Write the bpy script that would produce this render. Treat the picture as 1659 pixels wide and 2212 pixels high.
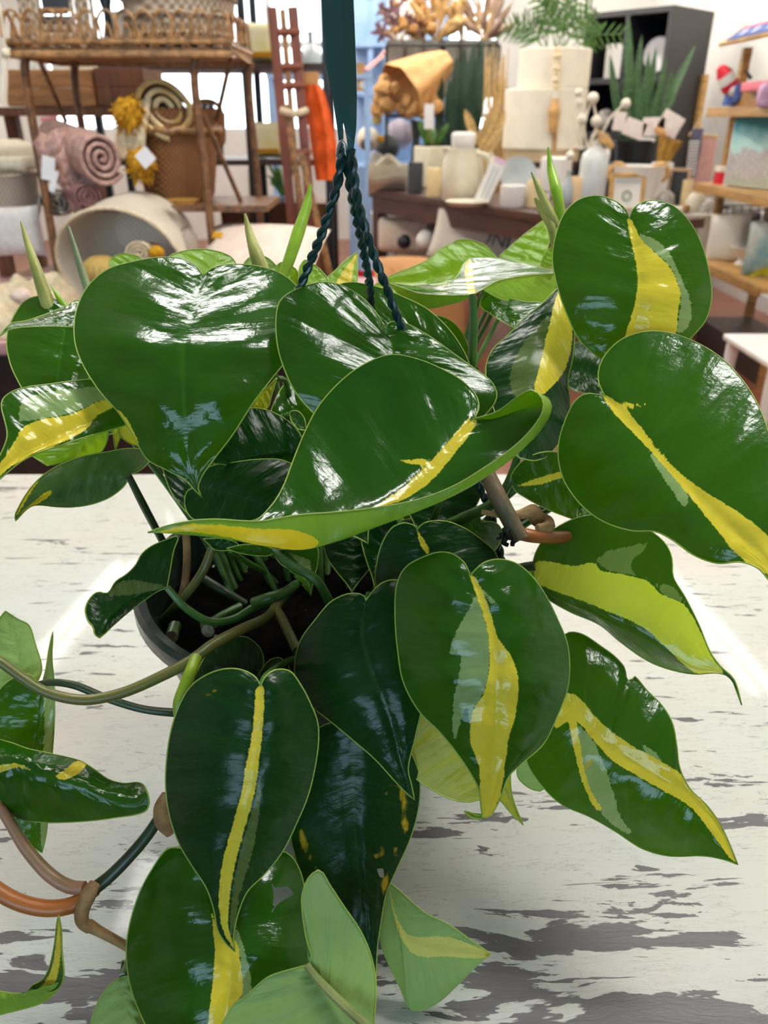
import bpy, bmesh, math, random
import numpy as np
from mathutils import Vector, Matrix
for o in list(bpy.data.objects):
    bpy.data.objects.remove(o, do_unlink=True)
SC = bpy.context.scene
COL = SC.collection
rnd = random.Random(7)

# ------------------------------------------------------------------ camera
PW, PH, FPX = 1659.0, 2212.0, 1671.0
PITCH = math.radians(27.0)
CAM = np.array([0.0, 0.0, 1.36])
FWD = np.array([0.0, math.cos(PITCH), -math.sin(PITCH)])
UPV = np.array([0.0, math.sin(PITCH), math.cos(PITCH)])
RGT = np.array([1.0, 0.0, 0.0])
cd = bpy.data.cameras.new('camera')
cam = bpy.data.objects.new('camera', cd)
COL.objects.link(cam)
cam.location = CAM
cam.rotation_euler = (math.pi / 2 - PITCH, 0, 0)
cd.sensor_fit = 'VERTICAL'
cd.sensor_height = 36.0
cd.lens = 36.0 / PH * FPX
cd.clip_start = 0.02
cd.clip_end = 80
cd.dof.use_dof = True
cd.dof.focus_distance = 0.43
cd.dof.aperture_fstop = 10.5
SC.camera = cam

# ------------------------------------------------------------------ exposure, world, lamps
SC.view_settings.view_transform = 'Standard'
SC.view_settings.look = 'None'
SC.view_settings.exposure = 0.3
SC.view_settings.gamma = 1.0
SC.view_settings.use_curve_mapping = False
SC.cycles.max_bounces = 8
SC.cycles.sample_clamp_indirect = 6.0
SC.cycles.caustics_reflective = False
SC.cycles.caustics_refractive = False

WORLD_BACK = (0.86, 0.94, 1.0, 1)
WORLD_FRONT = (0.74, 1.10, 1.45, 1)
WORLD_STRENGTH = 4.2
TUBE_STRENGTH = 36.0
PANEL_STRENGTH = 30.0
W = bpy.data.worlds.new('daylight')
SC.world = W
W.use_nodes = True
nt = W.node_tree
bg = nt.nodes['Background']
tc = nt.nodes.new('ShaderNodeTexCoord')
sp = nt.nodes.new('ShaderNodeSeparateXYZ')
mr = nt.nodes.new('ShaderNodeMapRange')
mx = nt.nodes.new('ShaderNodeMix'); mx.data_type = 'RGBA'
nt.links.new(tc.outputs['Generated'], sp.inputs[0])
nt.links.new(sp.outputs['Y'], mr.inputs['Value'])
mr.inputs['From Min'].default_value = -0.4
mr.inputs['From Max'].default_value = 0.4
nt.links.new(mr.outputs[0], mx.inputs['Factor'])
mx.inputs[6].default_value = WORLD_FRONT
mx.inputs[7].default_value = WORLD_BACK
nt.links.new(mx.outputs[2], bg.inputs['Color'])
bg.inputs['Strength'].default_value = WORLD_STRENGTH

RX0, RX1, RY0, RY1, RZ1 = -4.2, 3.0, -4.2, 10.2, 3.2
WINB = (-3.9, 1.3, 1.22, 2.9)      # rear shop window  x0 x1 z0 z1
WINF = (-3.0, 1.0, 0.95, 2.8)       # front shop window behind the photographer


def portal(name, loc, rot, sx, sy):
    l = bpy.data.lights.new(name, 'AREA')
    l.shape = 'RECTANGLE'; l.size = sx; l.size_y = sy
    l.cycles.is_portal = True
    o = bpy.data.objects.new(name, l); COL.objects.link(o)
    o.location = loc; o.rotation_euler = rot


portal('window_portal_rear', ((WINB[0] + WINB[1]) / 2, RY1 + 0.12, (WINB[2] + WINB[3]) / 2), (-math.pi / 2, 0, 0), WINB[1] - WINB[0], WINB[3] - WINB[2])
portal('window_portal_front', ((WINF[0] + WINF[1]) / 2, RY0 - 0.12, (WINF[2] + WINF[3]) / 2), (math.pi / 2, 0, 0), WINF[1] - WINF[0], WINF[3] - WINF[2])


# ------------------------------------------------------------------ projection helpers (photo pixel -> place in the shop)
def raydir(x, y):
    return FWD + UPV * ((PH / 2 - y) / FPX) + RGT * ((x - PW / 2) / FPX)


def px(x, y, d):
    return CAM + raydir(x, y) * d


def at(x, y, Y):
    r = raydir(x, y)
    return CAM + r * (Y / r[1])


def onz(x, y, z):
    r = raydir(x, y)
    return CAM + r * ((z - CAM[2]) / r[2])


def mpp(y, Y):
    return Y / raydir(0, y)[1] / FPX


# ------------------------------------------------------------------ object helpers
def worldloc(o):
    v = Vector((0, 0, 0))
    while o is not None:
        v += o.location
        o = o.parent
    return v


def tag(o, label=None, cat=None, group=None, kind=None):
    if label: o['label'] = label
    if cat: o['category'] = cat
    if group: o['group'] = group
    if kind: o['kind'] = kind
    return o


def thing(name, loc, label, cat, group=None):
    o = bpy.data.objects.new(name, None)
    o.empty_display_size = 0.05
    COL.objects.link(o)
    o.location = Vector(loc)
    return tag(o, label, cat, group)


def copy_tree(o, loc=None, parent=None):
    c = o.copy(); COL.objects.link(c)
    if parent is not None: c.parent = parent
    if loc is not None: c.location = Vector(loc)
    for ch in list(o.children):
        copy_tree(ch, None, c)
    return c


def new_mesh_obj(name, verts, faces, mats, parent=None, smooth=True, midx=None):
    verts = np.asarray(verts, dtype=float)
    if parent is not None:
        org = np.array(worldloc(parent))
    else:
        lo, hi = verts.min(0), verts.max(0)
        org = np.array([(lo[0] + hi[0]) / 2, (lo[1] + hi[1]) / 2, lo[2]])
    me = bpy.data.meshes.new(name)
    me.from_pydata((verts - org).tolist(), [], faces)
    if not isinstance(mats, (list, tuple)): mats = [mats]
    for m in mats: me.materials.append(m)
    if midx is not None:
        me.polygons.foreach_set('material_index', midx)
    if smooth:
        me.polygons.foreach_set('use_smooth', [True] * len(me.polygons))
    me.update()
    o = bpy.data.objects.new(name, me)
    COL.objects.link(o)
    if parent is not None: o.parent = parent
    else: o.location = Vector(org)
    return o


def unit(v):
    v = np.asarray(v, float)
    return v / (np.linalg.norm(v) + 1e-12)


class MB:
    """collects shapes of ONE part and links them as one mesh"""
    def __init__(s):
        s.v = []; s.f = []; s.m = []; s.cm = 0

    def add(s, vs, fs):
        k = len(s.v)
        s.v.extend([tuple(float(c) for c in p) for p in vs])
        s.f.extend([tuple(i + k for i in f) for f in fs])
        s.m.extend([s.cm] * len(fs))
        return s

    def box(s, c, size, ax=None, bev=0.0):
        """ax: 3x3 rows = local axes"""
        A = np.eye(3) if ax is None else np.asarray(ax, float)
        bm = bmesh.new()
        bmesh.ops.create_cube(bm, size=1.0)
        for v in bm.verts:
            v.co = Vector((v.co.x * size[0], v.co.y * size[1], v.co.z * size[2]))
        if bev > 0:
            bmesh.ops.bevel(bm, geom=list(bm.edges), offset=bev, segments=3, affect='EDGES', profile=0.6)
        bm.verts.index_update()
        vs = [np.asarray(c, float) + v.co.x * A[0] + v.co.y * A[1] + v.co.z * A[2] for v in bm.verts]
        fs = [[v.index for v in f.verts] for f in bm.faces]
        bm.free()
        return s.add(vs, fs)

    def lathe(s, c, prof, n=32, ax=None, caps=True, sx=1.0, sy=1.0, ridge=0.0, nr=0):
        """prof: list of (radius, height) along local z"""
        A = np.eye(3) if ax is None else np.asarray(ax, float)
        c = np.asarray(c, float)
        vs = []; fs = []
        for r, h in prof:
            for i in range(n):
                a = 2 * math.pi * i / n
                rr = r * (1 + ridge * math.cos(nr * a)) if nr else r
                vs.append(c + A[0] * rr * math.cos(a) * sx + A[1] * rr * math.sin(a) * sy + A[2] * h)
        for j in range(len(prof) - 1):
            for i in range(n):
                i2 = (i + 1) % n
                fs.append((j * n + i, j * n + i2, (j + 1) * n + i2, (j + 1) * n + i))
        if caps:
            if prof[0][0] > 1e-5: fs.append(tuple(range(n - 1, -1, -1)))
            if prof[-1][0] > 1e-5: fs.append(tuple((len(prof) - 1) * n + i for i in range(n)))
        return s.add(vs, fs)

    def tube(s, pts, r, n=10, sub=6, flat=None):
        """smooth tube through pts; r scalar or list per point; flat=(axis,factor) flattens"""
        P = smooth_path(pts, sub) if len(pts) > 2 and sub > 1 else np.asarray(pts, float)
        m = len(P)
        R = np.interp(np.linspace(0, 1, m), np.linspace(0, 1, len(r)), r) if hasattr(r, '__len__') else np.full(m, r)
        T = np.gradient(P, axis=0)
        T /= (np.linalg.norm(T, axis=1)[:, None] + 1e-12)
        up = np.array([0, 0, 1.0]) if abs(T[0][2]) < 0.9 else np.array([1.0, 0, 0])
        N = unit(np.cross(T[0], up))
        vs = []; fs = []
        for j in range(m):
            N = unit(N - T[j] * np.dot(N, T[j]))
            B = np.cross(T[j], N)
            for i in range(n):
                a = 2 * math.pi * i / n
                d = N * math.cos(a) + B * math.sin(a)
                if flat is not None:
                    d = d - flat[0] * np.dot(d, flat[0]) * (1 - flat[1])
                vs.append(P[j] + d * R[j])
        for j in range(m - 1):
            for i in range(n):
                i2 = (i + 1) % n
                fs.append((j * n + i, j * n + i2, (j + 1) * n + i2, (j + 1) * n + i))
        fs.append(tuple(range(n - 1, -1, -1)))
        fs.append(tuple((m - 1) * n + i for i in range(n)))
        return s.add(vs, fs)

    def ball(s, c, r, n=14, m=9, ax=None, jit=0.0, seed=0):
        r = (r, r, r) if not hasattr(r, '__len__') else r
        A = np.eye(3) if ax is None else np.asarray(ax, float)
        rg = random.Random(seed)
        vs = []; fs = []
        c = np.asarray(c, float)
        for j in range(m + 1):
            th = math.pi * j / m
            for i in range(n):
                a = 2 * math.pi * i / n
                k = 1 + rg.uniform(-jit, jit)
                vs.append(c + k * (A[0] * r[0] * math.sin(th) * math.cos(a) + A[1] * r[1] * math.sin(th) * math.sin(a) + A[2] * r[2] * math.cos(th)))
        for j in range(m):
            for i in range(n):
                i2 = (i + 1) % n
                fs.append((j * n + i, (j + 1) * n + i, (j + 1) * n + i2, j * n + i2))
        return s.add(vs, fs)

    def prism(s, poly, d, ax, c):
        """poly in local (x,z) extruded +-d/2 along local y"""
        A = np.asarray(ax, float); c = np.asarray(c, float)
        n = len(poly)
        vs = [c + A[0] * p[0] - A[1] * d / 2 + A[2] * p[1] for p in poly] + [c + A[0] * p[0] + A[1] * d / 2 + A[2] * p[1] for p in poly]
        fs = [tuple(range(n)), tuple(range(2 * n - 1, n - 1, -1))] + [(i, i + n, (i + 1) % n + n, (i + 1) % n) for i in range(n)]
        return s.add(vs, fs)

    def blade(s, base, tip, w, nrm, bend=(0, 0, 0), n=10, fold=0.25):
        """a strap leaf with a gutter and real thickness"""
        base = np.asarray(base, float); tip = np.asarray(tip, float)
        side = unit(np.cross(unit(tip - base), nrm)); nn = unit(np.cross(side, tip - base))
        vs = []; fs = []
        for j in range(n + 1):
            t = j / n
            p = base + (tip - base) * t + np.asarray(bend, float) * (4 * t * (1 - t))
            ww = w * (0.55 + 0.9 * t * (1.0 - 0.55 * t)) * (1 - t ** 5) + 0.0008
            for k, (u, dz) in enumerate(((-1, 1), (0, 0), (1, 1), (1, 0.8), (0, -0.35), (-1, 0.8))):
                vs.append(p + side * u * ww + nn * dz * fold * ww)
        for j in range(n):
            for k in range(6):
                k2 = (k + 1) % 6
                fs.append((j * 6 + k, j * 6 + k2, (j + 1) * 6 + k2, (j + 1) * 6 + k))
        return s.add(vs, fs)

    def build(s, name, mats, parent=None, smooth=True, label=None):
        o = new_mesh_obj(name, s.v, s.f, mats, parent, smooth, s.m)
        if smooth:
            o.data.set_sharp_from_angle(angle=math.radians(42))
        if label: o['label'] = label
        return o


def smooth_path(pts, sub=8):
    P = np.asarray(pts, float)
    if len(P) < 3: return P
    Q = np.vstack([2 * P[0] - P[1], P, 2 * P[-1] - P[-2]])
    out = []
    for i in range(1, len(Q) - 2):
        p0, p1, p2, p3 = Q[i - 1], Q[i], Q[i + 1], Q[i + 2]
        t0 = 0.0
        t1 = t0 + max(np.linalg.norm(p1 - p0), 1e-9) ** 0.5
        t2 = t1 + max(np.linalg.norm(p2 - p1), 1e-9) ** 0.5
        t3 = t2 + max(np.linalg.norm(p3 - p2), 1e-9) ** 0.5
        for k in range(sub):
            t = t1 + (t2 - t1) * k / sub
            A1 = (t1 - t) / (t1 - t0) * p0 + (t - t0) / (t1 - t0) * p1
            A2 = (t2 - t) / (t2 - t1) * p1 + (t - t1) / (t2 - t1) * p2
            A3 = (t3 - t) / (t3 - t2) * p2 + (t - t2) / (t3 - t2) * p3
            B1 = (t2 - t) / (t2 - t0) * A1 + (t - t0) / (t2 - t0) * A2
            B2 = (t3 - t) / (t3 - t1) * A2 + (t - t1) / (t3 - t1) * A3
            out.append((t2 - t) / (t2 - t1) * B1 + (t - t1) / (t2 - t1) * B2)
    out.append(P[-1])
    return np.array(out)


def resample(P, n):
    s = np.concatenate([[0], np.cumsum(np.linalg.norm(np.diff(P, axis=0), axis=1))])
    u = np.linspace(0, s[-1], n)
    return np.stack([np.interp(u, s, P[:, k]) for k in range(P.shape[1])], 1)


# ------------------------------------------------------------------ material helpers
def nodemat(name):
    m = bpy.data.materials.new(name)
    m.use_nodes = True
    t = m.node_tree
    b = t.nodes['Principled BSDF']
    return m, t, b


def N(t, kind, **kw):
    n = t.nodes.new(kind)
    for k, v in kw.items(): setattr(n, k, v)
    return n


def math_(t, op, a, b=None, c=None, clamp=False):
    n = t.nodes.new('ShaderNodeMath'); n.operation = op; n.use_clamp = clamp
    for i, x in enumerate((a, b, c)):
        if x is None: continue
        if isinstance(x, (int, float)): n.inputs[i].default_value = x
        else: t.links.new(x, n.inputs[i])
    return n.outputs[0]


def sstep(t, x, lo, hi):
    n = t.nodes.new('ShaderNodeMapRange'); n.interpolation_type = 'SMOOTHSTEP'
    t.links.new(x, n.inputs['Value'])
    n.inputs['From Min'].default_value = lo; n.inputs['From Max'].default_value = hi
    return n.outputs[0]


def mixc(t, f, a, b):
    n = t.nodes.new('ShaderNodeMix'); n.data_type = 'RGBA'
    for inp, x in ((n.inputs['Factor'], f), (n.inputs[6], a), (n.inputs[7], b)):
        if isinstance(x, (int, float)): inp.default_value = x
        elif isinstance(x, (tuple, list)): inp.default_value = (x[0], x[1], x[2], 1)
        else: t.links.new(x, inp)
    return n.outputs[2]


def noise(t, vec, scale, detail=3.0, rough=0.55, dist=0.0):
    n = t.nodes.new('ShaderNodeTexNoise')
    if vec is not None: t.links.new(vec, n.inputs['Vector'])
    n.inputs['Scale'].default_value = scale
    n.inputs['Detail'].default_value = detail
    n.inputs['Roughness'].default_value = rough
    n.inputs['Distortion'].default_value = dist
    return n.outputs['Fac']


def mapping(t, vec, scale=(1, 1, 1), rot=(0, 0, 0), loc=(0, 0, 0)):
    n = t.nodes.new('ShaderNodeMapping')
    t.links.new(vec, n.inputs['Vector'])
    n.inputs['Scale'].default_value = scale; n.inputs['Rotation'].default_value = rot; n.inputs['Location'].default_value = loc
    return n.outputs[0]


def bump(t, b, h, strength=0.3, dist=0.002):
    n = t.nodes.new('ShaderNodeBump')
    n.inputs['Strength'].default_value = strength; n.inputs['Distance'].default_value = dist
    t.links.new(h, n.inputs['Height']); t.links.new(n.outputs[0], b.inputs['Normal'])
    return n


_mc = {}


def mat(name, rgb, rough=0.6, var=0.15, scale=14.0, bmp=0.0, metal=0.0, stretch=(1, 1, 1), rgb2=None, spec=0.5):
    """procedural: base colour broken up by stretched noise"""
    if name in _mc: return _mc[name]
    m, t, b = nodemat(name)
    c = N(t, 'ShaderNodeTexCoord').outputs['Object']
    v = mapping(t, c, stretch)
    f = noise(t, v, scale, 4.0, 0.6)
    r2 = rgb2 if rgb2 else tuple(x * (1 - var * 2) for x in rgb)
    r1 = rgb if rgb2 else tuple(min(1, x * (1 + var * 0.6)) for x in rgb)
    t.links.new(mixc(t, sstep(t, f, 0.3, 0.7), r2, r1), b.inputs['Base Color'])
    b.inputs['Roughness'].default_value = rough
    b.inputs['Metallic'].default_value = metal
    b.inputs['Specular IOR Level'].default_value = spec
    if bmp > 0: bump(t, b, noise(t, v, scale * 6, 3.0), bmp, 0.004)
    _mc[name] = m
    return m


def weave(name, rgb, rgb2, scale=120.0, rough=0.8, strength=0.6, ang=0.0):
    """woven fibre: crossed waves"""
    if name in _mc: return _mc[name]
    m, t, b = nodemat(name)
    c = N(t, 'ShaderNodeTexCoord').outputs['Object']
    v = mapping(t, c, (1, 1, 1), (0, ang, 0))
    sx = N(t, 'ShaderNodeSeparateXYZ'); t.links.new(v, sx.inputs[0])
    a = math_(t, 'SINE', math_(t, 'MULTIPLY', math_(t, 'ADD', sx.outputs[0], sx.outputs[1]), scale))
    z = math_(t, 'SINE', math_(t, 'MULTIPLY', sx.outputs[2], scale))
    w = math_(t, 'ADD', math_(t, 'MULTIPLY', math_(t, 'MULTIPLY', a, z), 0.5), 0.5)
    f = noise(t, v, 30.0)
    ff = math_(t, 'ADD', math_(t, 'MULTIPLY', w, 0.75), math_(t, 'MULTIPLY', f, 0.25))
    t.links.new(mixc(t, ff, rgb2, rgb), b.inputs['Base Color'])
    b.inputs['Roughness'].default_value = rough
    bump(t, b, w, strength, 0.004)
    _mc[name] = m
    return m


def emit(name, rgb, s):
    if name in _mc: return _mc[name]
    m, t, b = nodemat(name)
    b.inputs['Base Color'].default_value = (*rgb, 1)
    b.inputs['Emission Color'].default_value = (*rgb, 1)
    b.inputs['Emission Strength'].default_value = s
    _mc[name] = m
    return m


def glass(name, rgb=(0.9, 0.95, 0.95), rough=0.02):
    if name in _mc: return _mc[name]
    m, t, b = nodemat(name)
    tr = N(t, 'ShaderNodeBsdfTransparent'); tr.inputs[0].default_value = (*rgb, 1)
    gl = N(t, 'ShaderNodeBsdfGlossy'); gl.inputs['Roughness'].default_value = rough
    fr = N(t, 'ShaderNodeFresnel'); fr.inputs[0].default_value = 1.45
    ms = N(t, 'ShaderNodeMixShader')
    t.links.new(fr.outputs[0], ms.inputs[0]); t.links.new(tr.outputs[0], ms.inputs[1]); t.links.new(gl.outputs[0], ms.inputs[2])
    t.links.new(ms.outputs[0], t.nodes['Material Output'].inputs[0])
    _mc[name] = m
    return m
# ================================================================== THE ROOM
M_wall = mat('white_plaster', (0.74, 0.71, 0.65), 0.85, 0.04, 3.0, 0.03)
M_ceil = mat('ceiling_white', (0.55, 0.54, 0.52), 0.9, 0.03, 5.0)
M_trim = mat('painted_trim', (0.72, 0.72, 0.70), 0.5, 0.04)


def floor_mat():
    m, t, b = nodemat('reddish_plank_floor')
    c = N(t, 'ShaderNodeTexCoord').outputs['Object']
    br = N(t, 'ShaderNodeTexBrick')
    t.links.new(mapping(t, c, (1, 1, 1), (0, 0, 0.18)), br.inputs['Vector'])
    br.inputs['Color1'].default_value = (0.26, 0.085, 0.045, 1)
    br.inputs['Color2'].default_value = (0.19, 0.06, 0.032, 1)
    br.inputs['Mortar'].default_value = (0.05, 0.02, 0.012, 1)
    br.inputs['Scale'].default_value = 1.0
    br.inputs['Brick Width'].default_value = 1.4
    br.inputs['Row Height'].default_value = 0.13
    br.inputs['Mortar Size'].default_value = 0.003
    f = noise(t, mapping(t, c, (1.2, 14, 1), (0, 0, 0.18)), 3.0, 5.0)
    t.links.new(mixc(t, math_(t, 'MULTIPLY', sstep(t, f, 0.35, 0.75), 0.55), br.outputs['Color'], (0.36, 0.14, 0.07)), b.inputs['Base Color'])
    b.inputs['Roughness'].default_value = 0.32
    return m


def struct(name, mb, m, parent=None):
    o = mb.build(name, m, parent, smooth=False)
    o['kind'] = 'structure'
    return o


T_ = 0.12
struct('floor', MB().box(((RX0 + RX1) / 2, (RY0 + RY1) / 2, -0.05), (RX1 - RX0 + 0.4, RY1 - RY0 + 0.4, 0.1)), floor_mat())
struct('ceiling', MB().box(((RX0 + RX1) / 2, (RY0 + RY1) / 2, RZ1 + 0.05), (RX1 - RX0 + 0.4, RY1 - RY0 + 0.4, 0.1)), M_ceil)
struct('wall_left', MB().box((RX0 - T_ / 2, (RY0 + RY1) / 2, RZ1 / 2), (T_, RY1 - RY0, RZ1)), M_wall)
struct('wall_right', MB().box((RX1 + T_ / 2, (RY0 + RY1) / 2, RZ1 / 2), (T_, RY1 - RY0, RZ1)), M_wall)


M_wallf = mat('unseen_wall_dark', (0.10, 0.065, 0.045), 0.7, 0.15, 4.0)  # unseen wall made dark to cut its reflection in the leaves


def wall_with_window(name, y, wx0, wx1, wz0, wz1, m=None):
    mb = MB()
    def seg(x0, x1, z0, z1):
        mb.box(((x0 + x1) / 2, y, (z0 + z1) / 2), (x1 - x0, T_, z1 - z0))
    seg(RX0 - T_, wx0, 0, RZ1); seg(wx1, RX1 + T_, 0, RZ1); seg(wx0, wx1, 0, wz0); seg(wx0, wx1, wz1, RZ1)
    return struct(name, mb, m or M_wall)


wall_with_window('wall_back', RY1 + T_ / 2, *WINB)
wall_with_window('wall_front', RY0 - T_ / 2, *WINF, M_wallf)
M_pane = glass('window_glass', (0.97, 0.98, 0.98))


def window(name, y, wx0, wx1, wz0, wz1, nx, rail):
    mb = MB()
    w = 0.06
    for k in range(nx + 1):
        x = wx0 + (wx1 - wx0) * k / nx
        mb.box((x, y, (wz0 + wz1) / 2), (w, 0.08, wz1 - wz0))
    for z in (wz0, wz1) + rail:
        mb.box(((wx0 + wx1) / 2, y, z), (wx1 - wx0, 0.08, w))
    o = struct(name, mb, M_trim)
    for k in range(nx):
        a = wx0 + (wx1 - wx0) * k / nx; b = wx0 + (wx1 - wx0) * (k + 1) / nx
        MB().box(((a + b) / 2, y, (wz0 + wz1) / 2), (b - a - w, 0.006, wz1 - wz0 - w)).build('pane', M_pane, o, smooth=False)
    return o


window('window_1', RY1 + T_ / 2, *WINB, 4, (2.1,))
window('window_2', RY0 - T_ / 2, *WINF, 3, (2.2,))
struct('baseboard_right', MB().box((RX1 - 0.012, (RY0 + RY1) / 2, 0.06), (0.024, RY1 - RY0, 0.12)), M_trim)

# ceiling lamps: twin-tube strips running away from the camera, rear rows added to brighten the background
M_tube = emit('lamp_tube', (1.0, 0.955, 0.89), TUBE_STRENGTH)
M_lampbody = mat('lamp_housing', (0.8, 0.8, 0.8), 0.4, 0.02)
lamp0 = None
for i, (x, y) in enumerate([(-2.0, 4.2), (2.08, 4.1), (-2.0, 6.8), (2.08, 6.8), (-2.0, 9.0), (2.08, 9.0), (0.4, 4.6), (0.4, 6.8), (-0.9, 6.8)]):
    if lamp0 is None:
        lamp0 = thing('ceiling_lamp', (x, y, RZ1), 'white strip lamp with glowing tubes on the ceiling, above the shop floor', 'lamp', 'ceiling strip lamps')
        MB().box((x, y, RZ1 - 0.03), (0.22, 2.0, 0.06)).build('housing', M_lampbody, lamp0, smooth=False)
        for s in (-0.06, 0.06):
            MB().tube([(x + s, y - .95, RZ1 - 0.08), (x + s, y + .95, RZ1 - 0.08)], 0.019, 12).build('tube', M_tube, lamp0)
    else:
        copy_tree(lamp0, (x, y, RZ1))


M_panel = emit('lamp_diffuser', (1.0, 0.98, 0.94), PANEL_STRENGTH)
lamp1 = None
for i, (x, y) in enumerate([(-0.50, 1.75), (1.0, 0.85), (0.75, 7.6)]):  # set where leaves catch white glare; the far one added for the level leaf
    if lamp1 is None:
        lamp1 = thing('ceiling_panel', (x, y, RZ1), 'rectangular glowing panel lamp set in the shop ceiling', 'lamp', 'ceiling panel lamps')
        MB().box((x, y, RZ1 - 0.02), (1.06, 0.42, 0.04)).build('frame', M_lampbody, lamp1, smooth=False)
        MB().box((x, y, RZ1 - 0.045), (1.00, 0.36, 0.012)).build('diffuser', M_panel, lamp1, smooth=False)
    else:
        copy_tree(lamp1, (x, y, RZ1))['label'] = 'rectangular glowing panel lamp set in the shop ceiling'


# ------------------------------------------------------------------ the counter with chipped paint
def paint_mat():
    m, t, b = nodemat('chipped_white_paint')
    c = N(t, 'ShaderNodeTexCoord').outputs['Object']
    sx = N(t, 'ShaderNodeSeparateXYZ'); t.links.new(c, sx.inputs[0])
    w = noise(t, mapping(t, c, (3, 9, 1)), 3.0, 3.0)
    wc = N(t, 'ShaderNodeCombineXYZ')
    t.links.new(math_(t, 'ADD', sx.outputs[0], math_(t, 'MULTIPLY', w, 0.03)), wc.inputs[0])
    t.links.new(math_(t, 'ADD', sx.outputs[1], math_(t, 'MULTIPLY', w, 0.02)), wc.inputs[1])
    v = wc.outputs[0]
    n1 = noise(t, mapping(t, v, (9, 62, 1)), 1.0, 6.0, 0.62, 0.3)
    n2 = noise(t, mapping(t, v, (4, 11, 1), (0, 0, 0), (3.1, 1.7, 0)), 1.0, 2.0)
    front = sstep(t, sx.outputs[1], -0.02, -0.42)          # wear grows towards the near edge of the counter
    n3 = noise(t, mapping(t, v, (7, 26, 1), (0, 0, 0), (1.3, 5.2, 0)), 1.0, 5.0, 0.6, 0.2)
    lvl = math_(t, 'ADD', math_(t, 'ADD', n1, math_(t, 'MULTIPLY', math_(t, 'SUBTRACT', n2, 0.5), 0.35)),
                math_(t, 'MULTIPLY', front, math_(t, 'SUBTRACT', math_(t, 'MULTIPLY', n3, 0.75), 0.30)))
    n4 = noise(t, mapping(t, v, (15, 150, 1), (0, 0, 0), (7.7, 2.2, 0)), 1.0, 4.0, 0.6, 0.4)
    edge = sstep(t, sx.outputs[1], -0.20, -0.37)
    lvl = math_(t, 'MAXIMUM', lvl, math_(t, 'ADD', math_(t, 'MULTIPLY', n4, 0.99), math_(t, 'MULTIPLY', math_(t, 'SUBTRACT', n2, 0.5), 0.18)))
    lvl = math_(t, 'MAXIMUM', lvl, math_(t, 'ADD', math_(t, 'MULTIPLY', n3, 0.9), math_(t, 'MULTIPLY', edge, 0.20)))
    chip = sstep(t, lvl, 0.640, 0.652)
    fl = math_(t, 'PINGPONG', math_(t, 'MULTIPLY', n1, 9.0), 0.5)
    crack = math_(t, 'MULTIPLY', sstep(t, fl, 0.075, 0.01), sstep(t, n3, 0.36, 0.50))
    tone = noise(t, c, 3.2, 3.0)
    white = mixc(t, sstep(t, tone, 0.35, 0.7), (0.53, 0.56, 0.50), (0.57, 0.53, 0.455))
    grey = mixc(t, noise(t, mapping(t, c, (10, 160, 1)), 1.0, 4.0), (0.05, 0.047, 0.049), (0.15, 0.14, 0.14))
    col = mixc(t, math_(t, 'MULTIPLY', crack, 0.55), white, (0.30, 0.29, 0.26))
    col = mixc(t, chip, col, grey)
    t.links.new(col, b.inputs['Base Color'])
    b.inputs['Roughness'].default_value = 0.45
    b.inputs['Coat Weight'].default_value = 0.2
    b.inputs['Coat Roughness'].default_value = 0.06
    h = math_(t, 'ADD', math_(t, 'MULTIPLY', chip, -1.0), math_(t, 'MULTIPLY', fl, 0.5))
    bump(t, b, h, 0.25, 0.0015)
    return m


TZ = 0.90
ctr = thing('counter_table', (0, 0.62, 0), 'white counter with chipped paint top, under the hanging plant', 'table')
MB().box((0, 0.60, TZ - 0.02), (3.0, 0.85, 0.04), bev=0.004).build('table_top', paint_mat(), ctr)
M_cabin = mat('dark_cabinet_wood', (0.05, 0.03, 0.025), 0.5, 0.2)
MB().box((0, 0.61, 0.43), (2.9, 0.72, 0.86)).build('cabinet', M_cabin, ctr, smooth=False)
# ================================================================== THE HANGING PLANT
PC = np.array([-0.042, 0.460, TZ])            # pot base centre on the counter
plant = thing('hanging_plant', PC, 'heart-leaved green and yellow variegated plant trailing from a hanging pot on the white counter', 'plant')


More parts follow.
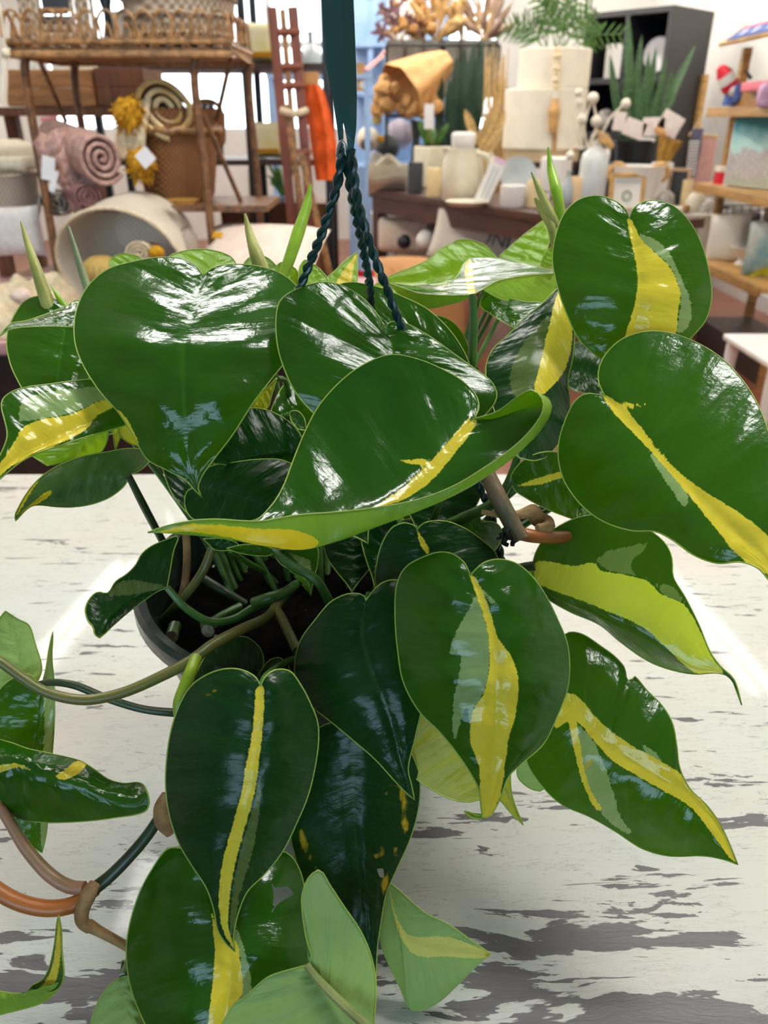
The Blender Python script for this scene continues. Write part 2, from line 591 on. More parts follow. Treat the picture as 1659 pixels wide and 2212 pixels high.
def leaf_mat(name, top, under, yel, pale, rough=0.15, trans=0.2, tcol=None, spec=0.45):
    m, t, b = nodemat(name)
    def attr(a):
        n = N(t, 'ShaderNodeAttribute'); n.attribute_name = a; return n.outputs['Fac']
    uv = N(t, 'ShaderNodeUVMap'); uv.uv_map = 'UVMap'
    oc = N(t, 'ShaderNodeTexCoord').outputs['Object']
    su = N(t, 'ShaderNodeSeparateXYZ'); t.links.new(uv.outputs[0], su.inputs[0])
    u, v = su.outputs[0], su.outputs[1]           # u runs along the leaf, v from midrib (0.5) to the margins (0, 1)
    av = math_(t, 'ABSOLUTE', math_(t, 'MULTIPLY', math_(t, 'SUBTRACT', v, 0.5), 2.0))
    # streaks follow the side veins (lines of equal u)
    st = noise(t, mapping(t, uv.outputs[0], (52, 3.2, 1)), 1.0, 4.0, 0.6)
    fine = noise(t, mapping(t, uv.outputs[0], (170, 8, 1)), 1.0, 2.0)
    wob = math_(t, 'ADD', math_(t, 'MULTIPLY', math_(t, 'SUBTRACT', st, 0.5), 0.8), math_(t, 'MULTIPLY', math_(t, 'SUBTRACT', fine, 0.5), 0.5))
    my = sstep(t, math_(t, 'ADD', attr('yel'), wob), -0.10, 0.10)
    mp = sstep(t, math_(t, 'ADD', attr('pale'), math_(t, 'MULTIPLY', wob, 1.6)), -0.08, 0.08)
    ms = sstep(t, math_(t, 'ADD', attr('spot'), math_(t, 'MULTIPLY', wob, 0.5)), -0.35, 0.45)
    mh = sstep(t, attr('hole'), -0.04, 0.04)
    back = N(t, 'ShaderNodeNewGeometry').outputs['Backfacing']
    big = noise(t, oc, 28.0, 3.0)
    base = mixc(t, math_(t, 'ADD', math_(t, 'MULTIPLY', st, 0.6), math_(t, 'MULTIPLY', big, 0.5), clamp=True), tuple(x * 0.62 for x in top), tuple(x * 1.35 for x in top))
    rib = sstep(t, av, 0.05, 0.0)
    base = mixc(t, math_(t, 'MULTIPLY', rib, 0.45), base, (top[0] * 2.2 + 0.012, top[1] * 1.7 + 0.022, top[2] * 2 + 0.004))
    und = mixc(t, st, tuple(x * 0.8 for x in under), tuple(x * 1.15 for x in under))
    g = mixc(t, back, base, und)
    pl = mixc(t, st, tuple(x * 0.75 for x in pale), tuple(x * 1.15 for x in pale))
    ylc = mixc(t, st, yel, (min(1, yel[0] * 1.05), min(1, yel[1] * 1.14), yel[2] * 3.4 + 0.035))
    col = mixc(t, mp, g, mixc(t, back, pl, mixc(t, 0.5, pl, under)))
    col = mixc(t, my, col, mixc(t, back, ylc, yel))
    col = mixc(t, ms, col, mixc(t, sstep(t, attr('spot'), 0.2, 1.0), (0.62, 0.40, 0.02), (0.30, 0.11, 0.015)))
    t.links.new(col, b.inputs['Base Color'])
    rr = math_(t, 'ADD', math_(t, 'MULTIPLY', math_(t, 'SUBTRACT', st, 0.5), 0.14), math_(t, 'ADD', math_(t, 'MULTIPLY', back, 0.2), rough))
    t.links.new(rr, b.inputs['Roughness'])
    b.inputs['Specular IOR Level'].default_value = spec
    # relief: side veins, wavy streaks, pebbling
    vein = math_(t, 'SINE', math_(t, 'MULTIPLY', math_(t, 'ADD', u, math_(t, 'MULTIPLY', av, 0.05)), 44.0))
    h = math_(t, 'ADD', math_(t, 'MULTIPLY', vein, 0.12), math_(t, 'ADD', math_(t, 'MULTIPLY', st, 0.30), math_(t, 'ADD', math_(t, 'MULTIPLY', noise(t, oc, 260.0, 2.0), 0.22), math_(t, 'MULTIPLY', noise(t, mapping(t, uv.outputs[0], (9, 3, 1)), 1.0, 2.0), 2.6))))
    bp = N(t, 'ShaderNodeBump'); bp.inputs['Strength'].default_value = 0.6; bp.inputs['Distance'].default_value = 0.0013
    t.links.new(h, bp.inputs['Height']); t.links.new(bp.outputs[0], b.inputs['Normal'])
    tl = N(t, 'ShaderNodeBsdfTranslucent')
    tcol = tcol or (min(1, top[0] * 4 + 0.08), min(1, top[1] * 2.4 + 0.16), top[2] * 0.6)
    t.links.new(mixc(t, my, mixc(t, mp, tcol, (0.45, 0.6, 0.12)), (0.9, 0.75, 0.05)), tl.inputs[0])
    mixs = N(t, 'ShaderNodeMixShader'); mixs.inputs[0].default_value = trans
    t.links.new(b.outputs[0], mixs.inputs[1]); t.links.new(tl.outputs[0], mixs.inputs[2])
    tp = N(t, 'ShaderNodeBsdfTransparent')
    mh2 = N(t, 'ShaderNodeMixShader')
    t.links.new(mh, mh2.inputs[0]); t.links.new(mixs.outputs[0], mh2.inputs[1]); t.links.new(tp.outputs[0], mh2.inputs[2])
    t.links.new(mh2.outputs[0], t.nodes['Material Output'].inputs[0])
    return m


YEL = (0.72, 0.56, 0.012)
LM = {
    'mid': leaf_mat('leaf_mature', (0.013, 0.080, 0.003), (0.23, 0.40, 0.025), YEL, (0.22, 0.34, 0.125)),
    'deep': leaf_mat('leaf_deep_green_shaded', (0.004, 0.036, 0.005), (0.07, 0.14, 0.03), YEL, (0.07, 0.12, 0.03), 0.27, 0.12, (0.05, 0.24, 0.02), 0.30),  # deep green, darkened further to put the crown's inner shade into the colour
    'lime': leaf_mat('leaf_young', (0.13, 0.30, 0.008), (0.20, 0.36, 0.02), YEL, (0.20, 0.36, 0.05), 0.34, 0.36, (0.42, 0.72, 0.02)),
    'limevar': leaf_mat('leaf_lime_variegated', (0.012, 0.065, 0.006), (0.10, 0.19, 0.03), (0.52, 0.62, 0.012), (0.07, 0.16, 0.04)),
    'olive': leaf_mat('leaf_yellowing', (0.34, 0.36, 0.010), (0.36, 0.38, 0.015), YEL, (0.2, 0.3, 0.05), 0.42, 0.3, (0.7, 0.7, 0.02)),
    'pale': leaf_mat('leaf_pale_underside', (0.10, 0.24, 0.03), (0.27, 0.44, 0.12), (0.62, 0.62, 0.14), (0.33, 0.46, 0.16), 0.42, 0.25, (0.4, 0.6, 0.1)),
}
M_rim = mat('leaf_margin', (0.30, 0.42, 0.05), 0.4, 0.1)


def cc(ox, oy, s, pts):
    return [(ox + x / s, oy + y / s) for x, y in pts]


def sdf_poly(P, polys):
    out = np.full(len(P), -60.0)
    for poly in polys:
        q = np.asarray(poly, float)
        inside = np.zeros(len(P), bool)
        dmin = np.full(len(P), 1e9)
        for i in range(len(q)):
            a, b = q[i], q[(i + 1) % len(q)]
            e = b - a
            w = P - a
            t = np.clip((w @ e) / (e @ e + 1e-9), 0, 1)
            dmin = np.minimum(dmin, np.hypot(*(w - t[:, None] * e).T))
            cond = (a[1] > P[:, 1]) != (b[1] > P[:, 1])
            xi = a[0] + (P[:, 1] - a[1]) / (e[1] if abs(e[1]) > 1e-9 else 1e-9) * e[0]
            inside ^= cond & (P[:, 0] < xi)
        out = np.maximum(out, np.where(inside, dmin, -dmin))
    return out / 10.0


def heart(bx, by, ang, L, wid=0.95):
    """outlines of a plain heart leaf in photo pixels: base, direction (deg, 0 = right, 90 = down), length, width ratio"""
    a = math.radians(ang)
    ux, uy = math.cos(a), math.sin(a)
    prof = [(0, 0), (-.07, .07), (-.13, .2), (-.11, .34), (.02, .45), (.2, .49), (.42, .43), (.65, .27), (.85, .1), (.94, .035), (1, 0)]
    A = [(bx + L * (p * ux - q * wid * uy * -1), by + L * (p * uy - q * wid * ux)) for p, q in prof]
    B = [(bx + L * (p * ux - q * wid * uy), by + L * (p * uy + q * wid * ux)) for p, q in prof]
    return A, B


ALL_LEAVES = []


def leaf(A, B, dm, mid=None, kA=0.0, kB=0.0, yel=(), pale=(), spot=(), hole=(), m='mid', keelA=None, keelB=None, kdA=0.0, kdB=0.0,
         under=False, label=None, pet=None, petm=None, petr=0.0022, pw=1.5, corr=0.0004, nrow=56, nv=16, veins=6.5, bulge=0.0, pA=None, pB=None):
    A = np.asarray(A, float); B = np.asarray(B, float)
    base, tip = A[0], A[-1]
    M = np.asarray(mid if mid else [base, tip], float)
    dm = dm if hasattr(dm, '__len__') else [(0, dm), (1, dm)]
    # depth along the leaf, smoothed
    xs = np.linspace(-1.2, 2.2, 400)
    da = np.array([p[0] for p in dm]); dd = np.array([p[1] for p in dm])
    ys = np.interp(xs, da, dd)
    s0 = (dd[1] - dd[0]) / (da[1] - da[0]) if len(dm) > 1 else 0
    s1 = (dd[-1] - dd[-2]) / (da[-1] - da[-2]) if len(dm) > 1 else 0
    ys = np.where(xs < da[0], dd[0] + s0 * (xs - da[0]), ys)
    ys = np.where(xs > da[-1], dd[-1] + s1 * (xs - da[-1]), ys)
    ker = np.exp(-0.5 * (np.arange(-30, 31) * (xs[1] - xs[0]) / 0.09) ** 2); ker /= ker.sum()
    ysm = np.convolve(np.pad(ys, 30, mode='edge'), ker, 'valid')
    T = np.linspace(0, 1, nrow)
    Ms = resample(smooth_path(M, 10), 300)
    ms = np.stack([np.interp(T ** 1.5, np.linspace(0, 1, 300), Ms[:, k]) for k in range(2)], 1)
    sides = []
    ax = (tip - base); L2 = ax @ ax
    for O, K, k, kd, pq in ((A, keelA, kA, kdA, pA or pw), (B, keelB, kB, kdB, pB or pw)):
        o = resample(smooth_path(O, 10), nrow)
        kk = resample(smooth_path(K, 10), nrow) if K is not None else None
        v = np.linspace(0, 1, nv + 1)
        w = np.hypot(*(o - ms).T); wmax = w.max()
        P = np.zeros((nrow, nv + 1, 2)); D = np.zeros((nrow, nv + 1))
        for j, vv in enumerate(v):
            if kk is None:
                P[:, j] = ms + vv * (o - ms)
            else:                                   # quadratic through midrib, keel and margin
                P[:, j] = ms * (2 * (vv - .5) * (vv - 1)) + kk * (4 * vv * (1 - vv)) + o * (2 * vv * (vv - .5))
            a = ((P[:, j] - base) @ ax) / L2
            cn = vv * w / wmax
            D[:, j] = np.interp(a, xs, ysm) + k * cn ** pq + kd * 4 * vv * (1 - vv) * (w / wmax)
            D[:, j] += corr * np.sin(2 * np.pi * veins * T + 1.7 * vv) * np.sin(np.pi * min(1, vv * 1.02)) * np.sin(np.pi * T) ** .5
            D[:, j] += 0.0012 * np.exp(-(vv * w / 16.0) ** 2)
            D[:, j] -= bulge * math.sin(math.pi * vv) * (w / wmax)
        sides.append((P, D))
    P = np.concatenate([sides[0][0][:, ::-1], sides[1][0][:, 1:]], 1)
    D = np.concatenate([sides[0][1][:, ::-1], sides[1][1][:, 1:]], 1)
    nc = 2 * nv + 1
    P2 = P.reshape(-1, 2); D2 = D.reshape(-1)
    R = FWD[None] + UPV[None] * ((PH / 2 - P2[:, 1:2]) / FPX) + RGT[None] * ((P2[:, 0:1] - PW / 2) / FPX)
    V = CAM[None] + R * D2[:, None]
    faces = [(i * nc + j, i * nc + j + 1, (i + 1) * nc + j + 1, (i + 1) * nc + j) for i in range(nrow - 1) for j in range(nc - 1)]
    # winding: upper face towards the camera unless seen from below
    f = np.array(faces)
    nrm = np.cross(V[f[:, 1]] - V[f[:, 0]], V[f[:, 3]] - V[f[:, 0]])
    cen = V[f].mean(1) - CAM
    sgn = np.sum(np.einsum('ij,ij->i', nrm, cen))
    if keelA is not None or keelB is not None:
        h = slice(0, None)
        jj = np.arange(len(f)) % (nc - 1)
        sel = (jj >= nv - 3) & (jj < nv + 3)
        sgn = np.sum(np.einsum('ij,ij->i', nrm[sel], cen[sel]))
    if (sgn > 0) != under:
        faces = [q[::-1] for q in faces]
    vs = V.tolist(); nb = len(vs); nf = len(faces)
    # thickened pale margin
    rimloop = [i * nc for i in range(nrow)] + [(nrow - 1) * nc + nc - 1 - 0 * i for i in range(1)] + [i * nc + nc - 1 for i in range(nrow - 2, -1, -1)]
    RP = V[rimloop]
    keep = [0] + [i for i in range(1, len(RP)) if np.linalg.norm(RP[i] - RP[i - 1]) > 1e-5]
    RP = RP[keep]
    mb = MB(); mb.tube(RP, 0.00042, 5, 1)
    vs += mb.v; faces += [tuple(i + nb for i in q) for q in mb.f]
    o = new_mesh_obj('leaf', np.array(vs), faces, [LM[m], M_rim], plant, True, [0] * nf + [1] * len(mb.f))
    me = o.data
    nx = len(mb.v)
    for an, polys in (('yel', yel), ('pale', pale), ('spot', spot), ('hole', hole)):
        at_ = me.attributes.new(an, 'FLOAT', 'POINT')
        val = sdf_poly(P2, [smooth_path(list(q) + [q[0]], 4)[:-1] if len(q) > 4 else q for q in polys]) if len(polys) else np.full(nb, -6.0)
        at_.data.foreach_set('value', np.concatenate([val, np.full(nx, -6.0)]).astype(np.float32))
    uvl = me.uv_layers.new(name='UVMap')
    uu = np.repeat(T, nc); vv = np.tile(np.linspace(0, 1, nc), nrow)
    off = (len(ALL_LEAVES) * 0.37) % 1.0
    UV = np.concatenate([np.stack([uu + off * 0, vv], 1), np.zeros((nx, 2))])
    li = np.empty(len(me.loops), dtype=np.int32); me.loops.foreach_get('vertex_index', li)
    uvl.data.foreach_set('uv', UV[li].astype(np.float32).ravel())
    if label: o['label'] = label
    ALL_LEAVES.append(o)
    # its stalk
    b3 = V[nv]
    if pet is None:
        dirn = unit(V[(nrow // 4) * nc + nv] - b3)
        soil = np.array([PC[0], PC[1], TZ + 0.15])
        tgt = soil + (np.array([b3[0], b3[1], soil[2]]) - soil) * 0.35
        n_ = np.linalg.norm(np.array([b3[0], b3[1]]) - soil[:2])
        if n_ > 0.1: tgt = soil + (np.array([b3[0], b3[1], soil[2]]) - soil) * (0.06 / n_)
        p1 = b3 + FWD * 0.018 - dirn * 0.006 + np.array([0, 0, -0.006])
        pm = (b3 + tgt) / 2 + FWD * 0.035
        path = [b3 + FWD * 0.0006, p1, pm, tgt]
    elif pet == 0:
        return o
    else:
        path = [px(x, y, d) for x, y, d in pet]
    mb = MB(); mb.tube(path, [petr * 0.8, petr, petr, petr * 1.1], 8, 8)
    mb.build('leaf_stalk', petm or M_stalk, o)
    return o


M_stalk = mat('stalk_green', (0.055, 0.15, 0.02), 0.35, 0.2, 40, 0.05)
M_stalkdark = mat('stalk_dark_green', (0.035, 0.06, 0.02), 0.4, 0.2, 40, 0.05)
M_lime = mat('stalk_lime', (0.30, 0.44, 0.02), 0.35, 0.12, 40, 0.05)
M_vine = mat('vine_olive', (0.155, 0.125, 0.025), 0.4, 0.25, 30, 0.05, stretch=(1, 1, 1), rgb2=(0.10, 0.13, 0.02))
M_orange = mat('vine_orange', (0.42, 0.13, 0.022), 0.38, 0.2, 25, 0.05, rgb2=(0.28, 0.095, 0.025))
M_pink = mat('vine_pinkish', (0.46, 0.20, 0.12), 0.42, 0.2, 25, 0.05, rgb2=(0.20, 0.16, 0.06))
M_tan = mat('dry_sheath', (0.42, 0.26, 0.10), 0.7, 0.3, 60, 0.25, rgb2=(0.24, 0.12, 0.04))
M_root = mat('black_root', (0.010, 0.008, 0.007), 0.6, 0.2)
M_cut = mat('cut_stem_end', (0.42, 0.36, 0.25), 0.8, 0.3, 200, 0.3)

# pot -----------------------------------------------------------------
M_pot = mat('pot_plastic', (0.028, 0.042, 0.034), 0.22, 0.1, 10)
M_soil = mat('potting_soil', (0.006, 0.0045, 0.004), 0.95, 0.4, 160, 0.9, spec=0.05)
M_perl = mat('perlite', (0.7, 0.68, 0.62), 0.9, 0.1)
pot = MB().lathe(PC, [(0.0, 0.001), (0.070, 0.001), (0.076, 0.006), (0.100, 0.10), (0.117, 0.160), (0.1175, 0.164), (0.124, 0.166), (0.1275, 0.172), (0.1275, 0.181), (0.1245, 0.184), (0.119, 0.182),
                       (0.1145, 0.168), (0.111, 0.15), (0.097, 0.09), (0.073, 0.010), (0.0, 0.010)], 72, caps=False).build('pot', M_pot, plant, label='dark green plastic pot with rolled rim')
soil = MB()
soil.lathe(PC, [(0.1115, 0.154), (0.09, 0.157), (0.05, 0.162), (0.0, 0.163)], 48, caps=False)
soil.build('soil', M_soil, plant)
pl_ = MB()
for i in range(60):
    a = rnd.uniform(0, 6.28); r = 0.108 * math.sqrt(rnd.random())
    pl_.ball(PC + np.array([r * math.cos(a), r * math.sin(a), 0.1615 - 0.055 * r]), rnd.uniform(0.0011, 0.0026), 6, 4, jit=0.2, seed=i)
pl_.build('perlite', M_perl, plant)['kind'] = 'stuff'

# hanger --------------------------------------------------------------
M_strap = mat('hanger_strap_green', (0.012, 0.070, 0.062), 0.38, 0.06, 20)
M_wire = mat('hanger_wire_green', (0.006, 0.038, 0.032), 0.33, 0.1, 30)


def twisted(path, r=0.0016, pitch=0.016):
    P = resample(smooth_path(path, 12), 150)
    s = np.concatenate([[0], np.cumsum(np.linalg.norm(np.diff(P, axis=0), axis=1))])
    T = np.gradient(P, axis=0); T /= np.linalg.norm(T, axis=1)[:, None]
    nn = unit(np.cross(T[0], [0.3, 1, 0.2]))
    mb = MB()
    NN = []
    for j in range(len(P)):
        nn = unit(nn - T[j] * np.dot(nn, T[j])); NN.append(nn)
    NN = np.array(NN); BB = np.cross(T, NN)
    for ph in (0, math.pi):
        a = 2 * math.pi * s / pitch + ph
        mb.tube(P + (NN * np.cos(a)[:, None] + BB * np.sin(a)[:, None]) * r * 0.85, r, 7, 1)
    return mb


def rimpt(deg, z=0.176, r=0.126):
    a = math.radians(deg)
    return PC + np.array([r * math.cos(a), r * math.sin(a), z])


top = px(742, 312, 0.405)
twisted([px(741, 322, 0.4045), px(728, 400, 0.412), px(700, 490, 0.43), px(668, 570, 0.448), px(646, 625, 0.46), rimpt(150)]).build('hanger_wire', M_wire, plant)
twisted([px(749, 335, 0.407), px(757, 405, 0.416), px(774, 490, 0.438), px(790, 570, 0.462), px(800, 640, 0.49), rimpt(75)]).build('hanger_wire', M_wire, plant)
twisted([px(757, 322, 0.402), px(772, 430, 0.415), px(800, 530, 0.43), px(836, 625, 0.445), px(864, 700, 0.46), px(960, 900, 0.49), px(1060, 1110, 0.52), rimpt(-2)]).build('hanger_wire', M_wire, plant)
MB().tube([px(728, 338, 0.4030), px(731, 318, 0.4022), px(738, 305, 0.4015), px(745, 312, 0.402), px(747, 334, 0.4035)], 0.0008, 8).build('wire_loop', mat('wire_bare', (0.45, 0.45, 0.42), 0.3, 0.05, metal=0.8), plant)


def strap(cx, wd, ys, ds, fold, th=0.0009):
    mb = MB(); vs = []; fs = []
    Y = np.linspace(ys[0], ys[-1], 40)
    for y in Y:
        c = np.interp(y, ys, cx); w = np.interp(y, ys, wd); d = np.interp(y, ys, ds); fo = np.interp(y, ys, fold)
        for u, dd in ((-1, fo), (0.12, 0), (1, fo * 0.8), (1, fo * 0.8 + th), (0.12, th), (-1, fo + th)):
            vs.append(px(c + u * w / 2, y, d + dd))
    n = len(Y)
    for j in range(n - 1):
        for k in range(6):
            fs.append((j * 6 + k, j * 6 + (k + 1) % 6, (j + 1) * 6 + (k + 1) % 6, (j + 1) * 6 + k))
    fs += [tuple(range(5, -1, -1)), tuple((n - 1) * 6 + k for k in range(6))]
    return mb.add(vs, fs)


strap([728, 731, 739, 748, 757, 758, 757], [64, 66, 60, 46, 26, 16, 13], [-260, 0, 130, 210, 275, 305, 330], [0.345, 0.365, 0.38, 0.39, 0.398, 0.401, 0.402], [0.0035, 0.0035, 0.0035, 0.003, 0.0015, 0.0005, 0.0003]).build('hanger_strap', M_strap, plant, smooth=False)
strap([714, 708, 715, 728, 735, 738], [24, 26, 25, 20, 14, 8], [-260, 0, 130, 210, 275, 325], [0.350, 0.371, 0.386, 0.396, 0.402, 0.4045], [0.002, 0.002, 0.002, 0.0015, 0.001, 0.0005]).build('hanger_strap', M_strap, plant, smooth=False)
MB().tube([px(722, -240, 0.347), px(722, -280, 0.344), px(760, -330, 0.34), px(800, -300, 0.342), px(800, -250, 0.346)], 0.0035, 10).build('hanger_hook', M_strap, plant)
# ------------------------------------------------------------------ leaves (outlines measured on the photograph, each at its own distance)
c1 = lambda p: cc(0, 480, 2.676, p)
c2 = lambda p: cc(560, 480, 2.44, p)
c3 = lambda p: cc(1040, 400, 2.572, p)
cL = lambda p: cc(0, 1050, 2.37, p)
cM = lambda p: cc(600, 1050, 2.37, p)
cR = lambda p: cc(1060, 1050, 2.603, p)
cB = lambda p: cc(0, 1500, 2.9625, p)
cD = lambda p: cc(180, 1550, 1.803, p)

# big plain heart at upper left
leaf([(440, 597), (426, 577), (395, 560), (350, 556), (290, 565), (232, 583), (187, 622), (163, 678), (162, 740), (180, 790), (215, 845), (255, 890), (290, 945), (318, 992), (360, 1015), (400, 1037), (422, 1060), (437, 1075)],
     [(440, 597), (452, 583), (474, 574), (522, 571), (570, 578), (615, 596), (648, 630), (655, 690), (632, 760), (592, 812), (547, 870), (502, 940), (460, 995), (436, 1030), (428, 1055), (437, 1075)],
     [(-0.1, .488), (0, .478), (.28, .437), (.55, .424), (1, .432)], mid=[(440, 597), (415, 670), (395, 735), (394, 800), (399, 900), (407, 990), (421, 1045), (437, 1075)],
     kA=.020, kB=.018, corr=.0018, veins=5.5, bulge=.002, label='large plain glossy green leaf', nrow=70, nv=22,
     yel=[[(240, 880), (262, 890), (285, 925), (300, 960), (290, 955), (262, 905)]])
# glossy leaf behind the centre leaf
leaf([(832, 710), (822, 690), (800, 660), (770, 634), (730, 614), (690, 610), (640, 625), (605, 650), (596, 690), (600, 750), (615, 800), (640, 850), (690, 905), (740, 945), (800, 1000)],
     [(832, 710), (838, 699), (852, 694), (880, 700), (930, 728), (980, 764), (1030, 800), (1064, 828), (1073, 858), (1052, 892), (1000, 930), (930, 970), (860, 995), (800, 1000)],
     [(-.2, .468), (0, .462), (.4, .445), (1, .44)], mid=[(832, 710), (846, 745), (850, 790), (835, 880), (800, 1000)], kA=-.016, kB=.004, corr=.0014, veins=5, bulge=.004, nrow=64, nv=20)
# centre leaf, folded like a trough, near margin turned up showing its underside
leaf([(1022, 905), (1034, 885), (1030, 858), (1000, 824), (950, 795), (900, 775), (845, 766), (790, 785), (740, 820), (690, 875), (660, 930), (635, 990), (612, 1050), (588, 1090), (545, 1130), (470, 1148), (400, 1150), (320, 1150)],
     [(1022, 905), (1072, 890), (1121, 855), (1150, 843), (1171, 861), (1173, 886), (1150, 925), (1110, 965), (1050, 1008), (980, 1050), (900, 1080), (815, 1096), (730, 1106), (640, 1113), (560, 1126), (450, 1122), (370, 1133), (320, 1150)],
     [(-.2, .420), (0, .416), (.5, .388), (1, .360)], mid=[(1022, 905), (990, 945), (950, 990), (900, 1040), (850, 1078), (780, 1110), (660, 1140), (500, 1150), (320, 1150)],
     keelB=[(1022, 905), (1085, 900), (1130, 880), (1160, 878), (1172, 890), (1165, 910), (1140, 945), (1100, 985), (1045, 1028), (980, 1068), (900, 1105), (810, 1140), (720, 1172), (650, 1187), (570, 1178), (470, 1160), (390, 1152), (320, 1150)],
     kA=.040, pA=.6, kB=-.042, pB=1.0, kdB=-.004, corr=.0011, veins=6, label='large leaf folded like a trough with lime underside', nrow=80, nv=24,
     yel=[[(1015, 898), (1030, 910), (985, 975), (930, 1040), (880, 1075), (830, 1092), (800, 1098), (860, 1062), (905, 1020), (960, 965)],
          [(345, 1149), (400, 1133), (470, 1134), (560, 1142), (640, 1146), (690, 1172), (660, 1190), (600, 1188), (520, 1168), (430, 1150)],
          [(850, 995), (915, 990), (930, 1003), (890, 1004)]])
# upper right heart
leaf([(1360, 473), (1352, 453), (1330, 435), (1290, 423), (1250, 432), (1220, 460), (1200, 510), (1193, 560), (1204, 620), (1225, 680), (1252, 735), (1280, 762), (1320, 790), (1365, 840)],
     [(1360, 473), (1366, 453), (1382, 439), (1412, 433), (1452, 444), (1490, 480), (1516, 530), (1532, 590), (1537, 640), (1525, 690), (1500, 722), (1450, 770), (1400, 815), (1365, 840)],
     [(-.1, .482), (0, .480), (.5, .470), (1, .486)], mid=[(1360, 473), (1372, 540), (1378, 600), (1375, 680), (1362, 740), (1365, 840)], kA=.012, kB=.012, bulge=.003, corr=.0006, nrow=64, nv=20,
     yel=[c3([(808, 185), (830, 190), (880, 290), (960, 370), (1050, 460), (1105, 600), (1090, 720), (1080, 830), (1000, 900), (880, 960), (800, 860), (830, 740), (860, 620), (868, 500), (840, 350)])],
     pale=[c3([(880, 270), (960, 300), (1040, 370), (1090, 470), (1160, 640), (1160, 760), (1090, 830), (1105, 620), (1050, 460), (960, 370), (890, 320)])], label='upright heart leaf with broad yellow streak')
# right-hand large leaf
leaf([(1307, 855), (1294, 830), (1293, 800), (1305, 770), (1340, 735), (1390, 717), (1440, 718), (1500, 738), (1560, 775), (1610, 830), (1642, 885), (1668, 960), (1700, 1060), (1712, 1170), (1705, 1240), (1700, 1290)],
     [(1307, 855), (1290, 852), (1264, 851), (1241, 868), (1224, 900), (1208, 950), (1206, 990), (1215, 1030), (1232, 1062), (1265, 1100), (1310, 1130), (1368, 1147), (1415, 1148), (1450, 1165), (1500, 1200), (1550, 1217), (1600, 1214), (1638, 1228), (1665, 1258), (1700, 1290)],
     [(-.1, .452), (0, .447), (.5, .400), (1, .372)], mid=[(1307, 855), (1360, 912), (1420, 985), (1480, 1045), (1540, 1105), (1600, 1160), (1659, 1225), (1700, 1290)], kA=.009, kB=.016, bulge=.002, corr=.0008, veins=6,
     yel=[[(1300, 853), (1316, 857), (1370, 905), (1430, 980), (1485, 1035), (1545, 1075), (1600, 1110), (1659, 1158), (1705, 1230), (1700, 1290), (1659, 1242), (1600, 1205), (1545, 1140), (1490, 1072), (1430, 1002), (1370, 937), (1325, 890)],
          c3([(770, 1200), (860, 1215), (960, 1205), (880, 1230), (800, 1235)])],
     pale=[c3([(880, 1400), (960, 1480), (1060, 1600), (1150, 1720), (1130, 1790), (1060, 1700), (960, 1540)])], label='large green leaf with yellow midrib stripe', nrow=70, nv=20)
# lime and green leaf at right
leaf([(1153, 1258), (1150, 1225), (1159, 1190), (1186, 1152), (1244, 1119), (1300, 1112), (1360, 1130), (1410, 1150), (1440, 1178), (1452, 1208), (1454, 1245), (1480, 1290), (1510, 1350), (1535, 1410), (1557, 1440), (1584, 1465), (1594, 1490), (1602, 1523)],
     [(1153, 1258), (1172, 1285), (1228, 1320), (1296, 1350), (1338, 1385), (1400, 1428), (1450, 1447), (1500, 1456), (1550, 1454), (1578, 1463), (1590, 1490), (1602, 1523)],
     [(-.1, .476), (0, .472), (.5, .445), (1, .43)], m='limevar', mid=[(1153, 1258), (1220, 1288), (1290, 1312), (1387, 1357), (1440, 1402), (1490, 1438), (1550, 1450), (1582, 1470), (1602, 1523)], kA=.012, kB=.022,
     yel=[cR([(245, 545), (252, 430), (330, 425), (470, 450), (590, 430), (600, 465), (760, 500), (890, 540), (960, 610), (1080, 660), (1150, 760), (1250, 970), (1310, 1050), (1150, 1050), (980, 900), (850, 790), (600, 680)])],
     pale=[cR([(590, 420), (650, 370), (760, 340), (890, 320), (850, 370), (790, 430), (800, 480), (900, 520), (800, 500), (650, 470)]), cR([(900, 540), (1020, 560), (1110, 660), (1000, 640)])], label='lime and dark green half-and-half leaf')
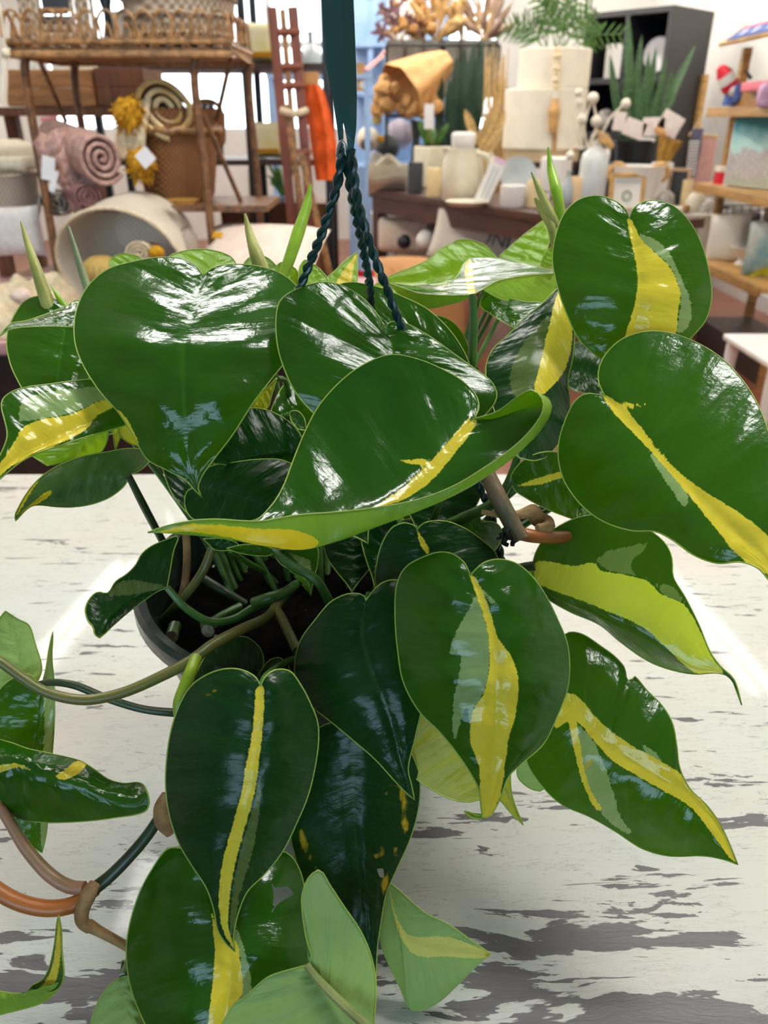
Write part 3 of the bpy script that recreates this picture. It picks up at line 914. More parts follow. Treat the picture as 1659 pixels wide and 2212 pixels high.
# long leaf at lower right
leaf([(1216, 1500), (1205, 1450), (1208, 1390), (1226, 1367), (1255, 1369), (1298, 1396), (1330, 1420), (1350, 1444), (1352, 1458), (1357, 1470), (1366, 1467), (1369, 1460), (1398, 1492), (1429, 1523), (1452, 1561), (1462, 1612), (1468, 1657), (1490, 1703), (1529, 1742), (1560, 1788), (1594, 1868)],
     [(1216, 1500), (1190, 1525), (1160, 1570), (1140, 1610), (1137, 1642), (1175, 1703), (1214, 1738), (1275, 1765), (1329, 1796), (1387, 1833), (1444, 1849), (1521, 1849), (1560, 1856), (1594, 1868)],
     [(-.1, .452), (0, .446), (.5, .425), (1, .425)], mid=[(1216, 1500), (1260, 1545), (1275, 1570), (1329, 1620), (1406, 1668), (1475, 1705), (1521, 1745), (1560, 1800), (1594, 1868)], kA=.014, kB=.020, bulge=.003, corr=.0009, veins=7,
     yel=[[(1210, 1498), (1240, 1500), (1300, 1562), (1360, 1608), (1420, 1640), (1480, 1680), (1530, 1742), (1565, 1800), (1594, 1866), (1575, 1850), (1530, 1790), (1490, 1742), (1430, 1706), (1370, 1672), (1320, 1640), (1275, 1590), (1240, 1552), (1200, 1575), (1200, 1530)],
          [(1222, 1520), (1240, 1540), (1252, 1600), (1262, 1660), (1280, 1715), (1305, 1755), (1290, 1750), (1262, 1700), (1245, 1640), (1232, 1580)]],
     pale=[[(1240, 1560), (1275, 1590), (1300, 1640), (1322, 1700), (1338, 1760), (1368, 1805), (1310, 1770), (1275, 1715), (1252, 1640)], cR([(850, 1450), (930, 1500), (1000, 1600), (900, 1560)])],
     spot=[cR([(550, 1375), (575, 1390), (565, 1410), (548, 1400)]), cR([(530, 1560), (575, 1520), (580, 1550), (525, 1600)]), cR([(560, 1475), (576, 1480), (568, 1492)])], label='long leaf with yellow stripes and nibbled edge', nrow=80)
# centre front leaf
leaf(cM([(985, 460), (960, 400), (900, 350), (830, 338), (740, 365), (652, 418), (611, 500), (600, 650), (615, 850), (642, 1000), (722, 1150), (830, 1260), (920, 1370), (990, 1475), (1030, 1555), (1040, 1640), (1048, 1695)]),
     cM([(985, 460), (1010, 430), (1060, 390), (1130, 375), (1220, 395), (1300, 460), (1372, 560), (1432, 680), (1480, 800), (1494, 930), (1480, 1050), (1430, 1180), (1360, 1320), (1250, 1420), (1180, 1490), (1130, 1620), (1080, 1695), (1048, 1695)]),
     [(-.1, .392), (0, .388), (.45, .376), (1, .392)], mid=cM([(985, 460), (1050, 590), (1090, 720), (1110, 850), (1120, 1000), (1115, 1200), (1095, 1450), (1060, 1640), (1048, 1695)]), kA=.020, kB=.020, bulge=.004, corr=.0009, veins=6.5, nrow=80, nv=22,
     yel=[cM([(980, 455), (1008, 465), (1080, 620), (1130, 780), (1200, 880), (1232, 1000), (1215, 1180), (1180, 1300), (1155, 1500), (1130, 1610), (1075, 1700), (1045, 1700), (1032, 1450), (985, 1300), (1000, 1150), (1060, 1050), (1085, 900), (1075, 750), (1030, 590)])],
     pale=[cM([(1015, 560), (950, 680), (925, 720), (880, 862), (932, 852), (922, 1000), (900, 1100), (905, 1310), (935, 1200), (970, 1130), (985, 1260), (1000, 1150), (1060, 1050), (1085, 900), (1080, 750), (1035, 600)]), cM([(1035, 520), (1080, 560), (1135, 610), (1090, 600)])],
     label='front heart leaf with wide yellow centre')
leaf(cM([(1046, 1680), (1030, 1685), (1000, 1678), (975, 1668), (955, 1664)]), cM([(1046, 1680), (1040, 1702), (1010, 1702), (980, 1690), (955, 1664)]), [(0, .3925), (1, .388)], pet=0, m='lime', nrow=16, nv=6)
# dark leaf left of it
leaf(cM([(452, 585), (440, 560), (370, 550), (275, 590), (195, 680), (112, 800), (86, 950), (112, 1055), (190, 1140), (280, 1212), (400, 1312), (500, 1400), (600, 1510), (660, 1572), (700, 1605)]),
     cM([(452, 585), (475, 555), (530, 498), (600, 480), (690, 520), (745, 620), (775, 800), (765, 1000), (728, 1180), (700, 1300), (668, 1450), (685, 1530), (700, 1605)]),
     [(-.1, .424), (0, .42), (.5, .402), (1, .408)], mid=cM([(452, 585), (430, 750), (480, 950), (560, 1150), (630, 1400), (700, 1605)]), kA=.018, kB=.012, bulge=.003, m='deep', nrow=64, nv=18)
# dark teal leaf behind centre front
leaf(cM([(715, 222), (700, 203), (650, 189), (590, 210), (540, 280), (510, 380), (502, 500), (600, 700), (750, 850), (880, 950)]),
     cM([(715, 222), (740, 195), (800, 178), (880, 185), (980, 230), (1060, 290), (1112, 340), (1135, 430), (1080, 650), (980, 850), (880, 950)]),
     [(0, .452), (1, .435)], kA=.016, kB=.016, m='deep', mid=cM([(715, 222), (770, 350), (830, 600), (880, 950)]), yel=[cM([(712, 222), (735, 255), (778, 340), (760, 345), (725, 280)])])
# yellowing leaf behind, tip at right
leaf(cM([(980, 1000), (850, 1030), (760, 1120), (715, 1230), (690, 1330), (668, 1430), (698, 1488), (790, 1555), (890, 1603), (980, 1617), (1060, 1600), (1130, 1605), (1190, 1670), (1258, 1735)]),
     cM([(980, 1000), (1080, 1020), (1170, 1150), (1200, 1320), (1192, 1480), (1198, 1570), (1222, 1650), (1258, 1735)]),
     [(0, .44), (1, .435)], mid=cM([(980, 1000), (1020, 1250), (1130, 1500), (1190, 1620), (1258, 1735)]), kA=.004, kB=.006, m='olive', label='yellow-green ageing leaf')
# front left leaf with the yellow stripe
leaf([(563, 1482), (551, 1462), (522, 1447), (486, 1445), (446, 1458), (410, 1485), (385, 1530), (369, 1580), (360, 1640), (358, 1700), (366, 1760), (386, 1820), (415, 1870), (446, 1918), (462, 1965), (471, 2010), (488, 2038), (508, 2056)],
     [(563, 1482), (575, 1460), (596, 1447), (626, 1450), (650, 1480), (671, 1520), (686, 1560), (688, 1600), (680, 1660), (665, 1720), (640, 1780), (610, 1840), (570, 1890), (535, 1925), (517, 1965), (508, 2000), (504, 2030), (508, 2056)],
     [(-.1, .382), (0, .378), (.4, .370), (1, .388)], mid=[(563, 1482), (560, 1550), (550, 1620), (543, 1680), (525, 1750), (502, 1830), (485, 1900), (480, 1960), (486, 2010), (508, 2056)], kA=.020, kB=.020, bulge=.003, corr=.0007, m='deep', nrow=80, nv=20,
     yel=[[(552, 1488), (567, 1480), (568, 1560), (560, 1640), (548, 1720), (525, 1800), (505, 1880), (495, 1950), (494, 2010), (508, 2054), (484, 2015), (473, 1960), (478, 1880), (497, 1800), (520, 1720), (532, 1650), (540, 1610), (550, 1540)]],
     pale=[[(562, 1650), (552, 1720), (530, 1800), (510, 1880), (500, 1950), (497, 2020), (508, 2000), (516, 1940), (545, 1840), (562, 1740)]],
     spot=[[(452, 1478), (458, 1482), (454, 1487)], [(464, 1488), (469, 1492), (463, 1496)], [(446, 1494), (450, 1500), (444, 1501)], [(458, 1500), (462, 1505), (457, 1506)]], label='long hanging leaf with narrow yellow stripe')
# big lower left leaf with broad yellow band and a torn patch
leaf(cD([(470, 560), (420, 520), (375, 508), (328, 512), (268, 590), (220, 680), (182, 800), (168, 900), (178, 1020), (205, 1110), (250, 1210), (340, 1340), (500, 1450)]),
     cD([(470, 560), (540, 560), (640, 610), (700, 560), (770, 520), (805, 535), (835, 575), (860, 655), (862, 700), (882, 850), (888, 940), (840, 1080), (740, 1260), (620, 1400), (500, 1450)]),
     [(0, .412), (.5, .388), (1, .375)], mid=cD([(470, 560), (540, 780), (565, 950), (560, 1100), (530, 1300), (500, 1450)]), kA=.018, kB=.014, bulge=.004, corr=.0012, veins=5, nrow=70, nv=20,
     yel=[cD([(500, 760), (580, 850), (605, 900), (610, 950), (622, 1060), (600, 1110), (610, 1194), (560, 1400), (500, 1450), (485, 1230), (500, 1060), (512, 930)])],
     pale=[cD([(590, 800), (620, 880), (640, 950), (655, 1050), (640, 1100), (610, 1110), (612, 950), (585, 850)])],
     hole=[cD([(732, 642), (760, 662), (792, 656), (822, 692), (790, 705), (755, 730), (738, 755), (720, 820), (710, 880), (714, 830), (735, 745), (742, 690)])], label='low hanging leaf with broad yellow band and a torn hole')
# blemished dark leaf
leaf(cD([(1060, 20), (960, 20), (880, 70), (820, 200), (800, 400), (830, 560), (900, 780), (990, 1000), (1080, 1180), (1110, 1260)]),
     cD([(1060, 20), (1150, 10), (1240, 80), (1300, 190), (1312, 270), (1300, 380), (1268, 485), (1218, 595), (1178, 690), (1160, 790), (1145, 900), (1140, 1000), (1125, 1130), (1110, 1260)]),
     [(0, .424), (.5, .432), (1, .434)], corr=.0001, mid=cD([(1060, 20), (1050, 300), (1080, 700), (1110, 1260)]), kA=.01, kB=.016, m='deep', nrow=64, nv=18,
     spot=[cD([(1225, 265), (1245, 270), (1262, 330), (1240, 310)]), cD([(1232, 300), (1258, 340), (1252, 380), (1265, 410), (1258, 455), (1248, 440), (1240, 400), (1246, 370)]), cD([(838, 430), (855, 440), (880, 515), (850, 510)]), cD([(868, 530), (892, 545), (880, 560)]),
           cD([(1160, 490), (1170, 520), (1164, 545)]), cD([(1132, 535), (1165, 524), (1170, 534), (1140, 548)]), cD([(1182, 600), (1190, 640), (1168, 690), (1160, 640)]), cD([(1210, 495), (1222, 510), (1215, 545)]), cD([(900, 580), (925, 590), (905, 600)]), cD([(1190, 262), (1212, 268), (1200, 275)]), cD([(1175, 288), (1188, 292), (1180, 300)])],
     hole=[cD([(1142, 585), (1180, 592), (1182, 615), (1160, 625), (1150, 612)]), cD([(1018, 582), (1045, 574), (1070, 580), (1040, 590)])], label='dark leaf with yellow blemishes and small holes')
# pale underside leaf at the bottom
leaf(cD([(870, 965), (888, 935), (868, 860), (853, 760), (852, 690), (880, 620), (920, 594), (962, 655), (1015, 735), (1082, 835), (1124, 940), (1140, 1040), (1132, 1180), (1125, 1320), (1080, 1420)]),
     cD([(870, 965), (800, 983), (720, 1010), (662, 1058), (624, 1094), (592, 1110), (560, 1160), (532, 1220), (560, 1340), (700, 1430), (900, 1450), (1080, 1420)]),
     [(-.4, .368), (0, .372), (1, .35)], kA=.008, kB=.0, m='pale', under=True, mid=cD([(870, 965), (960, 1080), (1020, 1200), (1080, 1420)]), pet=[(663, 2086, .3705), (690, 2120, .366), (735, 2165, .36), (800, 2225, .352), (860, 2290, .36)], petr=.0023, petm=mat('stalk_grey_green', (0.26, 0.30, 0.10), 0.4, 0.15, 40),
     label='pale underside of a leaf with its stalk', pale=[cD([(880, 640), (920, 600), (980, 690), (1000, 800), (950, 780), (900, 760)])])
# small twisted pale leaf
leaf(cD([(1186, 640), (1215, 660), (1260, 700), (1330, 760), (1430, 810), (1510, 868), (1550, 895), (1587, 921)]),
     cD([(1186, 640), (1165, 720), (1150, 800), (1160, 880), (1185, 950), (1235, 1055), (1260, 1105), (1310, 1115), (1380, 1086), (1450, 1032), (1530, 966), (1587, 921)]),
     [(0, .444), (1, .436)], keelB=cD([(1186, 640), (1195, 730), (1208, 800), (1225, 880), (1245, 980), (1258, 1080), (1285, 1112), (1320, 1112), (1385, 1085), (1452, 1032), (1530, 966), (1587, 921)]), kdB=-.004, kB=.012, m='pale', under=True,
     mid=cD([(1186, 640), (1210, 760), (1262, 870), (1340, 900), (1450, 915), (1520, 920), (1587, 921)]),
     yel=[cD([(1195, 680), (1230, 800), (1280, 852), (1400, 852), (1500, 880), (1587, 921), (1540, 938), (1420, 930), (1300, 928), (1250, 880), (1215, 800)])], spot=[cD([(1560, 905), (1587, 915), (1590, 930), (1570, 945)])], label='small twisted pale leaf with yellow stripe')
# dark small leaf at left of the pot
leaf(cL([(855, 520), (868, 450), (890, 330), (912, 258), (850, 275), (772, 310), (725, 350), (698, 400), (650, 450), (592, 490), (562, 538), (545, 550), (500, 543), (457, 580), (437, 632), (450, 690), (478, 725), (485, 760), (510, 778)]),
     cL([(855, 520), (800, 542), (745, 580), (692, 618), (630, 668), (572, 720), (540, 752), (510, 778)]),
     [(-.1, .468), (0, .465), (.5, .455), (1, .44)], mid=cL([(855, 520), (760, 535), (650, 590), (560, 670), (510, 778)]), kA=.006, kB=.015, m='deep', under=False, pet=[(361, 1269, .4655), (400, 1312, .470), (455, 1343, .478), (505, 1337, .485), (548, 1312, .49), (605, 1290, .50), (638, 1264, .52)], petr=.0026,
     pale=[cL([(545, 560), (600, 500), (660, 480), (740, 490), (855, 520), (760, 540), (640, 560)])], label='small dark drooping leaf')
# leaf seen from below at left
leaf(c1([(740, 1460), (800, 1440), (868, 1372), (845, 1322), (740, 1308), (620, 1328), (500, 1348), (400, 1380), (300, 1428), (220, 1490), (160, 1560), (112, 1640), (86, 1700), (92, 1727)]),
     c1([(740, 1460), (728, 1510), (660, 1575), (560, 1622), (440, 1645), (330, 1645), (245, 1636), (185, 1640), (140, 1672), (92, 1727)]),
     [(0, .468), (1, .435)], mid=c1([(740, 1460), (600, 1463), (450, 1487), (300, 1555), (180, 1620), (92, 1727)]), kA=.012, kB=.02, m='deep', under=True,
     yel=[c1([(250, 1455), (190, 1510), (130, 1610), (95, 1700), (120, 1660), (180, 1560)]), c1([(110, 1690), (180, 1628), (290, 1550), (300, 1565), (200, 1640)])],
     pet=[(277, 1026, .4685), (300, 1072, .48), (325, 1120, .50), (352, 1170, .525), (380, 1220, .545)], petr=.0026, petm=M_stalkdark, label='dark underside of a drooping leaf')
# yellow-centred leaf at far left
leaf(c1([(700, 1040), (640, 960), (560, 912), (430, 917), (300, 935), (150, 955), (60, 985), (12, 1030), (10, 1080), (28, 1150), (42, 1230), (18, 1310), (-30, 1400), (-90, 1500)]),
     c1([(700, 1040), (735, 1100), (748, 1160), (700, 1182), (600, 1212), (500, 1240), (350, 1290), (230, 1330), (130, 1380), (50, 1440), (-20, 1495), (-90, 1500)]),
     [(0, .462), (.5, .428), (1, .405)], mid=c1([(700, 1040), (600, 1110), (480, 1180), (350, 1240), (200, 1310), (60, 1390), (-90, 1500)]), kA=.014, kB=-.004, corr=.0009, bulge=.003,
     yel=[c1([(660, 1015), (560, 1040), (460, 1090), (370, 1122), (260, 1135), (130, 1190), (95, 1250), (25, 1360), (-60, 1480), (-20, 1480), (60, 1415), (200, 1345), (350, 1280), (500, 1195), (560, 1120), (670, 1050)])],
     pale=[c1([(110, 1150), (125, 1040), (250, 985), (450, 960), (600, 955), (640, 1010), (560, 1040), (450, 1090), (260, 1135)])], label='far left leaf with yellow centre')
# upper far-left pair
leaf(c1([(400, 520), (360, 470), (300, 438), (220, 427), (140, 460), (88, 530), (48, 620), (38, 700), (60, 820), (110, 930), (180, 1040), (300, 1120)]),
     c1([(400, 520), (470, 500), (540, 560), (570, 700), (540, 850), (440, 1000), (300, 1120)]), [(0, .535), (1, .50)], kA=.01, kB=.01, m='mid', bulge=.003, mid=c1([(400, 520), (370, 650), (340, 850), (300, 1120)]))
leaf(c1([(560, 520), (450, 452), (375, 487), (270, 530), (150, 570), (65, 585), (20, 625), (0, 658)]), c1([(560, 520), (500, 600), (430, 606), (300, 602), (180, 605), (100, 612), (40, 628), (0, 658)]),
     [(0, .49), (1, .455)], mid=c1([(560, 520), (400, 560), (200, 592), (60, 610), (0, 658)]), kA=.02, kB=-.005, m='mid')
leaf(c1([(620, 1190), (625, 1240), (600, 1310), (560, 1345), (440, 1362), (340, 1395), (275, 1408)]), c1([(620, 1190), (500, 1235), (350, 1285), (200, 1330), (185, 1345), (230, 1380), (275, 1408)]), [(0, .50), (1, .485)], m='lime', kA=.01, kB=.006)
leaf(c1([(820, 1130), (835, 1220), (830, 1295), (780, 1290), (720, 1260), (680, 1220)]), c1([(820, 1130), (740, 1150), (690, 1180), (680, 1220)]), [(0, .49), (1, .50)], m='olive', kA=.006)
leaf(c1([(700, 1180), (712, 1215), (690, 1260), (668, 1320)]), c1([(700, 1180), (655, 1195), (658, 1250), (668, 1320)]), [(0, .50), (1, .505)], m='olive', nrow=24, nv=8)
# row of young leaves at the back
leaf([(275, 600), (245, 585), (236, 565), (250, 552), (272, 548), (300, 554)], [(275, 600), (300, 595), (320, 580), (300, 554)], [(0, .56), (1, .57)], m='lime', nrow=30, nv=10)
leaf([(440, 640), (400, 610), (365, 575), (364, 556), (385, 545), (420, 539), (450, 539), (478, 545)], [(440, 640), (480, 625), (505, 600), (511, 575), (500, 556), (478, 545)], [(0, .55), (1, .575)], m='lime', nrow=36, nv=12)
leaf([(560, 640), (525, 610), (518, 590), (530, 565), (552, 545)], [(560, 640), (600, 620), (605, 590), (585, 562), (552, 545)], [(0, .56), (1, .575)], m='pale', nrow=30, nv=10)
leaf(c2([(160, 420), (100, 330), (85, 245), (115, 212), (160, 225)]), c2([(160, 420), (200, 350), (205, 290), (195, 250), (160, 225)]), [(0, .55), (1, .56)], m='lime', nrow=30, nv=10)
leaf(c2([(300, 420), (220, 360), (210, 250), (240, 200), (280, 215)]), c2([(300, 420), (360, 360), (365, 310), (330, 260), (280, 215)]), [(0, .54), (1, .555)], m='lime', nrow=30, nv=10)
leaf(c2([(430, 420), (380, 360), (358, 300), (400, 255), (450, 205), (518, 155)]), c2([(430, 420), (500, 400), (516, 330), (518, 240), (518, 155)]), [(0, .545), (1, .565)], m='lime', nrow=40, nv=12, mid=c2([(430, 420), (460, 330), (490, 240), (518, 155)]),
     yel=[c2([(400, 330), (440, 260), (490, 195), (518, 160), (500, 230), (475, 330)])])
leaf(c2([(650, 560), (600, 480), (540, 420), (470, 370), (412, 335), (480, 317), (560, 327), (650, 350), (760, 395), (880, 455), (1000, 565), (1080, 685), (1130, 810)]),
     c2([(650, 560), (690, 620), (800, 700), (900, 760), (1020, 800), (1130, 810)]), [(-.3, .50), (0, .50), (1, .49)], m='mid', kA=.014, kB=.004, mid=c2([(650, 560), (780, 590), (950, 680), (1130, 810)]), label='green leaf behind the hanger wire')
leaf(c2([(1270, 205), (1200, 157), (1120, 120), (1035, 111), (965, 133), (890, 197), (800, 238), (700, 278), (600, 335)]), c2([(1270, 205), (1200, 330), (1050, 400), (850, 400), (700, 370), (600, 335)]), [(0, .672), (1, .64)], m='lime', kA=.006, kB=-.004, mid=c2([(1270, 205), (1050, 260), (800, 310), (600, 335)]))
leaf(c2([(1290, 260), (1180, 200), (1080, 140), (1020, 110), (1060, 92), (1130, 98), (1200, 130), (1255, 190)]), c2([(1290, 260), (1300, 230), (1280, 210), (1255, 190)]), [(0, .68), (1, .69)], m='lime', nrow=36, nv=10)
# level silvery leaf on an upright stalk, its drooping lobes seen from below
leaf(c2([(1125, 383), (1000, 386), (850, 376), (760, 347), (688, 320), (800, 336), (950, 340), (1040, 290), (1078, 220), (1110, 188)]),
     c2([(1125, 383), (1190, 346), (1250, 311), (1400, 281), (1562, 266), (1450, 230), (1300, 196), (1190, 186), (1110, 188)]),
     [(0, .520), (1, .650)], m='mid', mid=c2([(1125, 383), (1100, 300), (1110, 188)]), pet=[(1021, 636, .5205), (1023, 690, .522), (1021, 745, .523), (1018, 800, .525), (1000, 900, .54)], petr=.0031, nrow=64, nv=18,
     yel=[c2([(1105, 385), (1135, 385), (1128, 300), (1114, 195), (1090, 210), (1085, 290)])], corr=.0012, label='level leaf with silvery shine on upright stalk')
leaf(c2([(1122, 385), (1000, 388), (850, 378), (760, 349), (688, 322)]), c2([(1122, 385), (1090, 406), (1000, 433), (885, 452), (760, 402), (688, 322)]), [(0, .521), (1, .565)], m='lime', pet=0, nrow=36, nv=10, under=True, kA=.0, kB=.004)
leaf(c2([(1180, 354), (1250, 313), (1400, 283), (1562, 268)]), c2([(1180, 354), (1222, 382), (1280, 410), (1400, 433), (1520, 412), (1572, 338), (1562, 268)]), [(0, .525), (1, .58)], m='lime', pet=0, nrow=36, nv=10, under=True, kA=.0, kB=.002)
leaf(c2([(1190, 365), (1165, 440), (1220, 485), (1290, 530), (1355, 562)]), c2([(1190, 365), (1280, 390), (1400, 420), (1490, 430), (1440, 490), (1355, 562)]), [(0, .56), (1, .52)], m='mid', kA=0, kB=0.004)
leaf(c3([(215, 470), (150, 440), (100, 402), (150, 350), (205, 300), (300, 228), (345, 195), (372, 185)]), c3([(215, 470), (290, 465), (335, 440), (365, 360), (385, 270), (372, 185)]), [(0, .665), (1, .68)], m='lime', label='bright lime upright young leaf')
leaf(c3([(340, 470), (335, 430), (360, 370), (395, 335)]), c3([(340, 470), (400, 450), (405, 380), (395, 335)]), [(0, .66), (1, .66)], m='lime', nrow=24, nv=8)
# shaded dark leaf with yellow half, right of centre
leaf(c3([(432, 560), (335, 660), (242, 735), (152, 830), (62, 915), (26, 1000), (30, 1100), (70, 1250), (130, 1400), (180, 1490), (215, 1518)]),
     c3([(432, 560), (470, 640), (500, 720), (516, 800), (506, 960), (480, 1090), (491, 1200), (482, 1320), (440, 1420), (370, 1500), (300, 1530), (215, 1518)]),
     [(0, .515), (.5, .48), (1, .462)], mid=c3([(432, 560), (395, 720), (340, 950), (290, 1200), (250, 1400), (215, 1518)]), kA=.016, kB=.016, m='deep', corr=.0006, nrow=64, nv=18,
     yel=[c3([(430, 575), (470, 640), (500, 730), (502, 880), (470, 1010), (420, 1090), (330, 1165), (295, 1150), (330, 980), (370, 800), (405, 660)])],
     pale=[c3([(330, 760), (380, 720), (345, 900), (300, 1150), (190, 1175), (160, 1050), (220, 900)])], label='shaded leaf with broad yellow half')
leaf(c3([(470, 1000), (500, 900), (560, 868), (640, 900), (700, 960), (740, 1080)]), c3([(470, 1000), (468, 1090), (510, 1140), (570, 1155), (650, 1178), (740, 1080)]), [(0, .525), (1, .50)], m='deep', kA=.01, kB=-.006, corr=.0001)
leaf(c3([(560, 1600), (480, 1500), (330, 1485), (212, 1545), (163, 1620), (166, 1657)]), c3([(560, 1600), (575, 1740), (535, 1850), (440, 1830), (325, 1780), (232, 1728), (185, 1695), (166, 1657)]), [(0, .485), (1, .475)], m='mid', mid=c3([(560, 1600), (460, 1605), (330, 1645), (205, 1674), (166, 1657)]), kA=-.012, kB=.018,
     yel=[c3([(200, 1672), (320, 1625), (460, 1588), (560, 1580), (560, 1620), (450, 1625), (330, 1662)])], label='small leaf with thin yellow midrib')
leaf(c3([(560, 1720), (540, 1780), (535, 1850), (600, 1850)]), c3([(560, 1720), (610, 1760), (660, 1850), (600, 1850)]), [(0, .50), (1, .49)], m='mid', nrow=24, nv=8)
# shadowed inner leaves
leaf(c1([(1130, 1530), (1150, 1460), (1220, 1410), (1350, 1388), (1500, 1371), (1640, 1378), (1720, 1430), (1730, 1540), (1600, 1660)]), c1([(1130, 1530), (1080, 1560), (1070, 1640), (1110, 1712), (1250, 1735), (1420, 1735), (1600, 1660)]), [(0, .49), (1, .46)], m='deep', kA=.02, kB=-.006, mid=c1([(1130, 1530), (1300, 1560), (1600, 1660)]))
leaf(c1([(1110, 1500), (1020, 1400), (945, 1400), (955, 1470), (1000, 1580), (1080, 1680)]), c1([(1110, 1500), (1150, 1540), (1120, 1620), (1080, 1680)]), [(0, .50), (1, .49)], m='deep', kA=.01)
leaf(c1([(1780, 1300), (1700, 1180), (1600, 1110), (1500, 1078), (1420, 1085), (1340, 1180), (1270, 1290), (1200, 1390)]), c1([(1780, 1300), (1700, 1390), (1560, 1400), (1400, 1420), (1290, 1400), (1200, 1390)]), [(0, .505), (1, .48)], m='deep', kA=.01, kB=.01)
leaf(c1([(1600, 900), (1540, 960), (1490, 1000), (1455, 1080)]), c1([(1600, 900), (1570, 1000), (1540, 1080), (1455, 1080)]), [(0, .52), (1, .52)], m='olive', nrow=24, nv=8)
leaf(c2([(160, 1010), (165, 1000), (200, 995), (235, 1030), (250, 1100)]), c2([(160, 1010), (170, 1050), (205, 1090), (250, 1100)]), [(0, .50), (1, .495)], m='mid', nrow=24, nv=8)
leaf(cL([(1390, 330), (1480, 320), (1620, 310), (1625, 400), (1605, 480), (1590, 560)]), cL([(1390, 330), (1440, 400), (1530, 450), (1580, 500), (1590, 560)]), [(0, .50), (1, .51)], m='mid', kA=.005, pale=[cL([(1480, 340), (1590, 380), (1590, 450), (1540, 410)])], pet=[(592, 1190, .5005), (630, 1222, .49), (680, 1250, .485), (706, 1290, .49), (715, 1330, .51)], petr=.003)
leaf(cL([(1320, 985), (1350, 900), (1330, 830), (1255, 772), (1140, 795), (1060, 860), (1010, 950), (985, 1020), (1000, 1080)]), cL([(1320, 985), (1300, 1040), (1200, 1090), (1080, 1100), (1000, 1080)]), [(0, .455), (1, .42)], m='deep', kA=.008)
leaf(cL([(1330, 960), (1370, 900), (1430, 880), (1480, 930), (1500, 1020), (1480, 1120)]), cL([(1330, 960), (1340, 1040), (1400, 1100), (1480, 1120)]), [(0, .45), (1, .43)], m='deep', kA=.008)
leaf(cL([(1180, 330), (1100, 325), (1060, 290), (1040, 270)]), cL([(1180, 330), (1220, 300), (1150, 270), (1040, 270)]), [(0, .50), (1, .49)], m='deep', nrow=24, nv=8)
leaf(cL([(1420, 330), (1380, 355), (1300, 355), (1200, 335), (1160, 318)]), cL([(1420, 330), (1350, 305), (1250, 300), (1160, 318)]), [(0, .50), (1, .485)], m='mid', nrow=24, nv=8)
# left edge of the picture
leaf([(90, 1482), (60, 1456), (20, 1470), (-30, 1530), (-60, 1600), (-40, 1700), (20, 1790), (60, 1825), (91, 1842)], [(90, 1482), (100, 1440), (106, 1400), (114, 1365), (112, 1420), (117, 1480), (117, 1560), (112, 1640), (106, 1740), (99, 1804), (91, 1842)],
     [(0, .435), (1, .452)], kA=-.01, kB=.012, mid=[(90, 1482), (80, 1560), (70, 1680), (91, 1842)], pale=[[(92, 1480), (104, 1400), (118, 1370), (130, 1600), (112, 1760), (91, 1842), (88, 1700), (96, 1560)]], pet=0, label='leaf hanging at the far left edge')
leaf([(60, 1500), (86, 1462), (90, 1440), (76, 1390), (62, 1350), (40, 1338), (12, 1320)], [(60, 1500), (0, 1490), (-40, 1430), (-30, 1370), (-5, 1340), (12, 1320)], [(0, .44), (1, .455)], m='pale', under=True, kA=.004, kB=.004, pet=0)
leaf(cB([(-120, 480), (-60, 290), (50, 303), (180, 348), (300, 374), (420, 400), (520, 428), (600, 478), (690, 542), (790, 570), (880, 564), (922, 582), (950, 650)]),
     cB([(-120, 480), (-70, 600), (0, 680), (70, 762), (150, 802), (260, 817), (400, 819), (600, 806), (750, 786), (870, 768), (932, 745), (955, 700), (950, 650)]),
     [(0, .408), (.5, .402), (1, .405)], mid=cB([(-120, 480), (0, 470), (100, 450), (250, 512), (450, 572), (600, 640), (750, 690), (870, 700), (950, 650)]), kA=.022, kB=.014, corr=.0008, nrow=70,
     yel=[cB([(-60, 460), (0, 455), (90, 440), (150, 455), (200, 485), (100, 470), (0, 500), (-60, 510)]), cB([(355, 525), (430, 470), (500, 425), (555, 440), (520, 490), (440, 540), (390, 545)])], pet=0, label='glossy twisted leaf at the left edge')
leaf(cB([(190, 1888), (210, 1862), (270, 1828), (315, 1745), (348, 1600), (366, 1450), (375, 1415)]), cB([(190, 1888), (330, 1906), (385, 1872), (408, 1800), (397, 1650), (391, 1500), (375, 1415)]), [(0, .40), (1, .385)], mid=cB([(190, 1888), (290, 1850), (350, 1770), (376, 1600), (375, 1415)]), kA=.006, kB=-.004,
     yel=[cB([(240, 1900), (320, 1780), (355, 1620), (374, 1430), (388, 1560), (385, 1700), (350, 1850), (300, 1905)])], m='mid', pet=0)
leaf(cB([(-60, 1970), (-55, 1905), (100, 1915), (250, 1907), (335, 1895), (385, 1862), (408, 1830)]), cB([(-60, 1970), (-50, 2050), (50, 2035), (170, 2006), (270, 1972), (350, 1912), (408, 1830)]), [(0, .395), (1, .393)], m='mid', under=True, kA=.004, kB=.008, pet=0, label='curled leaf at the lower left edge')
leaf(cD([(150, 1010), (110, 1035), (62, 1098), (30, 1190), (20, 1290), (120, 1400), (220, 1420)]), cD([(150, 1010), (185, 1010), (215, 1100), (245, 1200), (260, 1320), (220, 1420)]), [(0, .41), (1, .385)], m='pale', under=True, kA=.006, kB=.006)
leaf(cD([(152, 945), (147, 980), (150, 1010), (175, 1015)]), cD([(152, 945), (172, 960), (180, 1000), (175, 1015)]), [(0, .425), (1, .425)], m='deep', nrow=20, nv=6, pet=0)
leaf(cR([(300, 1480), (200, 1520), (150, 1590), (155, 1640), (220, 1700), (275, 1716)]), cR([(300, 1480), (340, 1560), (310, 1690), (275, 1716)]), [(0, .49), (1, .50)], m='pale', under=True, nrow=30, nv=10)
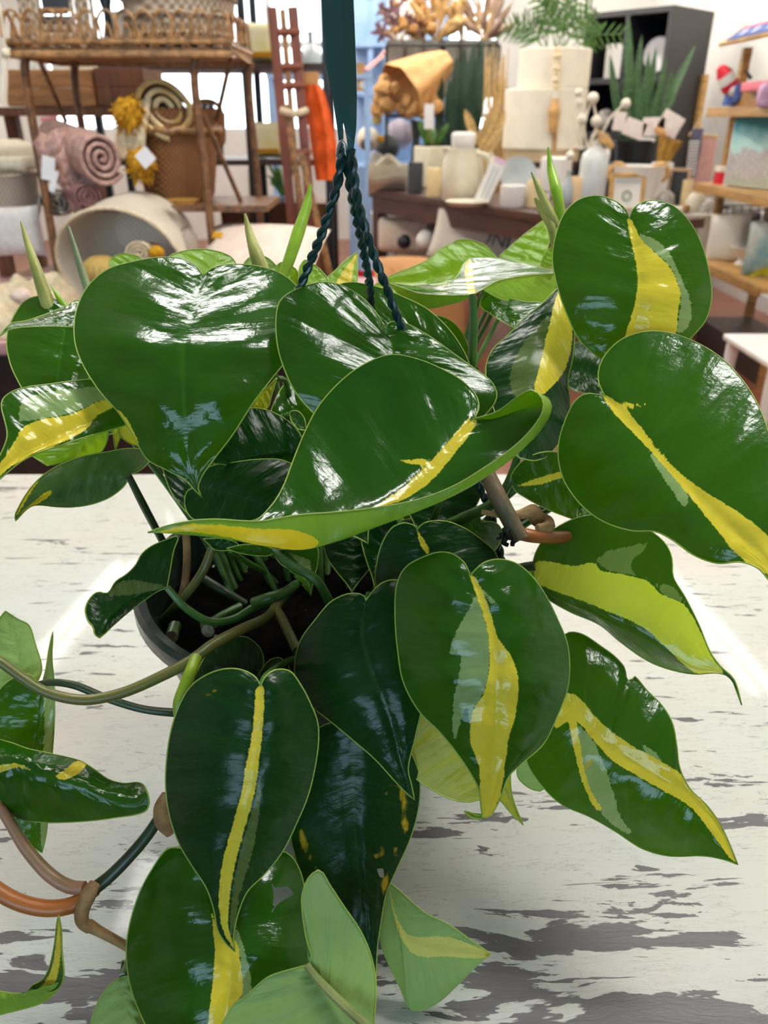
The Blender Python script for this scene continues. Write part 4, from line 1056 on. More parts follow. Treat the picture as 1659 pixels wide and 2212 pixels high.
leaf(cR([(195, 480), (245, 440), (250, 540), (330, 600), (420, 650)]), cR([(195, 480), (240, 560), (330, 640), (420, 650)]), [(0, .48), (1, .47)], m='lime', nrow=24, nv=8)
# filling foliage deep inside the crown
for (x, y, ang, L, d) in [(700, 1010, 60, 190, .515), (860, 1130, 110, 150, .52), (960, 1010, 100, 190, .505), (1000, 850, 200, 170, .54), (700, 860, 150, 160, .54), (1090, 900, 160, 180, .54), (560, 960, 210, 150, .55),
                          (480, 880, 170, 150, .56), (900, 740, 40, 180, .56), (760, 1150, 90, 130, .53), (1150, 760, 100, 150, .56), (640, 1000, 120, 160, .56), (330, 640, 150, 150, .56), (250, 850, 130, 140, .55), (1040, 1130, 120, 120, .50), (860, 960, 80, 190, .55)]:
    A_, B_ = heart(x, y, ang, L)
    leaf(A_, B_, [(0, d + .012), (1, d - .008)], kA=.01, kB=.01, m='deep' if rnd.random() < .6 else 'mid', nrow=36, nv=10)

# ------------------------------------------------------------------ rolled shoots
def shoot(pts, rs, m, label=None):
    MB().tube([px(*p) for p in pts], rs, 10, 8, flat=None).build('rolled_shoot', m, plant, label=label)


M_sht1 = mat('shoot_yellowish', (0.42, 0.42, 0.10), 0.42, 0.15, 60, 0.05, rgb2=(0.30, 0.30, 0.06))
M_sht2 = mat('shoot_grey_green', (0.22, 0.28, 0.12), 0.42, 0.15, 60, 0.05)
M_sht3 = mat('shoot_lime', (0.28, 0.48, 0.02), 0.35, 0.12, 60, 0.05)
shoot([(45, 478, .545), (58, 520, .545), (78, 580, .54), (98, 640, .54), (115, 690, .54)], [.0006, .0022, .0038, .0048, .005], M_sht1)
shoot([(148, 488, .56), (163, 540, .56), (178, 590, .56), (196, 640, .56)], [.0008, .0020, .0028, .0032], M_sht2)
shoot([(110, 615, .545), (128, 645, .54), (142, 665, .54)], [.0004, .002, .003], M_sht3)
shoot([(529, 462, .565), (538, 500, .565), (552, 545, .56), (566, 590, .56), (572, 640, .56)], [.0009, .0030, .0050, .0060, .006], M_sht1)
shoot([(671, 398, .565), (664, 440, .565), (645, 500, .56), (625, 560, .555), (606, 610, .55)], [.0008, .0034, .0046, .0042, .0034], M_sht3, 'bright lime rolled shoot')
shoot([(1184, 318, .565), (1190, 365, .565), (1201, 410, .56), (1210, 460, .56), (1212, 500, .56)], [.0006, .0030, .0042, .0036, .003], M_sht3)
shoot([(1148, 372, .56), (1165, 410, .56), (1185, 455, .56), (1204, 490, .56)], [.0006, .0026, .0036, .0036], M_sht1)
shoot([(1156, 428, .565), (1172, 455, .565), (1192, 490, .56), (1200, 540, .56)], [.0012, .0032, .0036, .003], M_sht1)

# ------------------------------------------------------------------ vines, nodes, sheaths, roots
def vine(pts, rs, m, name='vine', label=None):
    return MB().tube([px(*p) for p in pts], rs, 12, 8).build(name, m, plant, label=label)


vine([(640, 1262, .53), (604, 1300, .49), (578, 1332, .47), (520, 1360, .44), (460, 1392, .425), (415, 1425, .415), (350, 1460, .408), (260, 1498, .402), (180, 1512, .398), (100, 1495, .396), (45, 1462, .394), (0, 1430, .392), (-60, 1400, .39), (-130, 1440, .39), (-185, 1560, .392), (-190, 1700, .395), (-130, 1830, .399), (-60, 1882, .402)], [.003, .003, .003, .0031, .0031, .003, .0028, .0028, .0027, .0026, .0026, .0028, .003, .0034, .0038, .004], M_vine, label='olive vine running over the pot rim')
vine([(85, 1478, .43), (110, 1474, .428), (160, 1480, .425), (230, 1508, .425), (310, 1532, .425), (385, 1540, .43), (440, 1540, .445)], [.0018, .002, .0022, .0022, .0022, .0024, .0024], M_stalkdark)
vine([(424, 1420, .4135), (412, 1450, .406), (398, 1485, .402), (386, 1520, .40), (392, 1580, .40)], [.0032, .0032, .0032, .003, .0025], M_lime, label='bright lime stalk')
vine([(402, 1150, .52), (404, 1200, .515), (402, 1240, .515), (396, 1275, .52), (385, 1300, .53)], .0026, M_tan)
vine([(458, 1185, .505), (440, 1230, .505), (410, 1275, .51), (370, 1320, .52), (345, 1350, .53), (337, 1375, .54)], .003, M_vine)
vine([(592, 1310, .485), (608, 1335, .47), (625, 1370, .455), (642, 1405, .445)], .003, M_vine)
vine([(548, 1302, .49), (580, 1292, .485), (610, 1282, .49), (640, 1262, .51)], [.0034, .0036, .0034, .003], M_stalk)
vine([(455, 1345, .50), (480, 1330, .51), (520, 1310, .52)], .003, M_stalk)
vine([(440, 1250, .53), (480, 1275, .525), (530, 1305, .53)], .003, M_stalkdark)
for (x, y, d, a) in [(372, 1375, .487, 1.3), (450, 1362, .478, 0.3)]:
    p = px(x, y, d)
    mb = MB(); mb.tube([p + np.array([-.004 * math.cos(a), .012, .012 * math.sin(a) * .3 - .004]), p], .0042, 12, 1); mb.build('cut_stem', M_stalk, plant)
    MB().tube([p, p + np.array([0.0, -0.0012, 0.0004])], .0040, 12, 1).build('cut_end', M_cut, plant)
vine([(-60, 1880, .402), (0, 1928, .40), (50, 1952, .40), (105, 1962, .402), (160, 1953, .405), (205, 1918, .408)], .0042, M_orange, label='thick orange vine')
vine([(200, 1922, .408), (235, 1895, .41), (280, 1850, .412), (318, 1805, .415), (345, 1765, .418)], [.0036, .0034, .0032, .0031, .003], M_stalkdark)
vine([(-70, 1664, .412), (-40, 1690, .414), (-10, 1725, .414), (20, 1775, .412), (60, 1838, .41), (110, 1892, .408), (150, 1915, .407), (182, 1918, .406)], [.002, .0022, .0026, .0028, .0032, .0035, .0035, .0034], M_pink, label='pinkish vine')
vine([(205, 1908, .4035), (190, 1935, .402), (178, 1965, .402), (178, 1990, .403), (195, 2005, .405)], [.0030, .0042, .0038, .0034, .003], M_tan, 'node_sheath')
vine([(190, 1998, .405), (215, 2012, .407), (245, 2028, .41), (275, 2045, .415)], [.0032, .0026, .0024, .0024], M_tan, 'aerial_root')
vine([(362, 1715, .418), (350, 1745, .416), (354, 1775, .415), (368, 1802, .416)], [.003, .0044, .0050, .0024], M_tan, 'node_sheath')
# pieces at right: brown stem, orange side vine, curled sheath, dark roots
vine([(1030, 985, .468), (1048, 1015, .462), (1072, 1065, .458), (1100, 1120, .455), (1126, 1166, .453)], [.004, .0046, .0052, .0052, .0050], mat('stem_brown', (0.16, 0.095, 0.045), 0.5, 0.4, 30, 0.2, rgb2=(0.075, 0.075, 0.03)), label='thick brown stem')
vine([(1120, 1152, .456), (1150, 1158, .457), (1200, 1160, .468), (1260, 1158, .50)], .0040, M_orange)
MB().tube([px(1040, 1106, .462), px(1080, 1112, .460), px(1120, 1112, .462), px(1152, 1103, .465), px(1160, 1120, .470), px(1178, 1128, .468), px(1184, 1138, .462), px(1160, 1140, .456)], [.0015, .002, .003, .004, .005, .005, .004, .002], 10, 8, flat=(FWD, 0.5)).build('dry_sheath_curl', M_tan, plant)
for pts in ([(1126, 1150, .452), (1105, 1162, .452), (1088, 1160, .453), (1072, 1164, .454)], [(1102, 1160, .452), (1095, 1148, .451), (1106, 1142, .451), (1112, 1152, .452)], [(1092, 1162, .453), (1088, 1172, .453), (1098, 1178, .453)], [(1086, 1160, .453), (1084, 1150, .453)], [(1115, 1165, .452), (1108, 1172, .452), (1107, 1180, .452)]):
    MB().tube([px(*p) for p in pts], [.0018, .0015, .0012, .0008][:len(pts)], 7, 6).build('aerial_root', M_root, plant)
vine([(1118, 985, .475), (1108, 1020, .475), (1095, 1050, .478), (1070, 1085, .485), (1000, 1120, .50), (930, 1150, .515), (860, 1160, .53)], [.0024, .0028, .0030, .0036, .004, .004, .0036], M_stalk)
vine([(1112, 1058, .485), (1085, 1080, .488), (1050, 1100, .495)], .0024, M_stalk)
vine([(1156, 1222, .474), (1130, 1226, .478), (1095, 1235, .485), (1040, 1250, .50)], .0030, M_stalkdark)
# ================================================================== THE SHOP BEHIND
def C(r, g, b):
    """sRGB 0-255 colour of a material -> linear"""
    f = lambda c: (c / 255 / 12.92) if c / 255 <= 0.04045 else ((c / 255 + 0.055) / 1.055) ** 2.4
    return (f(r), f(g), f(b))


def axes(ang):
    """local axes turned by ang degrees about z: x = along, y = back"""
    a = math.radians(ang)
    return np.array([[math.cos(a), math.sin(a), 0], [-math.sin(a), math.cos(a), 0], [0, 0, 1.0]])


def basis(z, hint=(0, 0, 1)):
    z = unit(z); x = np.cross(hint, z)
    if np.linalg.norm(x) < 1e-4: x = np.array([1.0, 0, 0])
    x = unit(x); return np.array([x, np.cross(z, x), z])


UPZ = np.array([0, 0, 1.0])
M_cream = mat('cream_ceramic', C(222, 214, 186), 0.35, 0.05, 8)
M_ivory = mat('ivory_card', C(235, 226, 205), 0.6, 0.04, 8)
M_white = mat('white_matte', C(236, 232, 224), 0.55, 0.03, 8)
M_wcloth = weave('white_linen', C(232, 226, 212), C(205, 198, 182), 420, 0.9, 0.25)
M_darkwood = mat('dark_walnut', C(74, 38, 26), 0.45, 0.25, 6, 0.03, stretch=(1, 1, 9))
M_oak = mat('honey_oak', C(205, 160, 95), 0.5, 0.18, 6, 0.03, stretch=(1, 1, 6))
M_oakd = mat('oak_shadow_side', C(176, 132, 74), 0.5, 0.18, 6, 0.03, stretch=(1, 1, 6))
M_black = mat('black_metal', C(22, 24, 28), 0.4, 0.1, 20)
M_bookblk = mat('black_laminate', C(40, 38, 42), 0.5, 0.06, 10)
M_rattan = mat('rattan_cane', C(172, 126, 76), 0.5, 0.3, 40, 0.1)
M_rattand = mat('rattan_brown', C(128, 86, 50), 0.5, 0.3, 40, 0.1)
M_wicker = weave('brown_wicker', C(165, 108, 56), C(70, 38, 16), 340, 0.7, 0.8)
M_basketw = weave('white_woven_basket', C(244, 238, 222), C(176, 160, 132), 330, 0.85, 0.7)
M_basketg = weave('grey_woven_basket', C(196, 184, 168), C(140, 126, 110), 300, 0.85, 0.7)
M_lattice = weave('whitewashed_lattice', C(205, 188, 165), C(120, 92, 66), 190, 0.8, 0.9)
M_mauve = mat('mauve_knit', C(204, 166, 152), 0.95, 0.2, 60, 0.35, rgb2=C(158, 120, 112))
M_mustard = mat('mustard_wool', C(214, 160, 22), 0.95, 0.25, 70, 0.5, rgb2=C(170, 118, 10))
M_natural = mat('natural_cotton', C(226, 208, 172), 0.95, 0.12, 60, 0.2)
M_tag = mat('paper_tag', C(236, 234, 232), 0.7, 0.03, 20)
M_crate = mat('crate_pine', C(168, 116, 66), 0.65, 0.2, 5, 0.05, stretch=(1, 1, 8))
M_crated = mat('crate_brown', C(112, 70, 42), 0.65, 0.2, 5, 0.05, stretch=(8, 1, 1))
M_redwood = mat('reddish_wood', C(150, 84, 62), 0.45, 0.2, 8, 0.03, stretch=(1, 1, 0.2))
M_orangec = mat('orange_cloth', C(226, 92, 18), 0.9, 0.12, 30, 0.1)
M_kraft = mat('kraft_paper', C(204, 152, 92), 0.75, 0.12, 12, 0.1)
M_dried = mat('dried_flower_tan', C(196, 152, 92), 0.9, 0.3, 60, 0.3, rgb2=C(150, 104, 60))
M_driedp = mat('dried_flower_purple', C(112, 78, 84), 0.9, 0.3, 60, 0.3)
M_straw = mat('straw_grass', C(214, 178, 116), 0.9, 0.2, 60, 0.2)
M_snake = mat('snake_plant_green', C(74, 108, 60), 0.45, 0.3, 24, 0.0, stretch=(1, 1, 3), rgb2=C(44, 76, 44))
M_snaked = mat('snake_plant_dark', C(36, 66, 40), 0.45, 0.3, 24, 0.0, stretch=(1, 1, 3), rgb2=C(20, 44, 30))
M_palm = mat('palm_green', C(82, 122, 40), 0.5, 0.3, 30, rgb2=C(46, 84, 26))
M_blue = mat('pale_blue_paint_sky_cast', C(150, 182, 222), 0.6, 0.06, 4)  # whitish blue with the blue cast of the sky put into the colour
M_paleyel = mat('pale_yellow_print', C(224, 214, 140), 0.8, 0.15, 10, rgb2=C(232, 226, 190))
M_wax = mat('candle_wax', C(240, 214, 160), 0.45, 0.05, 10)
M_red = mat('bright_red', C(206, 20, 44), 0.5, 0.06, 10)
M_navy = mat('navy_fabric', C(70, 92, 150), 0.8, 0.08, 30)
M_gold = mat('brass_gold', C(196, 152, 72), 0.4, 0.15, 20, metal=0.5)
M_silver = mat('silver_metal', C(200, 200, 204), 0.28, 0.06, 10, metal=0.7)
M_charcoal = mat('charcoal_block', C(52, 56, 60), 0.6, 0.1, 20)
M_greypl = mat('grey_glaze', C(176, 184, 182), 0.35, 0.05, 10)
M_stone = mat('grey_stone', C(186, 178, 170), 0.9, 0.3, 18, 0.4)
M_mauvetop = mat('mauve_table_top', C(196, 152, 150), 0.45, 0.08, 6, stretch=(1, 6, 1))
M_rope = mat('cotton_cord', C(232, 222, 200), 0.9, 0.05, 40)


def TH(name, p, label, cat, group=None):
    return thing(name, p, label, cat, group)


def solo(mb, name, m, label, cat, group=None, smooth=True, kind=None):
    return tag(mb.build(name, m, None, smooth), label, cat, group, kind)


def pillow_mb(c, w, h, t, ax, n=16, pw=2.6):
    """puffy cushion: w along ax[0], h along ax[2], thickness t along ax[1]"""
    mb = MB(); vs = []; fs = []
    for s in (-1, 1):
        for i in range(n + 1):
            for j in range(n + 1):
                u = -1 + 2 * i / n; v = -1 + 2 * j / n
                pin = 1 - 0.07 * (1 - v * v) * abs(u) ** 3; pin2 = 1 - 0.07 * (1 - u * u) * abs(v) ** 3
                d = (max(0, (1 - abs(u) ** pw)) * max(0, (1 - abs(v) ** pw))) ** 0.45
                vs.append(np.asarray(c) + ax[0] * u * pin * w / 2 + ax[2] * v * pin2 * h / 2 + ax[1] * s * d * t / 2)
    k = (n + 1) ** 2
    for s in (0, 1):
        for i in range(n):
            for j in range(n):
                q = [s * k + i * (n + 1) + j, s * k + (i + 1) * (n + 1) + j, s * k + (i + 1) * (n + 1) + j + 1, s * k + i * (n + 1) + j + 1]
                fs.append(tuple(q if s == 0 else q[::-1]))
    return mb.add(vs, fs)


def roll_mb(c0, c1, r, seed=0, wob=0.06):
    """rolled blanket: spiral sheet with thickness, from end c1 (seen) back to c0"""
    A = basis(np.asarray(c1) - np.asarray(c0))
    L = np.linalg.norm(np.asarray(c1) - np.asarray(c0))
    mb = MB(); vs = []; fs = []
    n = 110; turns = 3.3
    rg = random.Random(seed); ph = rg.uniform(0, 6)
    rows = []
    for k in range(n + 1):
        t = k / n; a = ph + t * turns * 2 * math.pi
        rr = r * (0.12 + 0.88 * t) * (1 + wob * math.sin(2 * a + ph))
        rows.append((rr, a))
    th = r * 0.16
    for (rr, a) in rows:
        for (dr, z) in ((0, L), (-th * 0.5, L + th * 0.35), (-th, L), (-th, 0), (0, 0)):
            p = np.asarray(c0) + A[0] * (rr + dr) * math.cos(a) + A[1] * (rr + dr) * math.sin(a) + A[2] * z
            vs.append(p)
    for k in range(n):
        for j in range(5):
            j2 = (j + 1) % 5
            fs.append((k * 5 + j, (k + 1) * 5 + j, (k + 1) * 5 + j2, k * 5 + j2))
    fs += [tuple(range(5)), tuple(n * 5 + j for j in range(4, -1, -1))]
    return mb.add(vs, fs)


def fringe_mb(c, r, n=90, drop=0.0, seed=0, th=0.0035):
    rg = random.Random(seed); mb = MB()
    if n >= 90: mb.ball(c, r * .72, 14, 10, None, .12, seed)
    for i in range(n):
        d = unit([rg.gauss(0, 1), rg.gauss(0, 1), rg.gauss(0, 1)])
        p0 = np.asarray(c) + d * r * 0.35
        p1 = np.asarray(c) + d * r * rg.uniform(0.8, 1.05) - UPZ * drop * rg.random()
        pm = (p0 + p1) / 2 + unit([rg.gauss(0, 1), rg.gauss(0, 1), rg.gauss(0, 1)]) * r * 0.18
        mb.tube([p0, pm, p1], [th, th, th * 0.6], 5, 3)
    return mb


def price_tag(c, w, h, ang, parent, lean=0.0):
    a = math.radians(ang)
    X = RGT * math.cos(a) + UPZ * math.sin(a); Z = -RGT * math.sin(a) + UPZ * math.cos(a)
    Y = np.cross(Z, X)
    MB().box(c, (w, 0.0015, h), np.array([X, Y, Z])).build('price_tag', M_tag, parent, smooth=False)


# ---- long display table, left -------------------------------------------------
DZ = 0.75
dt = TH('display_table', (-1.15, 2.85, 0), 'dark display table with mauve top carrying baskets and throws', 'table')
MB().box((-1.18, 2.88, DZ - 0.02), (2.3, 1.1, 0.04), bev=0.006).build('table_top', M_mauvetop, dt)
MB().box((-1.18, 2.90, 0.40), (2.2, 1.0, 0.62)).build('cabinet_body', M_cabin, dt, smooth=False)
for sx_ in (-2.25, -0.11):
    for sy_ in (2.43, 3.36):
        MB().box((sx_, sy_, 0.36), (0.07, 0.07, 0.72)).build('leg', M_cabin, dt, smooth=False)

# tipped basket with its content
bm_c = at(262, 575, 2.62)
bax = unit(np.array([-0.10, -0.95, -0.24]))
bA = basis(bax)
tb = TH('woven_basket', (bm_c[0], 2.75, DZ), 'white woven basket lying tipped on its side on the mauve table', 'basket')
MB().lathe(bm_c - bax * 0.30, [(0.0, 0.0), (0.135, 0.0), (0.165, 0.04), (0.188, 0.14), (0.205, 0.29), (0.209, 0.30), (0.2085, 0.306), (0.200, 0.306), (0.197, 0.30), (0.18, 0.14), (0.157, 0.05), (0.12, 0.014), (0.0, 0.014)], 56, bA, False, 1.03, 0.92).build('basket_body', M_basketw, tb)
mb = MB(); mb.tube([bm_c + bax * 0.004 + bA[0] * 0.206 * 1.03 * math.cos(a) + bA[1] * 0.206 * .92 * math.sin(a) for a in np.linspace(0, 2 * math.pi, 41)], 0.006, 8, 1)
mb.build('basket_rim', M_natural, tb)
g0 = at(222, 592, 2.56)
solo(MB().lathe(g0 - UPZ * 0.055, [(0, 0), (.03, .003), (.058, .03), (.066, .058), (.058, .088), (.03, .108), (0, .104)], 40, None, False, 1, 1, .05, 10), 'striped_gourd', mat('striped_ochre', C(206, 172, 88), 0.6, 0.3, 30, 0, stretch=(6, 6, .3)), 'ochre striped gourd ball inside the tipped white basket', 'gourd')
solo(roll_mb(at(330, 548, 2.72), at(300, 548, 2.54), 0.042, 3), 'rolled_towel', M_natural, 'rolled tan cloth inside the tipped white basket', 'towel')
solo(MB().ball(at(338, 545, 2.55), (.026, .026, .02), jit=.05, seed=4), 'wool_ball', M_mustard, 'small mustard wool ball inside the tipped basket', 'wool ball')
# crumpled cream throw in front of the leg
rg = random.Random(3)
mb = MB(); vs = []; fs = []
x_a, x_b, y_a, y_b = at(-60, 620, 2.5)[0], at(150, 620, 2.5)[0], 2.37, 2.70
nx_, ny_ = 56, 40
for s_ in (1, 0):
    for i in range(nx_ + 1):
        for j in range(ny_ + 1):
            u, v = i / nx_, j / ny_
            f1 = 1 - abs(math.sin(7.0 * u + 3.5 * math.sin(4 * v + 1) + 1.2)); f2 = 1 - abs(math.sin(9.0 * v + 3.0 * math.sin(5 * u)))
            f3 = math.sin(19 * u + 6 * v) * math.sin(15 * v - 8 * u + 2)
            env = (max(0, 1 - (2 * u - 1) ** 4) * max(0, 1 - (2 * v - 1) ** 4)) ** .6
            h = env * (.045 + .055 * (v * .8 + .2) + .055 * f1 + .035 * f2 + .010 * f3)
            vs.append((x_a + (x_b - x_a) * u + .018 * f2 * env, y_a + (y_b - y_a) * v + .02 * f1 * env, DZ + .002 + (h if s_ else h * .2)))
k_ = (nx_ + 1) * (ny_ + 1)
for s_ in (0, 1):
    for i in range(nx_):
        for j in range(ny_):
            q = [s_ * k_ + i * (ny_ + 1) + j, s_ * k_ + (i + 1) * (ny_ + 1) + j, s_ * k_ + (i + 1) * (ny_ + 1) + j + 1, s_ * k_ + i * (ny_ + 1) + j + 1]
            fs.append(tuple(q if s_ == 0 else q[::-1]))
mb.add(vs, fs)
solo(mb, 'crumpled_throw', M_natural, 'crumpled cream throw heaped at the left end of the mauve table', 'throw')
solo(MB().ball(at(48, 640, 2.42), (.035, .03, .025), jit=.12, seed=9), 'cotton_bundle', mat('blush_cotton', C(232, 206, 186), .95, .1, 50, .2), 'small blush cotton bundle in front of the crumpled throw', 'bundle')
solo(pillow_mb(at(28, 500, 2.85), 0.20, 0.17, 0.09, axes(10)), 'white_cushion', mat('white_fleece', C(226, 220, 214), .95, .06, 60, .2), 'white fleece cushion under the grey basket behind the crumpled throw', 'cushion')
wb = TH('low_basket', at(8, 462, 2.98), 'low grey woven basket at the left edge holding folded cream cloths', 'basket')
MB().lathe(at(8, 470, 2.98), [(0, 0), (.12, 0), (.13, .02), (.138, .13), (.146, .145), (.14, .15), (.128, .14), (.11, .02), (0, .015)], 40, None, False).build('basket_body', M_basketg, wb)
for k, (x, y) in enumerate([(25, 352), (10, 322)]):
    solo(MB().box(at(x, y, 2.98 + .03 * k), (.19, .14, .045), basis([.12, -.1, 1]) if k else axes(-12), .018), 'folded_cloth', mat('cream_muslin', C(236, 224, 196), .95, .06, 50, .15), ['cream folded cloth lying low in the grey basket', 'upper cream folded cloth tilted on top of the grey basket'][k], 'cloth')
solo(roll_mb(at(132, 440, 3.05), at(120, 440, 2.86), 0.055, 8), 'rolled_blanket', mat('grey_knit', C(188, 180, 168), .95, .2, 70, .3), 'rolled grey knit blanket behind the brown cane leg', 'blanket')

# mauve rolled throw
mv = TH('rolled_throw', (at(180, 350, 2.8)[0], 2.85, DZ), 'dusty mauve rolled throw with two paper tags beside the tipped basket', 'throw')
roll_mb(at(125, 305, 3.02), at(220, 342, 2.70), 0.082, 5, 0.05).build('roll', M_mauve, mv)
mb = MB()
for i in range(14):
    t = i / 13
    mb.ball(at(115 + 75 * t + rg.uniform(-16, 16), 330 + 95 * t + rg.uniform(-22, 16), 2.80), (.055, .04, .06), 10, 8, basis([rg.gauss(0, .5), 0, 1]), .09, 20 + i)
mb.build('draped_end', M_mauve, mv)
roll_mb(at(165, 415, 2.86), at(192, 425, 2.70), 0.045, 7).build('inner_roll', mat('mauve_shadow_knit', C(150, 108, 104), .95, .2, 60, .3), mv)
price_tag(at(104, 364, 2.66), .040, .070, -14, mv); price_tag(at(116, 392, 2.65), .018, .066, -22, mv)

# mustard tassel throw
mt = TH('tassel_throw', (at(330, 300, 2.9)[0], 3.0, DZ), 'cream rolled throw with mustard yellow tassels standing in the brown wicker basket', 'throw')
roll_mb(at(388, 262, 3.22), at(358, 234, 2.84), 0.100, 12, 0.10).build('roll', mat('cream_mustard_stripe', C(226, 206, 164), .95, .2, 12, .2, rgb2=C(200, 160, 80), stretch=(1, 9, 1)), mt)
fringe_mb(at(278, 247, 2.80), .066, 110, .02, 1).build('tassel', M_mustard, mt)
fringe_mb(at(302, 352, 2.78), .058, 100, .02, 2).build('tassel', M_mustard, mt)
fringe_mb(at(278, 300, 2.82), .036, 60, .06, 3).build('tassel', M_mustard, mt)
mb = MB()
for k in range(7):
    mb.tube([at(320 - 6 * k, 215 + 4 * k, 2.84), at(310 - 8 * k, 275, 2.80), at(305 - 9 * k, 340, 2.80)], .011, 8, 5)
mb.build('draped_end', M_natural, mt)
price_tag(at(314, 340, 2.70), .048, .048, 38, mt)

# wicker baskets on the stand's lower shelf
b1 = at(395, 430, 2.98)
wk = TH('wicker_basket', b1, 'large brown wicker basket with banded rim under the cane stand', 'basket')
MB().lathe(b1, [(0, 0), (.105, 0), (.115, .02), (.132, .13), (.142, .205), (.150, .21), (.150, .235), (.142, .24), (.132, .20), (.12, .13), (.1, .02), (0, .015)], 44, None, False).build('basket_body', M_wicker, wk)
mb = MB(); mb.tube([b1 + np.array([.152 * math.cos(a), .152 * math.sin(a), .222 + .004 * math.sin(14 * a)]) for a in np.linspace(0, 2 * math.pi, 60)], .011, 8, 1); mb.build('basket_rim', M_rattan, wk)
MB().lathe(b1 + UPZ * .236, [(.146, 0), (.152, .05), (.155, .052), (.146, .05), (.14, .0)], 44, None, False).build('collar', M_wicker, wk)
b2 = at(452, 318, 3.12)
wk2 = TH('small_basket', b2, 'small round cane basket with looped handle behind the large wicker basket', 'basket')
MB().lathe(b2, [(0, 0), (.05, 0), (.062, .02), (.068, .11), (.062, .115), (.055, .02), (0, .012)], 30, None, False).build('basket_body', M_wicker, wk2)
mb = MB(); mb.tube([b2 + np.array([.055 * math.cos(a), .02 * math.sin(a), .11 + .04 * math.sin(a)]) for a in np.linspace(0, math.pi, 12)], .008, 8, 2); mb.build('handle', M_rattan, wk2)
dish = at(396, 442, 2.7)
solo(MB().lathe(dish, [(0, 0), (.03, 0), (.052, .014), (.055, .016), (.03, .006), (0, .005)], 30, None, False), 'metal_dish', M_gold, 'small shiny brass dish right of the tipped basket', 'dish')

# burlap-like cream cushions right of the basket
def sack(c, w, h, t, ang, tilt, m, label):
    A = axes(ang); Z = unit(A[2] * math.cos(tilt) + A[1] * math.sin(tilt)); Y = np.cross(Z, A[0])
    o = TH('printed_cushion', c, label, 'cushion')
    pillow_mb(c, w, h, t, np.array([A[0], Y, Z])).build('cover', m, o)
    return o, A[0], Y, Z
sk, X_, Y_, Z_ = sack(at(560, 560, 2.75), .44, .30, .14, -14, .95, mat('cream_canvas', C(238, 226, 206), .9, .06, 12, .1, rgb2=C(232, 208, 190)), 'flat cream canvas cushion with an orange label beside the tipped basket')
MB().box(at(470, 508, 2.66), (.034, .003, .026), np.array([X_, Y_, Z_])).build('label_patch', M_mustard, sk, smooth=False)
solo(MB().ball(at(405, 530, 2.72), (.035, .05, .06), jit=.06, seed=2), 'rolled_mat', M_basketg, 'grey edge of a rolled mat between basket and cream cushion', 'mat')

# ---- cane plant stand -------------------------------------------------------------
FLx = at(45, 108, 2.78); FRx = at(415, 112, 2.78)
BRx = at(533, 108, 3.12); BLx = at(150, 100, 3.12)
TZs = 1.555
ps = TH('plant_stand', ((FLx[0] + BRx[0]) / 2, 2.95, DZ), 'cane plant stand with looped gallery standing on the mauve table', 'stand')
corners = [FLx, FRx, BRx, BLx]
mb = MB()
cx0, cx1 = FLx[0] - .02, BRx[0] + .01
mb.box(((cx0 + cx1) / 2, 2.95, TZs - .012), (cx1 - cx0, .40, .018))
for i in range(15):
    x = cx0 + (cx1 - cx0) * i / 14
    mb.tube([(x, 2.74, TZs + .002), (x, 3.16, TZs + .002)], .006, 6, 1)
mb.build('tray', M_rattan, ps)
mb = MB()
for z, r in ((TZs - .022, .010), (TZs + .012, .009)):
    mb.tube([(cx0, 2.74, z), (cx1, 2.74, z), (cx1, 3.16, z), (cx0, 3.16, z), (cx0, 2.74, z)], r, 8, 1)
mb.build('tray_edge', M_rattan, ps)
mb = MB()
nl = 12
for i in range(nl):
    x = cx0 + (cx1 - cx0) * (i + .5) / nl; w = (cx1 - cx0) / nl * .62
    mb.tube([(x + w * math.cos(a), 2.735, TZs + .02 + .072 * math.sin(a)) for a in np.linspace(0, math.pi, 14)], .0045, 6, 1)
    mb.tube([(x - .012, 2.735, TZs + .02), (x, 2.735, TZs + .06), (x + .012, 2.735, TZs + .02)], .004, 6, 3)
for s_ in (cx0, cx1):
    for i in range(5):
        y = 2.76 + .08 * i
        mb.tube([(s_, y + .05 * math.cos(a), TZs + .02 + .07 * math.sin(a)) for a in np.linspace(0, math.pi, 10)], .0045, 6, 1)
mb.build('looped_gallery', M_rattan, ps)
for (c, sp_) in ((FLx, -.012), (FRx, .008), (BRx, .01), (BLx, 0)):
    MB().tube([(c[0] + .012, c[1], TZs - .02), (c[0], c[1], TZs - .07), (c[0] + sp_ * .5, c[1], 1.2), (c[0] + sp_, c[1], DZ)], .0135, 10, 6).build('leg', M_rattand, ps)
for a, b in (((80, 118), (142, 262)), ((500, 118), (468, 260)), ((440, 250), (535, 470))):
    MB().tube([at(*a, 2.80), at(*b, 2.95)], .008, 8, 1).build('brace', M_rattand, ps)
MB().box(((cx0 + cx1) / 2 + .1, 2.97, at(0, 432, 2.97)[2] - .012), (.62, .36, .02)).build('lower_shelf', M_rattand, ps, smooth=False)

